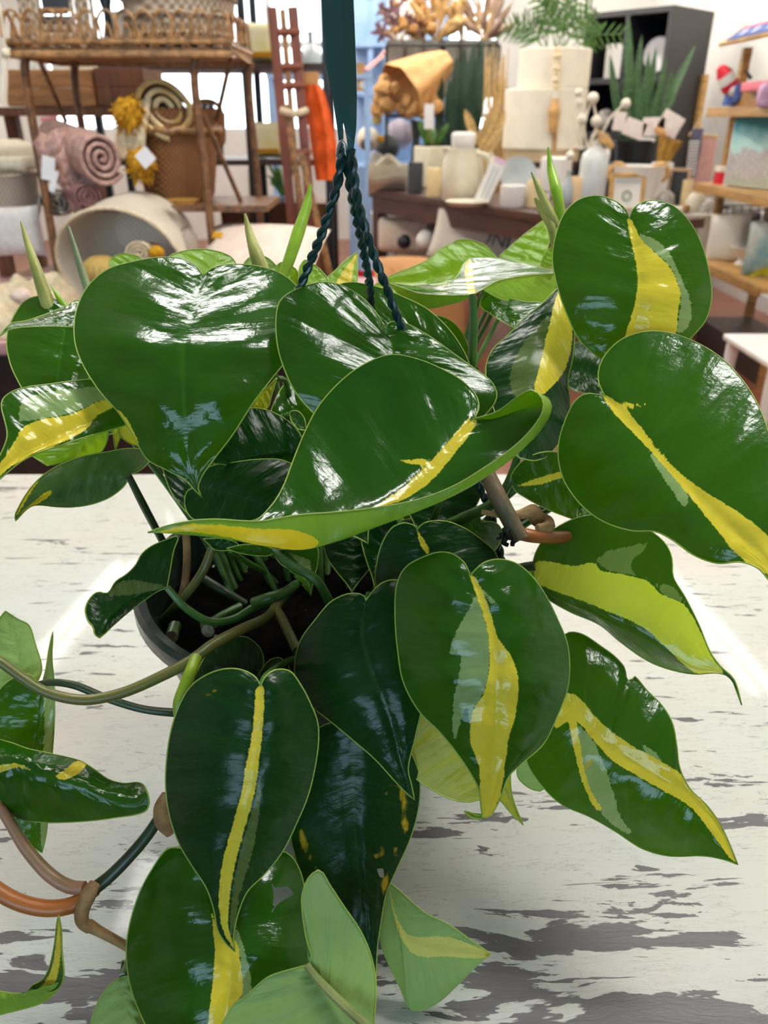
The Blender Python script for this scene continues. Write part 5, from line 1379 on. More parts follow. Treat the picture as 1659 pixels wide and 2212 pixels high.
# things on the tray
f0 = at(125, 80, 2.93)
fr = TH('rattan_frame', (f0[0], 2.93, TZs), 'rattan picture frame with dark centre on the cane tray', 'frame')
mb = MB()
for (x0, x1, z0, z1) in ((45, 95, 0, .30), (155, 208, 0, .30)):
    a = at(x0, 60, 2.93)[0]; b = at(x1, 60, 2.93)[0]
    for k in range(5):
        x = a + (b - a) * (k + .5) / 5
        mb.tube([(x, 2.93, TZs + .01), (x, 2.95, TZs + .40)], (b - a) / 11, 8, 1)
a = at(95, 60, 2.93)[0]; b = at(155, 60, 2.93)[0]
for k in range(4):
    mb.tube([(a, 2.935, TZs + .02 + .022 * k), (b, 2.935, TZs + .02 + .022 * k)], .011, 8, 1)
mb.build('woven_border', M_lattice, fr)
mb = MB(); zi = at(0, 25, 2.93)[2]
MB().tube([(a, 2.915, zi), (b, 2.915, zi)], .009, 8, 1).build('inner_rail', M_rattan, fr)
MB().box(((a + b) / 2, 2.95, zi + .11), (b - a, .012, .20)).build('mirror', M_charcoal, fr, smooth=False)
c0 = at(238, 80, 2.95); c0[2] = TZs + .01
cs = TH('candlestick', c0, 'tall black candlestick between the rattan frame and the lattice planter', 'candlestick')
MB().lathe(c0, [(0, 0), (.06, 0), (.062, .006), (.03, .018), (.013, .03), (.011, .10), (.02, .13), (.011, .16), (.011, .36), (0, .36)], 26, None, False).build('stem', M_black, cs)
solo(MB().lathe(at(268, 78, 2.96) * [1, 1, 0] + UPZ * (TZs + .01), [(0, 0), (.03, 0), (.034, .05), (.028, .10), (0, .10)], 20, None, False, 1, 1, .05, 9), 'ribbed_votive', mat('clear_grey_glass', C(190, 180, 165), .15, .05), 'small ribbed glass votive beside the lattice planter', 'votive')
p0 = at(395, 90, 2.97); p0[2] = TZs + .012
lp = TH('lattice_planter', p0, 'large whitewashed lattice basket planter on the cane tray', 'planter')
MB().lathe(p0, [(0, 0), (.158, 0), (.163, .01), (.178, .12), (.188, .24), (.188, .30), (.18, .30), (.17, .12), (.15, .01), (0, .01)], 56, None, False).build('basket_body', M_lattice, lp)
mb = MB()
for k in range(3):
    mb.tube([p0 + np.array([(.166 + .008 * k) * math.cos(a), (.166 + .008 * k) * math.sin(a), .03 + .05 * k]) for a in np.linspace(0, 2 * math.pi, 50)], .006, 6, 1)
mb.build('band', M_lattice, lp)

# ---- crates on a shelf behind -------------------------------------------------------
shz = at(0, 232, 3.45)[2]
cab = TH('wooden_shelf', (at(150, 240, 3.5)[0], 3.6, 0), 'tall brown wooden shelf behind the cane stand holding two crates', 'shelf')
sx0, sx1 = at(-60, 240, 3.5)[0], at(330, 240, 3.5)[0]
for z in (shz - .015, .72, .25):
    MB().box(((sx0 + sx1) / 2, 3.62, z), (sx1 - sx0, .40, .03)).build('board', M_crated, cab, smooth=False)
for x in (sx0 + .03, sx1 - .03):
    for y in (3.45, 3.79):
        MB().box((x, y, shz / 2), (.05, .05, shz)).build('post', M_crated, cab, smooth=False)


def crate(x0, x1, y0, y1, Y, m, label):
    a, b = at(x0, y1, Y), at(x1, y1, Y); h = at(x0, y0, Y)[2] - a[2]
    o = TH('wooden_crate', ((a[0] + b[0]) / 2, Y + .14, a[2]), label, 'crate')
    w = b[0] - a[0]; cx = (a[0] + b[0]) / 2
    for k in range(2):
        hh = h / 2
        MB().box((cx, Y, a[2] + hh * (k + .5)), (w, .015, hh * .97), bev=.003).build('front_board', m, o)
        MB().box((cx, Y + .28, a[2] + hh * (k + .5)), (w, .015, hh * .97), bev=.003).build('back_board', m, o)
    for s_ in (-1, 1):
        MB().box((cx + s_ * (w / 2 - .008), Y + .14, a[2] + h / 2), (.015, .27, h)).build('side_board', m, o, smooth=False)
    MB().box((cx, Y + .14, a[2] + .006), (w * .96, .27, .012)).build('bottom_board', m, o, smooth=False)
    return o


crate(20, 208, 150, 230, 3.45, M_crate, 'light pine crate on the tall shelf behind the cane stand')
crate(214, 318, 146, 230, 3.46, M_crated, 'dark brown crate right of the pine crate on the tall shelf')
for k, (x0, x1, y0, col, lb) in enumerate([(112, 150, 122, C(236, 228, 210), 'white folded cloth standing in the pine crate, leftmost'), (158, 206, 116, C(240, 226, 196), 'cream folded cloth standing in the pine crate beside the white one'), (45, 70, 112, C(222, 224, 214), 'pale card standing in the pine crate near the bent cane leg')]):
    a, b = at(x0, 152, 3.56), at(x1, 152, 3.56); h = at(x0, y0, 3.56)[2] - a[2]
    solo(MB().box(((a[0] + b[0]) / 2, 3.58, a[2] + h / 2 - .08), (b[0] - a[0], .06, h + .16), axes(8), .015), 'folded_cloth', mat('cloth_tone_%d' % k, col, .9, .06, 30, .1), lb, 'cloth')
solo(fringe_mb(at(128, 106, 3.6), .032, 60, 0, 5, .004), 'blue_flower', mat('pale_blue_petals', C(168, 212, 236), .8, .1), 'pale blue artificial flower above the pine crate', 'flower')
fl = TH('flamingo_figure', at(105, 262, 3.4), 'pink flamingo figure under the pine crate', 'figurine')
MB().tube([at(88, 256, 3.4), at(100, 262, 3.4), at(116, 258, 3.4), at(122, 250, 3.4)], [.006, .016, .013, .004], 8, 5).build('body', mat('pink_paint', C(242, 140, 148), .5, .08), fl)
MB().tube([at(108, 262, 3.4), at(109, 300, 3.4)], .003, 6, 1).build('leg', M_black, fl)
gb = TH('bead_garland', at(8, 240, 2.6), 'cream wooden bead and tassel garland hanging at the left edge', 'garland')
MB().ball(at(12, 116, 2.6), .013).build('bead', M_cream, gb)
MB().tube([at(12, 124, 2.6), at(8, 170, 2.6), at(4, 225, 2.6)], [.006, .013, .016], 8, 5).build('tassel', M_rope, gb)
MB().tube([at(12, 110, 2.6), at(4, 40, 2.6), at(-14, -40, 2.6)], .003, 6, 4).build('cord', M_rope, gb)

# ---- black metal rack ----------------------------------------------------------------
rk = TH('metal_rack', (at(370, 300, 4.0)[0], 4.15, 0), 'tall black metal rack behind the cane stand, in front of the window', 'rack')
rx0, rx1 = at(205, 200, 4.0)[0], at(592, 300, 4.0)[0]
rxm = at(533, 200, 4.0)[0]
for x in (rx0, rxm, rx1 + .25):
    for y in (4.0, 4.36):
        MB().box((x, y, 1.15), (.030, .030, 2.30)).build('post', M_black, rk, smooth=False)
RZ = [at(0, 137, 4.0)[2], at(0, 345, 4.0)[2], .45]
for z in RZ:
    MB().box(((rx0 + rx1 + .25) / 2, 4.18, z - .012), (rx1 + .25 - rx0, .40, .024)).build('rack_shelf', mat('rack_board', C(58, 42, 34), .5, .1, 10), rk, smooth=False)
for k, (x0, x1, y0, col) in enumerate([(252, 335, 107, C(230, 224, 210)), (338, 412, 108, C(236, 230, 206)), (418, 476, 108, C(214, 222, 206))]):
    a, b = at(x0, 134, 4.05), at(x1, 134, 4.05)
    solo(MB().box(((a[0] + b[0]) / 2, 4.14, RZ[0] + .033), (b[0] - a[0], .18, .062), None, .02), 'folded_towel', mat('towel_%d' % k, col, .95, .06, 40, .15), ['white folded towel, leftmost on the black rack shelf', 'cream folded towel in the middle of the black rack shelf', 'pale green folded towel, last in the row on the black rack shelf'][k], 'towel', None)
for k, (x0, x1, y0, z, lb) in enumerate([(533, 588, 42, RZ[0], 'pale yellow printed cushion on the upper rack shelf beside the ladder'), (542, 604, 262, RZ[1], 'pale yellow printed cushion on the lower rack shelf beside the ladder')]):
    a, b = at(x0, 130 + 205 * k, 4.02), at(x1, 130 + 205 * k, 4.02); h = at(x0, y0, 4.02)[2] - z
    o = TH('printed_cushion', ((a[0] + b[0]) / 2, 4.12, z), lb, 'cushion')
    pillow_mb(((a[0] + b[0]) / 2, 4.1, z + h / 2), b[0] - a[0] + .04, h, .12, axes(0), 14, 5).build('cover', M_paleyel, o)
    MB().box(((a[0] + b[0]) / 2, 4.036, z + h * .22), ((b[0] - a[0]) * .9, .01, h * .12)).build('yellow_band', M_mustard, o, smooth=False)
jr = at(437, 240, 4.05); jr[2] = RZ[1]
solo(MB().lathe((at(440, 240, 4.05)[0], 4.15, RZ[1]), [(0, 0), (.05, 0), (.058, .02), (.058, .16), (.045, .20), (.03, .22), (.03, .25), (0, .25)], 24, None, False), 'dark_jar', mat('smoky_glass', C(70, 76, 84), .12, .05), 'smoky dark glass jar on the rack behind the wicker basket', 'jar')
solo(MB().lathe((at(560, 440, 4.6)[0], 4.58, .95), [(0, 0), (.045, 0), (.05, .01), (.05, .15), (.038, .18), (.038, .2), (0, .2)], 24, None, False), 'tall_canister', mat('sand_ceramic', C(206, 196, 166), .4, .06), 'sand coloured canister behind the ladder foot', 'canister')
solo(MB().lathe((at(592, 440, 4.55)[0], 4.58, .951), [(0, 0), (.07, 0), (.085, .02), (.088, .025), (.07, .012), (0, .01)], 30, None, False), 'blue_bowl', M_blue, 'shallow pale blue bowl behind the ladder foot', 'bowl')
sst = TH('low_cabinet', (at(580, 470, 4.1)[0], 4.62, 0), 'low dark cabinet behind the ladder foot', 'cabinet')
MB().box((at(580, 470, 4.1)[0], 4.62, .475), (.62, .3, .95)).build('body', M_crated, sst, smooth=False)
gp = TH('potted_fern', at(605, 415, 4.65), 'small green fern in the shadow behind the ladder', 'plant')
mb = MB()
for k in range(26):
    a = rg.uniform(0, 6.28); p = np.array([at(612, 420, 4.65)[0], 4.66, .95])
    mb.blade(p, p + np.array([math.cos(a) * .09, math.sin(a) * .06, rg.uniform(.08, .2)]), .010, (0, -1, .2), (0, 0, .03), 6)
mb.build('foliage', M_palm, gp)
# lantern bottle against the light
lb_ = at(673, 160, 6.4)
solo(MB().lathe(lb_, [(0, 0), (.075, 0), (.085, .03), (.085, .11), (.06, .15), (.02, .19), (.02, .25), (.03, .26), (0, .26)], 20, None, False), 'glass_bottle', mat('grey_bottle', C(150, 160, 160), .1, .05), 'grey glass bottle standing against the bright window', 'bottle')
stb = TH('window_shelf', (at(690, 165, 6.5)[0], 6.5, 0), 'narrow pale shelf in front of the window carrying the grey bottle', 'shelf')
MB().box((at(690, 165, 6.5)[0], 6.5, lb_[2] - .015), (.75, .26, .03)).build('board', M_blue, stb, smooth=False)
for s_ in (-.35, .35):
    MB().box((at(690, 165, 6.5)[0] + s_, 6.5, (lb_[2] - .03) / 2), (.04, .24, lb_[2] - .03)).build('post', M_blue, stb, smooth=False)

# ---- reddish folding ladder and orange towel ------------------------------------------
ld = TH('wooden_ladder', (at(640, 480, 3.6)[0], 3.7, 0), 'reddish wooden folding ladder behind the cream cushion', 'ladder')
def rail(p, q, r, Y0, Y1, m=M_redwood, nm='rail'):
    a = at(*p, Y0); b = at(*q, Y1)
    d = (b - a); b2 = a + d * ((a[2] - 0.0) / (a[2] - b[2]))
    A = basis(unit(b2 - a), (0, 1, 0))
    MB().box((a + b2) / 2, (r * 2, r * 1.2, np.linalg.norm(b2 - a)), A, .004).build(nm, m, ld)
rail((587, 15), (630, 470), .020, 3.75, 3.75)
rail((610, 20), (648, 470), .012, 3.77, 3.77, M_rattan)
rail((632, 15), (672, 470), .021, 3.80, 3.80)
rail((618, 225), (655, 470), .014, 3.66, 3.66, M_rattan)
rail((650, 330), (705, 560), .014, 3.64, 3.64, M_rattan)
for y in (70, 145, 186, 246, 330):
    MB().tube([at(592 + y * .09, y, 3.74), at(640 + y * .09, y - 2, 3.80)], .014, 8, 1).build('rung', M_redwood, ld)
mb = MB(); MB().tube([at(606, 238, 3.64), at(635, 246, 3.63), at(664, 238, 3.66)], .014, 8, 4).build('rope_binding', M_natural, ld)
ot = TH('orange_towel', at(692, 392, 3.9), 'orange towel hanging on the right of the reddish ladder', 'towel')
vs = []; fs = []
nu, nv_ = 18, 24
for s_ in (0, 1):
    for i in range(nv_ + 1):
        t = i / nv_; yy = 182 + 208 * t
        xl = np.interp(t, [0, .15, .5, 1], [656, 656, 668, 682]); xr = np.interp(t, [0, .1, .3, .6, 1], [692, 702, 714, 727, 730])
        for j in range(nu + 1):
            u = j / nu
            w_ = .012 * math.sin(u * 15 + 2 * t) + .006 * math.sin(t * 22 + u * 3)
            vs.append(at(xl + (xr - xl) * u, yy, 3.9 + w_ + (.05 * math.sin(math.pi * u) + .012) * (1 if s_ else -1)))
k_ = (nu + 1) * (nv_ + 1)
for s_ in (0, 1):
    for i in range(nv_):
        for j in range(nu):
            q = [s_ * k_ + i * (nu + 1) + j, s_ * k_ + i * (nu + 1) + j + 1, s_ * k_ + (i + 1) * (nu + 1) + j + 1, s_ * k_ + (i + 1) * (nu + 1) + j]
            fs.append(tuple(q if s_ == 0 else q[::-1]))
MB().add(vs, fs).build('cloth', M_orangec, ot)
MB().box(at(668, 172, 3.88), (.085, .03, .055), None, .004).build('kraft_band', M_kraft, ot)
# ---- long dark table at the right --------------------------------------------------------
WZ = 0.90
e0 = onz(796, 408, WZ); e1 = onz(1178, 463, WZ)
ed = unit((e1 - e0) * [1, 1, 0]); en = np.array([-ed[1], ed[0], 0])          # along the long side, and away from the viewer's side
if en[0] < 0: en = -en
TA = np.array([ed, en, UPZ])
LT = np.linalg.norm(e1 - e0) + .55
tc_ = e0 + ed * LT / 2 + en * .3
lt = TH('long_table', tc_ * [1, 1, 0], 'long dark walnut table loaded with candles and ceramics', 'table')
MB().box(tc_ - UPZ * .025, (LT, .6, .05), TA, .006).build('table_top', M_darkwood, lt)
MB().box(tc_ - UPZ * .10 - en * .27, (LT - .06, .03, .11), TA).build('apron', M_darkwood, lt, smooth=False)
for a in (.06, LT - .06):
    for b in (.06, .54):
        MB().box(e0 + ed * a + en * b - UPZ * (WZ / 2 + .03), (.08, .08, WZ - .06), TA).build('leg', M_darkwood, lt, smooth=False)
MB().box(tc_ - UPZ * (WZ - .37), (LT - .1, .54, .03), TA).build('lower_shelf', M_darkwood, lt, smooth=False)


def T(x, y, z=WZ):
    return onz(x, y, z)


def sc_(p):
    return float((p - CAM) @ FWD) / FPX


def solid(name, x, y, prof, m, label, cat, z=WZ, n=28, **kw):
    """lathe whose profile is given in photo pixels at the place it stands"""
    p = T(x, y, z); s = sc_(p)
    return solo(MB().lathe(p, [(r * s, h * s) for r, h in prof], n, None, False, **kw), name, m, label, cat)


# folded cream towels with a wavy top
p = T(838, 410); s = sc_(p)
ft = TH('folded_towels', p, 'pile of folded cream towels at the far end of the walnut table', 'towels')
for k in range(3):
    mb = MB(); mb.tube([p + TA[0] * 0 + RGT * (u * 40 * s) + UPZ * (s * (8 + 15 * k + (9 * math.cos(u * 4) if k == 2 else 3 * math.sin(u * 3 + k)))) for u in np.linspace(-1, 1, 9)], 9 * s, 10, 4, flat=(FWD, 6.0))
    mb.build('fold', mat('cream_towel', C(230, 226, 204), .95, .05, 40, .1), ft)
p = T(897, 418); s = sc_(p)
solo(MB().box(p + UPZ * 31 * s, (24 * s, 24 * s, 62 * s), TA, .006), 'dark_block', M_charcoal, 'charcoal block candle beside the folded cream towels', 'candle')


def candle(x, y, r, h, label, col=None, z=WZ):
    p = T(x, y, z); s = sc_(p)
    o = TH('pillar_candle', p, label, 'candle')
    MB().lathe(p, [(0, 0), (r * s * .96, 0), (r * s, 2 * s), (r * s, (h - 3) * s), (r * s * .93, h * s), (r * s * .8, (h - 1.5) * s), (0, (h - 3) * s)], 26, None, False).build('wax', mat('wax_%s' % (label[:12]), col, .5, .04) if col else M_wax, o)
    MB().tube([p + UPZ * (h - 4) * s, p + UPZ * (h + 4) * s], .002, 6, 1).build('wick', M_black, o)


candle(936, 424, 15, 56, 'short yellow-cream pillar candle in front of the square planter')
# square planter with small green plant
p = T(932, 404); s = sc_(p)
sp_o = TH('square_planter', p, 'square cream planter with a small green plant and a white tag', 'plant')
MB().box(p + UPZ * 40 * s, (58 * s, 58 * s, 80 * s), TA, .012).build('pot', M_cream, sp_o)
MB().box(p + UPZ * 81 * s, (50 * s, 50 * s, 3 * s), TA).build('soil', M_soil, sp_o, smooth=False)
for k in range(9):
    a = rg.uniform(0, 6.28); q = p + UPZ * 78 * s + np.array([math.cos(a), math.sin(a), 0]) * 10 * s
    MB().blade(q, q + np.array([math.cos(a) * 22 * s, math.sin(a) * 14 * s, rg.uniform(28, 62) * s]), 7 * s, (0, -1, .1), (0, -.01, .01), 8).build('leaf', M_palm, sp_o)
qb = at(926, 280, p[1] - .1)
MB().box(qb + UPZ * 24 * s, (20 * s, .004, 46 * s), None, .003).build('tag', M_tag, sp_o)
MB().tube([qb, p + UPZ * 78 * s], .003, 6, 1).build('tag_stick', M_straw, sp_o)
# pitcher with a white cup on top
p = T(992, 432); s = sc_(p)
jg = TH('pitcher', p, 'large cream pitcher with curved handle on the walnut table', 'pitcher')
MB().lathe(p, [(0, 0), (34 * s, 0), (38 * s, 5 * s), (40 * s, 40 * s), (37 * s, 75 * s), (32 * s, 92 * s), (33 * s, 100 * s), (30 * s, 101 * s), (28 * s, 92 * s), (0, 88 * s)], 36, None, False).build('body', M_cream, jg)
mb = MB(); mb.tube([p + RGT * 30 * s + UPZ * 92 * s, p + RGT * 56 * s + UPZ * 84 * s, p + RGT * 62 * s + UPZ * 58 * s, p + RGT * 52 * s + UPZ * 28 * s, p + RGT * 36 * s + UPZ * 14 * s], [6 * s, 7 * s, 7 * s, 6 * s, 5 * s], 10, 6)
mb.build('handle', M_cream, jg)
MB().lathe(p + FWD * 0 - RGT * 26 * s + UPZ * 88 * s, [(0, 0), (9 * s, 2 * s), (13 * s, 14 * s), (10 * s, 14 * s), (0, 4 * s)], 16, None, False).build('spout', M_cream, jg)
q = p + UPZ * 101 * s
solo(MB().lathe(q + RGT * 4 * s, [(0, 0), (20 * s, 0), (24 * s, 4 * s), (25 * s, 24 * s), (23 * s, 29 * s), (19 * s, 31 * s), (0, 29 * s)], 30, None, False, 1, 1, .03, 15), 'ribbed_cup', M_white, 'white ribbed lidded cup standing on the cream pitcher', 'cup')
solid('cream_bottle', 1042, 408, [(0, 0), (20, 0), (24, 8), (24, 52), (17, 76), (8, 88), (8, 98), (0, 98)], M_cream, 'tall cream bottle vase behind the pitcher', 'vase')
solid('tilted_bowl', 1008, 442, [(0, 0), (38, 0), (46, 6), (48, 8), (36, 4), (0, 3)], M_ivory, 'shallow ivory tray under the pitcher front', 'tray')
# leaning sign
p = T(1038, 440); s = sc_(p)
sg = TH('leaning_sign', p, 'white lettered sign leaning beside the pitcher', 'sign')
A_ = np.array([unit(RGT + .15 * UPZ), unit(FWD * [1, 1, 0]), UPZ]); Zt = unit(UPZ + .42 * RGT); Xt = unit(RGT - .42 * UPZ); Yt = np.cross(Zt, Xt)
AS = np.array([Xt, Yt, Zt])
MB().box(p + Zt * 46 * s, (32 * s, .02, 98 * s), AS, .006).build('board', M_white, sg)
for k in range(2):
    MB().box(p + Zt * 44 * s + Xt * (-5 + 9 * k) * s - Yt * .012, (2.5 * s, .003, 66 * s), AS).build('line', M_greypl, sg, smooth=False)
MB().box(p + Zt * 92 * s - Yt * .012, (26 * s, .003, 9 * s), AS).build('pink_header', mat('pink_print', C(232, 196, 214), .7, .04), sg, smooth=False)
# grey plate on rest, small white candle box, others
p = T(1116, 418); s = sc_(p)
gpz = TH('grey_plate', p, 'round grey glazed platter standing upright on the walnut table', 'plate')
MB().lathe(p + UPZ * 34 * s, [(0, 0), (30 * s, 1 * s), (39 * s, 5 * s), (40 * s, 7 * s), (30 * s, 4 * s), (0, 3 * s)], 40, basis(np.array([0.05, -.93, .30])), False).build('dish', M_greypl, gpz)
MB().box(p + UPZ * 4 * s + FWD * .02, (30 * s, 16 * s, 8 * s), None).build('rest', M_black, gpz, smooth=False)
p = T(1106, 446); s = sc_(p)
wc = TH('candle_tumbler', p, 'short white candle tumbler in front of the grey platter', 'candle')
MB().lathe(p, [(0, 0), (25 * s, 0), (27 * s, 3 * s), (27 * s, 42 * s), (25 * s, 43 * s), (24 * s, 38 * s), (0, 37 * s)], 30, None, False).build('cup', M_white, wc)
candle(1150, 447, 14, 54, 'cream candle standing left of the ribbed white jar')
candle(1243, 440, 16, 54, 'peach candle in front of the tall white bottle', C(244, 208, 158))
solid('white_jar', 1196, 415, [(0, 0), (28, 0), (32, 4), (33, 66), (26, 70), (0, 70)], M_white, 'wide white jar between the candles', 'jar')
solid('small_vase', 1222, 440, [(0, 0), (14, 0), (17, 10), (16, 34), (7, 48), (5, 60), (7, 66), (0, 66)], M_greypl, 'small narrow-necked pale bottle before the white jar', 'vase')
# tall bottle with a bead garland
p = T(1274, 440); s = sc_(p)
bt = TH('tall_bottle', p, 'tall white bottle vase at the near end of the walnut table', 'vase')
MB().lathe(p, [(0, 0), (26 * s, 0), (29 * s, 4 * s), (29 * s, 82 * s), (26 * s, 98 * s), (14 * s, 110 * s), (9 * s, 114 * s), (9 * s, 122 * s), (0, 122 * s)], 30, None, False).build('body', mat('frosted_white', C(228, 232, 226), .25, .03), bt)
kb = TH('knotted_cords', p + UPZ * 122 * s, 'knotted cotton cords with white beads rising from the tall white bottle', 'cords')
Yb = p[1] - .05
for pts in ([(1268, 320), (1262, 270), (1276, 222)], [(1272, 318), (1290, 275), (1282, 225)], [(1276, 320), (1300, 290), (1316, 258), (1348, 226)], [(1262, 322), (1248, 290), (1254, 262), (1258, 240)], [(1258, 322), (1240, 318), (1230, 332)], [(1270, 315), (1284, 285), (1292, 262)]):
    MB().tube([at(x, y, Yb) for x, y in pts], .007, 7, 6).build('cord', M_rope, kb)
for x, y, r in ((1281, 212, 11), (1352, 224, 10), (1258, 258, 10), (1288, 262, 11), (1250, 200, 8), (1232, 336, 9), (1252, 222, 8)):
    MB().ball(at(x, y, Yb - .01), r * s, 14, 10).build('bead', M_ivory, kb)
MB().tube([at(1290, 284, Yb), at(1305, 300, Yb), at(1322, 318, Yb)], [.012, .035, .02], 8, 5, flat=(FWD, .4)).build('wooden_leaf', M_oak, kb)

# ram-horn vase and picture frame on the white-clothed table
ctc = at(1420, 455, 5.55)
CZ = ctc[2]
ct = TH('cloth_table', (at(1415, 460, 5.6)[0], 5.65, 0), 'small table under a white cloth beside the walnut table', 'table')
hx0, hx1 = at(1290, 455, 5.4)[0], at(1541, 462, 5.4)[0]
MB().box(((hx0 + hx1) / 2, 5.55, CZ - .03), (hx1 - hx0 - .06, .36, .03)).build('table_top', M_darkwood, ct, smooth=False)
for x in (hx0 + .06, hx1 - .06):
    for y in (5.42, 5.68):
        MB().box((x, y, (CZ - .05) / 2), (.07, .07, CZ - .05)).build('leg', M_darkwood, ct, smooth=False)
cl = MB(); vs = []; fs = []
per = []
for i in range(30): per.append((hx0 + (hx1 - hx0) * i / 30, 5.34, 0, -1))
for i in range(20): per.append((hx1, 5.34 + .42 * i / 20, 1, 0))
for i in range(30): per.append((hx1 - (hx1 - hx0) * i / 30, 5.76, 0, 1))
for i in range(20): per.append((hx0, 5.76 - .42 * i / 20, -1, 0))
nz = 10
for j in range(nz + 1):
    for i, (x, y, ox, oy) in enumerate(per):
        f_ = j / nz * (.018 * math.sin(i * 1.1) + .012 * math.sin(i * .43 + 1)) + .012
        vs.append((x + ox * f_, y + oy * f_, CZ - .006 - (CZ - .13) * j / nz))
npz = len(per)
for j in range(nz):
    for i in range(npz):
        fs.append((j * npz + i, (j + 1) * npz + i, (j + 1) * npz + (i + 1) % npz, j * npz + (i + 1) % npz))
k0 = len(vs); vs += [(x, y, CZ) for x, y, *_ in per]
for i in range(npz): fs.append((k0 + i, i, (i + 1) % npz, k0 + (i + 1) % npz))
fs.append(tuple(k0 + i for i in range(npz)))
cl.add(vs, fs)
solo(cl, 'tablecloth', M_wcloth, 'white linen cloth draped to the floor over the small table', 'tablecloth')


def K(x, Y): return np.array([at(x, 440, Y)[0], Y, CZ + .001])


p = K(1366, 5.62); s = .0031
rv = TH('handled_vase', p, 'wide white vase with gold ram horn handles', 'vase')
MB().lathe(p, [(0, 0), (34 * s, 0), (38 * s, 6 * s), (50 * s, 60 * s), (58 * s, 84 * s), (60 * s, 88 * s), (56 * s, 88 * s), (46 * s, 60 * s), (0, 50 * s)], 36, None, False).build('bowl', M_white, rv)
for s_ in (-1, 1):
    mb = MB(); mb.tube([p + RGT * s_ * (46 * s + 16 * s * math.cos(a)) * 1.0 + UPZ * (66 * s + 17 * s * math.sin(a)) - FWD * .05 for a in np.linspace(-1.2, 4.2, 14)], np.linspace(4 * s, 9 * s, 14), 9, 2)
    mb.build('handle', M_oak, rv)
p = K(1352, 5.44)
pf = TH('picture_frame', p, 'wooden picture frame with white mat leaning before the handled vase', 'frame')
Fh, Fw = 76 * s, 66 * s; Zt = unit(UPZ + .12 * np.array([0, 1, 0])); AF = np.array([RGT, np.cross(Zt, RGT), Zt])
for (dx, dz, w, h) in ((-Fw / 2, Fh / 2, 9 * s, Fh), (Fw / 2, Fh / 2, 9 * s, Fh), (0, 4 * s, Fw, 9 * s), (0, Fh - 4 * s, Fw, 9 * s)):
    MB().box(p + RGT * dx + Zt * dz, (w, .022, h), AF, .003).build('moulding', M_oak, pf)
MB().box(p + Zt * Fh / 2, (Fw, .01, Fh), AF).build('mat_board', M_white, pf, smooth=False)
mb = MB()
for k in range(11): mb.box(p + Zt * (Fh - 14 * s) + RGT * (-24 + 4.8 * k) * s - AF[1] * .014 * (1 if AF[1][1] > 0 else -1), (2.0 * s, .004, 9 * s), AF)
mb.build('row_of_pegs', M_greypl, pf, smooth=False)
mb = MB(); c_ = p + Zt * Fh * .42 - AF[1] * .010 * (1 if AF[1][1] > 0 else -1)
mb.tube([c_ + RGT * 9 * s * math.cos(a) + Zt * 9 * s * math.sin(a) for a in np.linspace(0, 6.28, 20)], .0035, 6, 1); mb.build('wreath_print', M_palm, pf)
for k, (x, Y, w, h, lb) in enumerate([(1461, 5.66, 40, 82, 'tall brown picture frame standing edge-on behind the round vase')]):
    p = K(x, Y); A2 = axes(-38)
    o = TH('photo_frame', p, lb, 'frame')
    MB().box(p + UPZ * h * s / 2, (w * s, .02, h * s), A2, .004).build('backing', M_charcoal, o)
    for (dx, dz, ww, hh) in ((-w / 2, h / 2, 7, h), (w / 2, h / 2, 7, h), (0, 3, w, 7), (0, h - 3, w, 7)):
        MB().box(p + A2[0] * dx * s + UPZ * dz * s - A2[1] * .015, (ww * s, .02, hh * s), A2, .003).build('moulding', mat('weathered_frame', C(178, 148, 120), .6, .15), o)
p = K(1503, 5.48)
rv2 = TH('round_vase', p, 'small round ivory vase on the front corner of the white cloth', 'vase')
MB().lathe(p, [(0, 0), (12 * s, 0), (21 * s, 12 * s), (22 * s, 22 * s), (14 * s, 35 * s), (10 * s, 38 * s), (12 * s, 42 * s), (9 * s, 42 * s), (0, 38 * s)], 28, None, False).build('body', M_ivory, rv2)
p = K(1478, 5.62)
o = TH('pillar_candle', p, 'tall cream candle between the brown frame and the flag hanging', 'candle')
MB().lathe(p, [(0, 0), (10 * s, 0), (10 * s, 58 * s), (9 * s, 60 * s), (0, 58 * s)], 20, None, False).build('wax', M_wax, o)
solo(MB().ball(K(1436, 5.56) + UPZ * 18 * s, (20 * s, 18 * s, 22 * s), jit=.1, seed=6), 'stone_ball', M_stone, 'rough grey stone ornament beside the brown frame', 'ornament')
solo(MB().box(K(1462, 5.42) + UPZ * 6 * s, (62 * s, 40 * s, 12 * s), axes(6), .01), 'ivory_box', M_ivory, 'flat ivory box lying at the near edge of the white cloth', 'box')
solo(MB().tube([K(1515, 5.42) + UPZ * 8 * s, K(1530, 5.46) + UPZ * 16 * s, K(1538, 5.5) + UPZ * 10 * s], [9 * s, 12 * s, 6 * s], 8, 4), 'ribbon_bundle', M_white, 'small white ribbon bundle at the corner of the white cloth', 'ribbon')
p = K(1484, 5.37)
solo(MB().ball(p + UPZ * 9 * s, (9 * s, 8 * s, 9 * s)), 'wooden_ball', M_oakd, 'small wooden ball before the round vase', 'knob')

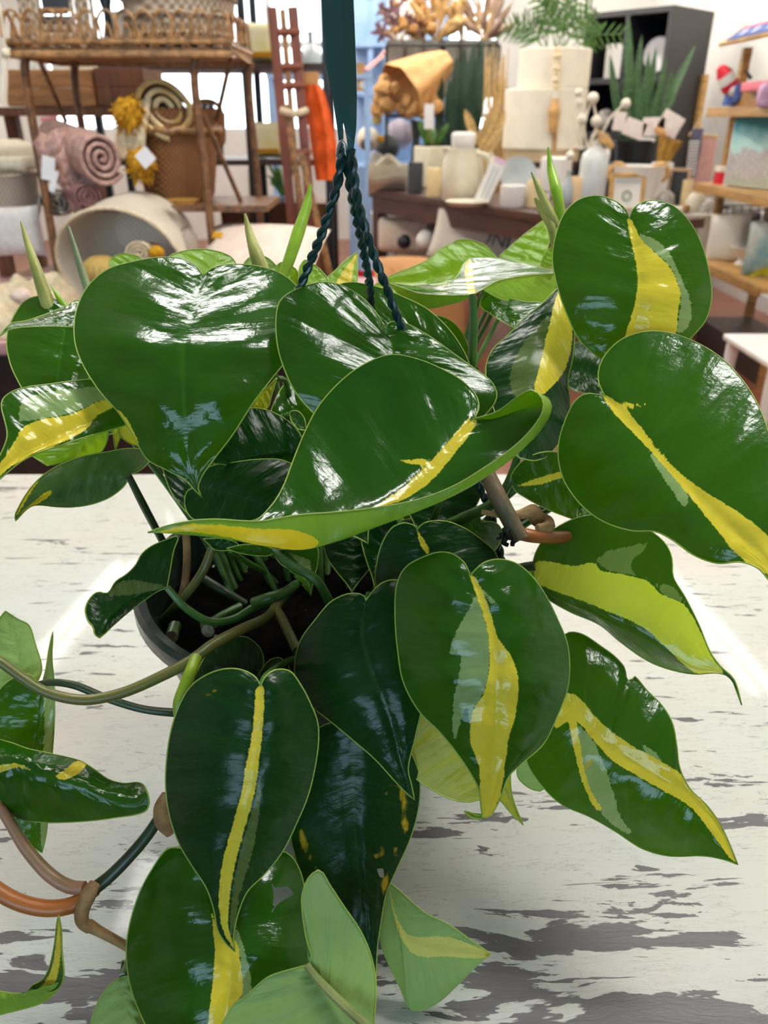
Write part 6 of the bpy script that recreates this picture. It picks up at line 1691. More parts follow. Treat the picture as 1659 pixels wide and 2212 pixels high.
# woven flag hanging
fg = TH('flag_hanging', at(1520, 450, 5.9), 'faded stars-and-stripes cord hanging on a short rod behind the round vase', 'flag')
a0 = at(1488, 292, 5.9); a1 = at(1550, 296, 5.9)
MB().tube([a0, a1], .009, 8, 1).build('rod', M_oak, fg)
MB().tube([(a0 + a1) / 2 + [0, .02, 0], ((a0 + a1) / 2 + [0, .02, 0]) * [1, 1, 0]], .012, 8, 1).build('pole', M_oak, fg)
MB().lathe(((a0 + a1) / 2 + [0, .02, 0]) * [1, 1, 0], [(0, 0), (.12, 0), (.11, .02), (0, .02)], 20, None, False).build('foot', M_oak, fg)
MB().tube([a0, at(1526, 238, 5.95), a1], .003, 6, 1).build('hanging_cord', M_rope, fg)
cr, cw_ = mat('faded_red_cord', C(196, 128, 124), .9, .1), mat('faded_pink_cord', C(230, 200, 190), .9, .06)
for k in range(14):
    t = k / 13
    xt = 1503 + 45 * t; xb = 1498 + 42 * t - 6 + 0 * t
    MB().tube([at(xt, 297, 5.9), at((xt + xb) / 2 - 4, 370, 5.9), at(xb - 14, 446 - 26 * (1 - t), 5.9)], .0075, 6, 4).build('stripe_cord', cr if k % 2 == 0 else cw_, fg)
MB().box((at(1499, 330, 5.885)), (.075, .012, .30), axes(0)).build('blue_canton', mat('faded_navy_cord', C(92, 92, 116), .9, .2), fg, smooth=False)
mb = MB()
for k in range(11): mb.box(at(1500 - k * .8, 306 + 7 * k, 5.872), (.07, .006, .010))
mb.build('knotted_rows', M_white, fg, smooth=False)

# ---- black cube bookcase -------------------------------------------------------------------
C1 = at(1458, 10, 6.95); C2 = at(1545, 20, 7.40)
BH = C1[2]
sd = unit((C2 - C1) * [1, 1, 0]); fd = np.array([-sd[1], sd[0], 0]);
if fd[0] > 0: fd = -fd
BA = np.array([fd, sd, UPZ])
bw = .78; bd = float(np.linalg.norm((C2 - C1)[:2]))
o0 = np.array([C1[0], C1[1], 0])
bc = TH('cube_bookcase', o0 + fd * bw / 2 + sd * bd / 2, 'black cube bookcase standing against the white wall', 'bookcase')
def bpart(name, u, v, z, su, sv, sz, m=M_bookblk):
    MB().box(o0 + fd * u + sd * v + UPZ * z, (su, sv, sz), BA, .002).build(name, m, bc, smooth=False)
bpart('side_panel', .02, bd / 2, BH / 2, .04, bd, BH); bpart('side_panel', bw - .02, bd / 2, BH / 2, .04, bd, BH)
bpart('back_panel', bw / 2, bd - .01, BH / 2, bw, .02, BH)
bz = [.03, .43, .83, 1.23, 1.63, BH - .02]
for z in bz: bpart('shelf', bw / 2, bd / 2, z, bw - .08, bd, .04)
bpart('divider', bw / 2, bd / 2, BH / 2, .03, bd, BH - .08)


def inb(u, k, v=.18): return o0 + fd * u + sd * v + UPZ * (bz[k] + .02)


solo(MB().box(inb(.58, 4) + UPZ * .13, (.16, .03, .26), BA, .004), 'white_card', M_white, 'white framed card in the top left cube of the bookcase', 'card')
p = inb(.17, 4)
sb = TH('round_clock', p, 'silver round ornament with rose trim in the top right cube of the bookcase', 'ornament')
MB().lathe(p + UPZ * .16, [(0, 0), (.11, 0), (.13, .02), (.12, .04), (0, .03)], 30, basis(-sd), False).build('dial', M_silver, sb)
MB().tube([p + UPZ * .16 + fd * -.10 - sd * .05 + UPZ * z for z in (-.12, 0, .1)], .022, 8, 3).build('rose_trim', mat('rose_copper', C(226, 160, 136), .4, .1), sb)
MB().box(p + UPZ * .02, (.16, .06, .04), BA).build('foot', M_black, sb, smooth=False)
solo(MB().ball(inb(.60, 3) + UPZ * .09, (.09, .08, .09), jit=.08, seed=11), 'moss_ball', M_stone, 'grey fuzzy ball in the left middle cube of the bookcase', 'ball')
p = inb(.44, 2, .08)
wl = TH('white_lamp', p, 'small lamp with white cone shade in the bookcase behind the cords', 'lamp')
MB().lathe(p, [(0, 0), (.035, 0), (.04, .01), (.012, .03), (.012, .19), (0, .19)], 20, None, False).build('base', M_white, wl)
MB().lathe(p + UPZ * .16, [(.08, 0), (.05, .13), (.048, .13), (.078, 0)], 24, None, False).build('lamp_shade', M_white, wl)
solo(MB().box(inb(.30, 3) + UPZ * .10, (.10, .02, .2), BA @ np.eye(3), .003), 'silver_card', M_silver, 'silver card in the right middle cube of the bookcase', 'card')
solo(MB().box(inb(.58, 1) + UPZ * .12, (.2, .1, .24), BA, .02), 'white_box', M_white, 'white box low in the bookcase behind the cords', 'box')

# leaning panel beside the bookcase
solo(MB().box((at(1507, 290, 7.3)[0], 7.35, .84), (.045, .05, 1.68), axes(20), .006), 'oak_plank', M_oak, 'narrow oak strip leaning beside the black bookcase', 'panel')

# ---- snake plant in black pot, on a stool behind the table ------------------------------------
def snake(name, x, y, Y, blades, m, label, potr, poth, potm, sq=False):
    p = at(x, y, Y); s = mpp(y, Y)
    o = TH(name, p, label, 'plant')
    MB().lathe(p, [(0, 0), (potr * .9 * s, 0), (potr * s, poth * s), (potr * 1.06 * s, poth * s), (potr * 1.06 * s, (poth + 5) * s), (potr * .95 * s, (poth + 5) * s), (potr * .9 * s, (poth - 4) * s), (0, (poth - 4) * s)], 30, None, False).build('pot', potm, o)
    for (bx, tx, ty, w, dy) in blades:
        b = p + RGT * bx * s + UPZ * (poth - 6) * s + np.array([0, dy, 0])
        t_ = at(tx, ty, Y + dy * 2)
        MB().blade(b, t_, w * s, (rg.uniform(-.5, .5), -1, .1), (rg.uniform(-.01, .01), 0, 0), 12, .3).build('leaf', m, o)
    return o, p, s


S1, p, s = snake('snake_plant', 1373, 350, 6.35, [(-30, 1318, 118, 9, 0), (-24, 1332, 190, 8, .03), (-16, 1358, 34, 11, .05), (-4, 1386, 76, 10, .08), (4, 1402, 112, 10, 0), (12, 1418, 100, 10, .06), (20, 1440, 118, 10, .02), (26, 1502, 98, 10, .03), (30, 1452, 150, 9, -.03), (0, 1378, 160, 10, -.04), (14, 1424, 180, 9, -.05), (-12, 1346, 170, 9, -.05), (24, 1466, 190, 8, .05), (8, 1396, 215, 9, -.07), (-20, 1364, 110, 9, -.02)], M_snake, 'tall snake plant in a black pot in front of the black bookcase', 48, 38, M_black)
MB().tube([p + UPZ * 22 * s - FWD * .17 + RGT * -14 * s, p + UPZ * 20 * s - FWD * .175 + RGT * 20 * s], 4.5 * s, 8, 1, flat=(UPZ, 1.0)).build('pot_label', M_white, S1)
st_ = TH('plant_stool', (p[0], p[1], 0), 'dark stool under the black pot of the snake plant', 'stool')
MB().lathe((p[0], p[1], p[2] - .032), [(0, 0), (.2, 0), (.2, .03), (0, .03)], 30, None, False).build('seat', M_bookblk, st_)
for a in (.8, 2.4, 3.9, 5.5):
    MB().tube([(p[0] + .15 * math.cos(a), p[1] + .15 * math.sin(a), p[2] - .03), (p[0] + .18 * math.cos(a), p[1] + .18 * math.sin(a), 0)], .018, 8, 1).build('leg', M_bookblk, st_)
cg = TH('card_garland', at(1400, 300, 6.1), 'garland of white printed cards strung across the snake plant', 'garland')
MB().tube([at(1330, 250, 6.08), at(1370, 268, 6.04), at(1420, 262, 6.04), at(1468, 250, 6.08)], .003, 6, 5).build('string', M_rope, cg)
for (x, y, w, h, a) in ((1338, 262, 24, 34, -4), (1371, 278, 44, 32, -18), (1412, 274, 44, 34, 2), (1448, 268, 46, 40, -26)):
    A2 = axes(0); an = math.radians(a)
    X2 = RGT * math.cos(an) + UPZ * math.sin(an); Z2 = -RGT * math.sin(an) + UPZ * math.cos(an)
    MB().box(at(x, y, 6.02), (w * s, .006, h * s), np.array([X2, np.cross(Z2, X2), Z2]), .002).build('card', mat('blush_card', C(236, 222, 214), .7, .04, 30), cg)
p = at(1432, 350, 6.0); s = mpp(330, 6.0)
gf = TH('gold_cup', p, 'gold pleated paper cup beside the black pot', 'cup')
MB().lathe(p, [(0, 0), (13 * s, 0), (24 * s, 46 * s), (22 * s, 46 * s), (11 * s, 2 * s), (0, 2 * s)], 36, basis([.18, -.1, 1]), False, 1, 1, .10, 12).build('cup', M_gold, gf)
MB().tube([p + UPZ * 44 * s, p + UPZ * 58 * s - RGT * 14 * s, p + UPZ * 66 * s - RGT * 26 * s], [3 * s, 9 * s, 4 * s], 8, 4).build('ribbon', M_kraft, gf)
sfl = TH('small_plinth', (p[0], 6.0, 0), 'white plinth under the gold paper cup', 'plinth')
MB().box((p[0], 6.0, (p[2]) / 2), (.12, .12, p[2]), axes(0), .004).build('block', M_white, sfl)
sfl['label'] = 'white plinth behind the handled vase carrying the gold paper cup'

# ---- cream hat boxes with palm ---------------------------------------------------------------
HB = at(1168, 346, 6.15); s = mpp(330, 6.15)
h1 = at(0, 320, 5.9)[2] - at(0, 346, 5.9)[2]; h2 = at(0, 186, 5.9)[2] - at(0, 346, 5.9)[2]; h3 = at(0, 96, 5.9)[2] - at(0, 186, 5.9)[2]
hb = TH('round_box', HB, 'large lower cream round box with tan base band', 'box')
MB().lathe(HB, [(0, 0), (80 * s, 0), (80 * s, h1), (0, h1)], 56, None, False).build('base_band', mat('tan_band', C(196, 172, 132), .6, .06), hb)
MB().lathe(HB + UPZ * h1, [(82 * s, 0), (85 * s, 2 * s), (85 * s, h2 - h1 - 2 * s), (83 * s, h2 - h1), (0, h2 - h1)], 56, None, False).build('drum', M_ivory, hb)
hz = HB + UPZ * h2 + RGT * 12 * s
hb2 = TH('round_box', hz, 'smaller cream round box planter stacked on the large round box', 'box')
MB().lathe(hz, [(0, 0), (70 * s, 0), (73 * s, 2 * s), (73 * s, h3 - 2 * s), (70 * s, h3), (68 * s, h3 - 5 * s), (0, h3 - 10 * s)], 56, None, False).build('drum', M_ivory, hb2)
hst = TH('box_stool', (HB[0], HB[1], 0), 'dark stool under the cream round boxes', 'stool')
MB().lathe((HB[0], HB[1], HB[2] - .04), [(0, 0), (.26, 0), (.26, .04), (0, .04)], 30, None, False).build('seat', M_darkwood, hst)
for a in (.8, 2.4, 3.9, 5.5):
    MB().tube([(HB[0] + .2 * math.cos(a), HB[1] + .2 * math.sin(a), HB[2] - .04), (HB[0] + .23 * math.cos(a), HB[1] + .23 * math.sin(a), 0)], .022, 8, 1).build('leg', M_darkwood, hst)
bg_ = TH('bead_tassel', at(1200, 330, 5.40), 'wooden bead string with tan tassel hanging down the cream round boxes', 'garland')
for k, y in enumerate(range(108, 196, 13)):
    MB().ball(at(1205 - k * .6, y, 5.85), (6.5 + 1.6 * (k % 2)) * s, 12, 8).build('bead', mat('pale_wood_bead', C(228, 208, 168), .5, .08), bg_)
MB().tube([at(1200, 196, 5.84), at(1200, 214, 5.84)], 8 * s, 10, 1).build('tassel_cap', M_rope, bg_)
MB().tube([at(1200, 212, 5.83), at(1197, 240, 5.83), at(1194, 286, 5.83)], [5 * s, 12 * s, 9 * s], 10, 5).build('tassel', M_oak, bg_)
MB().tube([at(1203, 214, 5.84), at(1200, 260, 5.84), at(1197, 330, 5.84)], [4 * s, 5 * s, 4 * s], 8, 4).build('tail', M_oakd, bg_)
MB().tube([at(1206, 108, 5.85), hz + UPZ * h3 + RGT * 10 * s - np.array([0, 68 * s, 0])], .003, 6, 1).build('string', M_rope, bg_)
pm_ = TH('parlour_palm', hz + UPZ * (h3 - 10 * s), 'feathery green palm growing out of the upper cream box', 'plant')
for k in range(17):
    a = -1.2 + 2.4 * k / 16 + rg.uniform(-.1, .1); r_ = rg.uniform(80, 125)
    b = hz + UPZ * (h3 - 12 * s) + RGT * rg.uniform(-25, 25) * s
    tp_ = b + RGT * math.sin(a) * r_ * s + UPZ * math.cos(a) * r_ * 1.15 * s + np.array([0, rg.uniform(-.2, .2), 0])
    mid_ = (b + tp_) / 2 + UPZ * 16 * s
    mb = MB(); mb.tube([b, mid_, tp_], .004, 5, 5)
    P_ = smooth_path([b, mid_, tp_], 8)
    for j in range(5, len(P_) - 1, 2):
        d_ = unit(P_[j + 1] - P_[j - 1])
        for s_ in (-1, 1):
            sd_ = unit(np.cross(d_, [0, 1, .2])) * s_
            L_ = (34 - 14 * j / len(P_)) * s
            mb.blade(P_[j], P_[j] + sd_ * L_ + d_ * L_ * .7 - UPZ * L_ * .15, 2.2 * s, (0, -1, .3), (0, 0, 0), 4, .2)
    mb.build('frond', M_palm, pm_)

# ---- dried flowers, snake plant group ------------------------------------------------------------
DF = 7.4
sdf = mpp(150, DF)
dr = TH('flower_rack', (at(980, 200, DF)[0], DF + .1, 0), 'dark wire rack of buckets below the dried flowers', 'rack')
dx0, dx1 = at(835, 98, DF)[0], at(1080, 98, DF)[0]
for z in (at(0, 98, DF)[2], at(0, 250, DF)[2]):
    MB().tube([(dx0, DF, z), (dx1, DF, z)], .012, 8, 1).build('rail', M_black, dr)
for x in (dx0, dx1, (dx0 + dx1) / 2):
    MB().tube([(x, DF + .02, 0), (x, DF + .02, at(0, 98, DF)[2])], .014, 8, 1).build('post', M_black, dr)
M_bucket = mat('grey_bucket', C(120, 116, 106), .6, .15, 10)
for k in range(6):
    x = dx0 + (dx1 - dx0) * (k + .5) / 6
    z1 = at(0, 84, DF)[2]
    mbk = MB().lathe((x, DF + .16, z1 - .42), [(0, 0), (.07, 0), (.085, .42), (.08, .42), (.066, .02), (0, .02)], 24, None, False)
    mbk.build('bucket', M_bucket, dr)


def bouquet(x, y, w, h, m, n, kind, label, seed):
    r0 = random.Random(seed); p = at(x, 86, DF + .16)
    o = TH('dried_bouquet', p, label, 'dried flowers')
    mb = MB()
    for k in range(n):
        hd = MB()
        q = at(x + r0.uniform(-w, w), y + r0.uniform(-h, h), DF + .16 + r0.uniform(-.12, .12))
        mb.tube([p + np.array([r0.uniform(-.03, .03), 0, -.1]), (p + q) / 2 + UPZ * .03, q], .004, 5, 3)
        rr = r0.uniform(.022, .045)
        if kind == 0: hd.ball(q, (rr, rr, rr * .9), 8, 6, None, .12, k)
        elif kind == 1:
            for j in range(7):
                d_ = unit([r0.gauss(0, 1), r0.gauss(0, .6), r0.gauss(.2, 1)])
                hd.blade(q, q + d_ * rr * 2.4, rr * .35, (0, -1, 0), (0, 0, 0), 4)
        else:
            d_ = unit(q - p); hd.tube([q - d_ * .10, q, q + d_ * .12], [.008, .028, .004], 7, 4)
        hd.build('flower_head', m, o)
    mb.build('stems', M_straw, o)


bouquet(858, 45, 42, 36, M_driedp, 16, 1, 'dull purple spiky dried bunch, nearest the blue shelf', 1)
bouquet(895, 20, 42, 45, M_dried, 26, 0, 'tan dried flower bunch right of the purple spiky one', 2)
bouquet(945, 18, 46, 50, M_straw, 26, 2, 'golden straw bunch in the middle of the flower rack', 3)
bouquet(1000, 20, 36, 45, mat('dried_wheat', C(206, 170, 112), .9, .25, 60), 24, 0, 'wheat coloured dried bunch right of the golden straw', 4)
bouquet(1048, 30, 40, 45, mat('dried_mauve_grass', C(168, 140, 120), .9, .25, 60), 26, 2, 'greyish mauve dried grass bunch nearest the palm', 5)
bouquet(912, 62, 30, 16, M_dried, 14, 0, 'low rust-tan dried bunch under the tan one', 6)

# kraft wrapped bunch hanging head down
kw = TH('wrapped_bouquet', at(890, 230, 7.15), 'kraft paper wrapped bunch of tan bulb-shaped dried flowers', 'dried flowers')
c0, c1_ = at(962, 132, 7.15), at(868, 196, 6.98)
MB().lathe(c0, [(.11, 0), (.19, .17), (.285, .46), (.28, .46), (.185, .17), (.105, 0)], 36, basis(c1_ - c0), False, 1, .75, .05, 7).build('paper_cone', M_kraft, kw)
r0 = random.Random(11)
for k in range(34):
    x_ = r0.uniform(806, 950); y_ = 205 + r0.uniform(-24, 44) - abs(x_ - 890) * .12
    q = at(x_, y_, 6.95 + r0.uniform(-.1, .12)); d_ = unit([r0.uniform(-1, .4), -.5, -1])
    MB().lathe(q, [(0, -.055), (.03, -.04), (.044, 0), (.036, .035), (.014, .055), (0, .058)], 10, basis(-d_), False, 1, 1, .08, 5).build('flower_head', M_dried, kw)
MB().tube([at(905, 262, 7.1), at(898, 300, 7.1), at(898, 300, 7.1) * [1, 1, 0]], [.07, .03, .05], 12, 4).build('holder', M_charcoal, kw)

S2, p, s = snake('snake_plant', 985, 372, 6.95, [(-40, 952, 150, 11, 0), (-30, 946, 190, 11, .03), (-18, 972, 170, 13, -.03), (-6, 986, 120, 12, .05), (6, 1004, 100, 14, 0), (16, 1024, 88, 13, .04), (26, 1042, 86, 12, .02), (32, 1050, 150, 12, -.03), (10, 1012, 190, 13, -.05), (-10, 978, 210, 13, -.06), (22, 1034, 230, 11, -.06)], M_snaked, 'dark tall snake plant behind the cream pitcher', 52, 52, M_black)
sb2 = TH('plant_box', (p[0], p[1], 0), 'dark plant box under the dark snake plant', 'stand')
MB().box((p[0], p[1] + .02, p[2] / 2), (.36, .36, p[2]), TA).build('body', M_darkwood, sb2, smooth=False)
hs = TH('corn_husk_bow', at(1040, 305, 5.75), 'straw coloured husk leaves spread like ears behind the pitcher', 'dried leaves')
for (bx, by, tx, ty, w) in ((1030, 310, 1004, 236, 11), (1034, 312, 1080, 214, 13), (1040, 318, 1092, 240, 18), (1046, 330, 1084, 270, 16)):
    MB().blade(at(bx, by, 5.75), at(tx, ty, 5.73), w * mpp(300, 5.75), (0, -1, .2), (0, 0, 0), 10, .4).build('husk', M_straw, hs)
MB().tube([at(1034, 312, 5.75), at(1046, 345, 5.75), at(1052, 395, 5.75) * [1, 1, 0] + UPZ * .9], .012, 8, 4).build('stalk', M_straw, hs)
gr = TH('dried_grass_bundle', at(1070, 400, 6.6), 'standing bundle of tan dried grass between pitcher and cream round boxes', 'dried grass')
mb = MB()
for k in range(40):
    x_ = r0.uniform(1052, 1088); q0 = at(x_, 395, 6.6 + r0.uniform(-.05, .05)) * [1, 1, 0]; q1 = at(x_ + r0.uniform(-16, 14), r0.uniform(95, 220), 6.6 + r0.uniform(-.1, .1))
    mb.tube([q0, (q0 + q1) / 2 + RGT * r0.uniform(-.03, .03), q1], [.006, .007, .004], 5, 4)
mb.build('stems', M_straw, gr)

# ---- pale blue window-side shelving ----------------------------------------------------------------
bs = TH('blue_shelving', (at(860, 200, 8.2)[0], 8.3, 0), 'pale blue shelving with sky cast in its paint in front of the bright window', 'shelf')
bx0, bx1 = at(762, 100, 8.2)[0], at(965, 100, 8.2)[0]
for z in (at(0, 96, 8.2)[2], at(0, 202, 8.2)[2], .95, .45):
    MB().box(((bx0 + bx1) / 2, 8.36, z), (bx1 - bx0, .36, .04)).build('shelf_board', M_blue, bs, smooth=False)
for x in (bx0, at(800, 100, 8.2)[0], at(832, 100, 8.2)[0], at(905, 100, 8.2)[0], bx1):
    MB().box((x, 8.22, 1.25), (.05, .05, 2.5)).build('upright', M_blue, bs, smooth=False)
MB().box(((bx0 + bx1) / 2, 8.55, 1.25), (bx1 - bx0, .02, 2.5)).build('back_board', mat('sky_cast_board', C(176, 208, 240), .6, .05, 3), bs, smooth=False)  # board colour carries the blue cast from the window
solo(MB().box(at(775, 160, 8.3) * [1, 1, 0] + UPZ * (at(782, 202, 8.3)[2] + .13), (.10, .08, .24), axes(5), .004), 'kraft_bag', M_kraft, 'kraft paper bag on the pale blue shelving', 'bag')
pz = at(866, 96, 8.25); solo(MB().box(pz + UPZ * (.02 + .17), (.36, .03, .34), axes(0), .006), 'white_canvas', M_white, 'blank white canvas standing on the upper pale blue shelf', 'canvas')
pz = at(782, 202, 8.3); solo(pillow_mb(pz + UPZ * .07, .16, .12, .08, axes(0)), 'white_bundle', M_white, 'white cloth bundle below the kraft bag', 'cloth')
sr = TH('striped_ribbon', at(790, 150, 7.7), 'red and white striped ribbon hanging by the pale blue shelving', 'ribbon')
P_ = smooth_path([at(790, 150, 8.12), at(806, 138, 8.12), at(822, 124, 8.12), at(838, 104, 8.12), at(842, 96, 8.13)], 6)
for k in range(len(P_) - 1):
    MB().tube([P_[k], P_[k + 1]], .022, 8, 1, flat=(FWD, .3)).build('stripe', M_red if k % 2 == 0 else M_white, sr)
# clutter between ladder and walnut table
for k, (x, y, Y, r, m, nm, lb, cat) in enumerate([(795, 300, 7.4, 24, M_ivory, 'round_lantern', 'round ivory lantern with dark mouth left of the walnut table', 'lantern'), (836, 320, 7.6, 26, M_charcoal, 'dark_cushion', 'dark round cushion behind the folded cream towels', 'cushion'),
                                                  (862, 290, 7.8, 30, mat('lavender_cloth', C(190, 182, 196), .9, .1), 'lavender_bundle', 'lavender grey cloth bundle behind the folded towels', 'cloth'), (812, 345, 7.5, 16, M_white, 'white_ball', 'white ball ornament left of the folded towels', 'ornament')]):
    solo(MB().ball(at(x, y, Y), r * mpp(y, Y), 20, 14, None, .03, k), nm, m, lb, cat)
solo(MB().ball(at(792, 312, 7.3), (.05, .03, .05)), 'lantern_mouth', mat('dark_brown_mouth', C(58, 38, 26), .8, .1), 'dark brown bun-shaped ornament in front of the round ivory lantern', 'ornament')
solo(MB().box(at(812, 300, 7.4), (.14, .10, .05), axes(0), .012), 'mustard_pouch', M_mustard, 'mustard pouch right of the round ivory lantern', 'pouch')
solo(MB().lathe(at(814, 268, 7.5), [(0, 0), (.035, 0), (.04, .02), (.04, .12), (.012, .16), (.012, .26), (0, .26)], 20, None, False), 'olive_bottle', mat('olive_glass', C(160, 140, 80), .2, .1), 'slim olive bottle above the mustard pouch', 'bottle')
cs2 = TH('clutter_stand', (at(835, 340, 7.7)[0], 7.7, 0), 'pale stand carrying the ornaments left of the walnut table', 'stand')
MB().box((at(828, 352, 7.6)[0], 7.75, at(0, 358, 7.6)[2] / 2), (.62, .5, at(0, 358, 7.6)[2])).build('body', M_blue, cs2, smooth=False)
solo(MB().box(T(806, 408) + UPZ * .03 + en * .05, (.10, .06, .06), axes(0), .01), 'yellow_cloth', M_mustard, 'small yellow cloth at the far corner of the walnut table', 'cloth')

# ---- under the walnut table ----------------------------------------------------------------------------
p = at(1025, 512, 5.22)
wp = TH('lettered_pillow', p, 'cream pillow with dark lettering leaning under the walnut table', 'pillow')
A3 = axes(-14)
Zp = unit(UPZ + .25 * A3[1] + .28 * -A3[0] * 0); Xp = unit(A3[0] - .18 * UPZ); Yp = np.cross(Zp, Xp)
PAx = np.array([Xp, Yp, unit(np.cross(Xp, Yp))])
pillow_mb(p, .56, .36, .16, PAx).build('cover', M_wcloth, wp)
tcu = bpy.data.curves.new('lettering', 'FONT'); tcu.body = 'JUND'; tcu.size = .12; tcu.extrude = .003; tcu.align_x = 'CENTER'
to = bpy.data.objects.new('lettering_curve', tcu); COL.objects.link(to)
dg = bpy.context.evaluated_depsgraph_get()
tme = bpy.data.meshes.new_from_object(to.evaluated_get(dg))
bpy.data.objects.remove(to, do_unlink=True)
tv = np.array([v.co for v in tme.vertices]); tf = [tuple(q.vertices) for q in tme.polygons]
yd = PAx[1] if PAx[1][1] < 0 else -PAx[1]
W3 = p + PAx[0] * .15 + PAx[2] * -.03 + yd * .075
MB().add([W3 + PAx[0] * v[0] + PAx[2] * v[1] + yd * (v[2] - .25 * max(0, v[0]) * 1.0) for v in tv], tf).build('lettering', M_charcoal, wp, smooth=False)
solo(pillow_mb(at(868, 508, 5.98), .40, .26, .16, axes(-20)), 'floor_cushion', mat('oatmeal_linen', C(226, 214, 196), .9, .06, 40, .1), 'oatmeal cushion on the floor left of the lettered pillow', 'cushion')
solo(MB().ball(at(873, 522, 5.74), (.05, .05, .05), jit=.02), 'black_ball', M_black, 'shiny black ball in front of the oatmeal cushion', 'ball')
solo(MB().ball(at(918, 518, 5.56), (.08, .06, .07), 16, 10, basis([.5, 0, 1]), .04, 3), 'white_bird', M_white, 'white rounded ornament between the black ball and the lettered pillow', 'ornament')
rg_ = TH('jute_rug', (at(872, 570, 4.45)[0], 4.45, 0), 'tan jute pouf on the floor behind the plant', 'pouf')
MB().lathe((at(872, 570, 4.45)[0], 4.45, 0.0), [(0, 0), (.24, 0), (.33, .06), (.36, .30), (.33, .56), (.22, .645), (0, .66)], 44, None, False).build('body', weave('jute', C(200, 148, 92), C(150, 100, 54), 160, .95, .6), rg_)
rg_.name = 'jute_pouf'
solo(MB().box(at(820, 458, 6.78) * [1, 1, .5], (.22, .16, at(820, 458, 6.78)[2]), axes(-10), .01), 'white_carton', M_white, 'white carton on the floor beyond the walnut table', 'carton')
solo(MB().box(at(890, 462, 7.0) * [1, 1, .5], (.3, .16, at(890, 462, 7.0)[2]), axes(-10), .01), 'kraft_carton', mat('grey_kraft', C(178, 158, 136), .8, .06), 'greyish kraft carton beside the white carton', 'carton')
rb = TH('red_tin', at(788, 600, 3.6), 'red and pale blue tin beyond the end of the mauve table', 'tin')
MB().lathe(at(790, 612, 3.6), [(0, 0), (.04, 0), (.04, .06), (0, .06)], 20, None, False).build('body', M_red, rb)
MB().lathe(at(790, 612, 3.6) + UPZ * .06, [(0.036, 0), (.03, .08), (0, .08)], 20, None, False).build('lid', M_blue, rb)
tbx = at(790, 612, 3.6)
tst = TH('small_stool', (tbx[0], tbx[1], 0), 'small reddish stool carrying the red tin', 'stool')
MB().lathe((tbx[0], tbx[1], tbx[2] - .03), [(0, 0), (.12, 0), (.12, .03), (0, .03)], 24, None, False).build('seat', M_redwood, tst)
for a in (.5, 2.1, 3.6, 5.2):
    MB().tube([(tbx[0] + .09 * math.cos(a), tbx[1] + .09 * math.sin(a), tbx[2] - .03), (tbx[0] + .11 * math.cos(a), tbx[1] + .11 * math.sin(a), 0)], .014, 8, 1).build('leg', M_redwood, tst)

# ---- oak shelf along the right wall ------------------------------------------------------------------------
q0 = np.array([1.985, 5.3, .58]); SZ = [.58, 1.01, 1.43, 1.745]
os_ = TH('oak_shelf', (q0[0] + .25, 4.75, 0), 'honey oak shelf unit along the right wall', 'shelf')
sy0, sy1 = 4.15, 5.32
sx_0 = q0[0]
for k, z in enumerate(SZ[:3]):
    MB().box((sx_0 + .26, (sy0 + sy1) / 2, z - .03), (.52, sy1 - sy0, .032), bev=.004).build('shelf_board', M_oak, os_)
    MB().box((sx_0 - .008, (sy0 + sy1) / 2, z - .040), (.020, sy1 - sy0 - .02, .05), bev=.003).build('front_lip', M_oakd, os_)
SL = unit([.82, 0, .57]); SLA = np.array([SL, [0, 1, 0], np.cross(SL, [0, 1, 0])])
MB().box(np.array([sx_0, (sy0 + sy1) / 2, SZ[3]]) + SL * .085, (.19, sy1 - sy0, .02), SLA, .003).build('sloping_top_board', M_oak, os_)
MB().box((sx_0 + .29, (sy0 + sy1) / 2, SZ[3] + .06), (.36, sy1 - sy0, .02), bev=.003).build('top_board', M_oak, os_)
for y in (sy1 - .06, sy0 + .05):
    for x in (sx_0 + .14, sx_0 + .48):
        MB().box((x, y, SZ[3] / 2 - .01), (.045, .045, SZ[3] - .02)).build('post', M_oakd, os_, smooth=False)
MB().box((sx_0 + .32, (sy0 + sy1) / 2, .08), (.36, sy1 - sy0 - .1, .16)).build('plinth', M_cabin, os_, smooth=False)  # dark block standing in for the shade below the lowest shelf
R = lambda x, y, z: np.array([sx_0 + x, y, z])
SB = [z - .014 for z in SZ]
# tray with rim on the third level
tr = TH('wooden_tray', R(.25, 4.85, SB[2]), 'oak tray on the eye-level shelf holding festive cloth', 'tray')
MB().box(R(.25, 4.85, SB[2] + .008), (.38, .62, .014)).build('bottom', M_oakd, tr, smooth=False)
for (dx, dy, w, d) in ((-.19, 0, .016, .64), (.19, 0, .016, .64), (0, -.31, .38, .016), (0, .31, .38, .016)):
    MB().box(R(.25 + dx, 4.85 + dy, SB[2] + .04), (w, d, .07)).build('rim', M_oakd, tr, smooth=False)
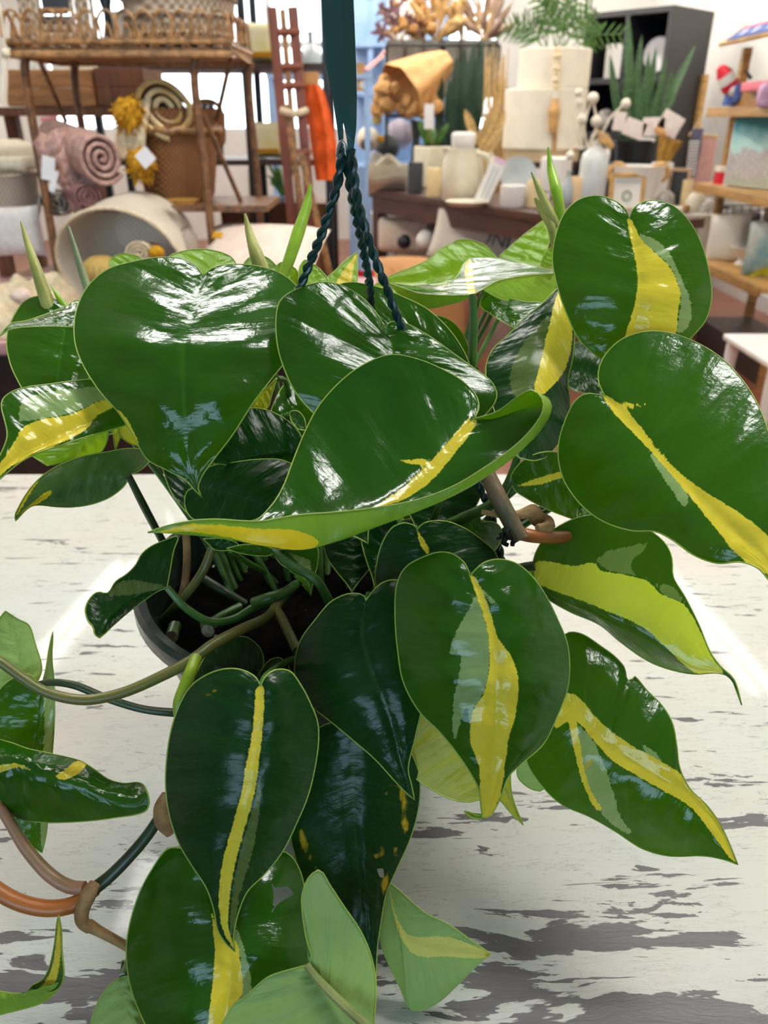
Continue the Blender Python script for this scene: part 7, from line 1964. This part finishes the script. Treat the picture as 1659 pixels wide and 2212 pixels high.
# folded flag on top
fb = TH('folded_flag', R(.26, 4.8, SB[3] + .03), 'stars and stripes cloth spread over the sloping top of the oak shelf', 'flag')
nup = SLA[2] if SLA[2][2] > 0 else -SLA[2]
for (t0, t1, m, nm) in ((.004, .098, M_navy, 'blue_field'), (.098, .128, M_red, 'red_stripe'), (.128, .17, M_white, 'white_stripe')):
    MB().box(np.array([sx_0, 4.70, SZ[3]]) + SL * (t0 + t1) / 2 + nup * .014, (t1 - t0, 1.06, .006), SLA).build(nm, m, fb, smooth=False)
for y in (5.08, 4.92, 4.74, 4.56, 4.38):
    poly = []
    for i in range(10):
        r_ = .034 if i % 2 == 0 else .014
        poly.append((r_ * math.cos(math.pi / 2 + i * math.pi / 5), r_ * math.sin(math.pi / 2 + i * math.pi / 5)))
    MB().prism(poly, .006, np.array([[0, -1.0, 0], nup, SL]), np.array([sx_0, y, SZ[3]]) + SL * .052 + nup * .017).build('star', M_white, fb, smooth=False)
# knit hat figure
p = at(1572, 208, 5.12)
gn = TH('striped_hat_figure', p, 'small figure with tilted red and white striped hat and white beard on the oak tray', 'figurine')
s = mpp(200, 5.12); hd_ = unit([-.62, 0, .78]); HA = basis(hd_)
p = at(1582, 194, 5.10)
for k, (h0, h1, r0_, r1_, m) in enumerate(((4, 18, 19, 19, M_red), (18, 36, 19, 17, M_white), (36, 54, 17, 9, M_red))):
    MB().lathe(p, [(0, h0 * s), (r0_ * s, h0 * s), (r1_ * s, h1 * s), (0, (h1 + (4 if k == 2 else 0)) * s)], 22, HA, False).build('hat_band', m, gn)
MB().ball(p - UPZ * 6 * s - FWD * .03, (14 * s, 12 * s, 13 * s), 16, 10, None, .06, 1).build('beard', M_white, gn)
MB().lathe(p - UPZ * 30 * s, [(0, 0), (16 * s, 0), (12 * s, 28 * s), (0, 32 * s)], 18, None, False).build('body', M_navy, gn)
solo(pillow_mb(at(1606, 202, 5.05), .14, .10, .07, axes(30)), 'navy_cloth', M_navy, 'folded navy cloth right of the striped hat figure', 'cloth')
solo(MB().box(at(1634, 186, 4.72), (.03, .34, .045), None, .008), 'red_sign', mat('pinkish_red_board', C(224, 116, 130), .6, .08), 'pinkish red lettered board at the back of the oak tray', 'sign')
solo(pillow_mb(at(1652, 206, 4.5), .10, .12, .07, axes(80)), 'pink_blue_cloth', mat('pink_blue_print', C(196, 160, 190), .9, .2, 20), 'pink and blue printed cloth in the oak tray near the frame edge', 'cloth')
solo(MB().tube([at(1622, 170, 5.0), at(1616, 160, 5.0), at(1608, 150, 5.0)], [.012, .008, .003], 7, 4), 'twig', M_charcoal, 'dark twig ornament above the oak tray', 'ornament')
# painting, tin, stone sheep on the second level
pt = TH('landscape_painting', R(.36, 4.62, SB[1]), 'unframed landscape painting with teal sky standing on the middle oak shelf', 'painting')
a0 = at(1588, 386, 5.0); a1 = at(1588, 280, 5.0)
PX = np.array([unit([.30, -.95, 0]), unit([.95, .30, 0]), UPZ]); pc0 = at(1640, 330, 4.78)
hh = .36; ww = .46
MB().box(pc0 + PX[1] * .02, (ww + .06, .02, hh + .08), PX).build('white_border', M_white, pt, smooth=False)
def paint_land():
    m, t, b = nodemat('teal_landscape')
    c = N(t, 'ShaderNodeTexCoord').outputs['Generated']
    sx = N(t, 'ShaderNodeSeparateXYZ'); t.links.new(c, sx.inputs[0])
    n1 = noise(t, c, 5.0, 4.0)
    z = math_(t, 'ADD', sx.outputs[2], math_(t, 'MULTIPLY', math_(t, 'SUBTRACT', n1, .5), .35))
    sky = mixc(t, sstep(t, z, .55, .95), C(176, 212, 206), C(52, 142, 156))
    rock = mixc(t, noise(t, c, 16.0, 5.0), C(110, 102, 104), C(222, 216, 210))
    grs = mixc(t, noise(t, c, 22.0, 4.0), C(120, 132, 96), C(196, 196, 184))
    col = mixc(t, sstep(t, z, .50, .54), mixc(t, sstep(t, z, .12, .18), grs, rock), sky)
    t.links.new(col, b.inputs['Base Color']); b.inputs['Roughness'].default_value = .6
    return m
MB().box(pc0, (ww, .022, hh), PX).build('canvas', paint_land(), pt, smooth=False)
p = at(1562, 386, 5.2); p[0] = max(p[0], sx_0 + .06); p[2] = SB[1]; s = mpp(380, 5.2)
ca = TH('red_candle_tin', p, 'small red tin with cream lid on the middle oak shelf', 'tin')
MB().lathe(p, [(0, 0), (19 * s, 0), (19 * s, 24 * s), (0, 24 * s)], 26, None, False).build('body', M_red, ca)
MB().lathe(p + UPZ * 24 * s, [(20 * s, 0), (21 * s, 6 * s), (20 * s, 10 * s), (0, 10 * s)], 26, None, False).build('lid', M_ivory, ca)
# bottom shelf: pillow, bowl, wire basket
p = at(1574, 548, 5.0); p[2] = SB[0]; s = mpp(560, 5.0)
p = np.array([at(1602, 570, 4.86)[0], 4.86, SB[0]])
solo(MB().lathe(p, [(0, 0), (14 * s, 0), (15 * s, 2 * s), (9 * s, 8 * s), (9 * s, 13 * s), (22 * s, 24 * s), (29 * s, 36 * s), (27 * s, 37 * s), (12 * s, 20 * s), (0, 17 * s)], 36, None, False), 'footed_bowl', M_white, 'white footed bowl on the lowest oak shelf', 'bowl')
sp2 = at(1570, 522, 5.02)
tp2 = TH('text_pillow', (sp2[0], sp2[1], SB[0]), 'cream pillow with faint dark print propped on the lowest oak shelf', 'pillow')
PA2 = np.array([unit([.55, -.6, .12]), unit([.7, .6, 0]), UPZ]); PA2[1] = np.cross(PA2[2], PA2[0])
pillow_mb((sp2[0], sp2[1], sp2[2] + .02), .26, .30, .12, PA2, 14).build('cover', M_wcloth, tp2)
wbk = TH('wire_basket', (at(1610, 500, 5.1)[0], 5.15, SB[0]), 'black wire basket with checked cloth behind the footed bowl', 'basket')
wc0 = np.array([at(1612, 500, 5.1)[0], 5.0, 0])
cbx = at(1606, 485, 5.2)
MB().box(cbx, (.17, .14, .15), axes(-12), .02).build('checked_cloth', weave('grey_check', C(206, 208, 216), C(96, 98, 110), 200, .8, .2), wbk)
mb = MB()
for z in (-.10, -.03, .05, .10):
    mb.tube([cbx + np.array([.15 * math.cos(a), .13 * math.sin(a), z]) for a in np.linspace(0, 6.283, 28)], .005, 6, 1)
for a in np.linspace(0, 6.283, 19)[:-1]:
    mb.tube([cbx + np.array([.15 * math.cos(a), .13 * math.sin(a), -.10]), cbx + np.array([.15 * math.cos(a), .13 * math.sin(a), .10])], .004, 5, 1)
mb.build('wires', M_black, wbk)
MB().lathe(cbx - UPZ * (cbx[2] - SB[0]), [(0, 0), (.14, 0), (.145, cbx[2] - SB[0] - .10), (0, cbx[2] - SB[0] - .10)], 26, None, False).build('stand', M_bookblk, wbk)
solo(MB().lathe((at(1640, 490, 4.85)[0], 4.85, SB[0]), [(0, 0), (.045, 0), (.05, .01), (.05, .22), (.04, .25), (0, .25)], 22, None, False), 'dark_cylinder', mat('pewter', C(110, 104, 104), .35, .1, metal=.5), 'dark pewter canister on the lowest oak shelf', 'canister')
yg = TH('yellow_print_cushion', (at(1655, 540, 4.5)[0], 4.5, SB[0]), 'printed cushion with yellow and teal at the frame edge on the lowest oak shelf', 'cushion')
pillow_mb((at(1662, 530, 4.45)[0], 4.45, SB[0] + .15), .26, .30, .12, PA2, 14).build('cover', mat('teal_yellow_print', C(190, 190, 176), .8, .3, 8, rgb2=C(110, 150, 150)), yg)
mb = MB()
for k in range(7):
    b_ = np.array([at(1652, 560, 4.4)[0], 4.36, SB[0] + .03]); mb.blade(b_, b_ + np.array([-.10 + .03 * k, -.02, .05 - .02 * abs(k - 3)]), .012, (0, -1, .3), (0, 0, .01), 6)
mb.build('yellow_leaf_print', mat('yellow_leaves', C(200, 190, 40), .6, .1), yg)
# white side table whose leg shows at the frame edge
wl2 = TH('white_side_table', (at(1656, 850, 2.9)[0] + .25, 3.1, 0), 'white painted side table leg at the frame edge above the reddish floor', 'table')
cxx = at(1657, 850, 2.9)[0]
for (dx, dy) in ((0, 0), (.46, 0), (0, .4), (.46, .4)):
    MB().lathe((cxx + dx + .01, 2.9 + dy, 0), [(0, 0), (.014, 0), (.020, .08), (.014, .16), (.026, .20), (.018, .24), (.026, .44), (.026, .5), (0, .5)], 16, None, False).build('leg', M_white, wl2)
MB().box((cxx + .26, 3.1, .512), (.56, .5, .025), bev=.008).build('table_top', M_white, wl2)
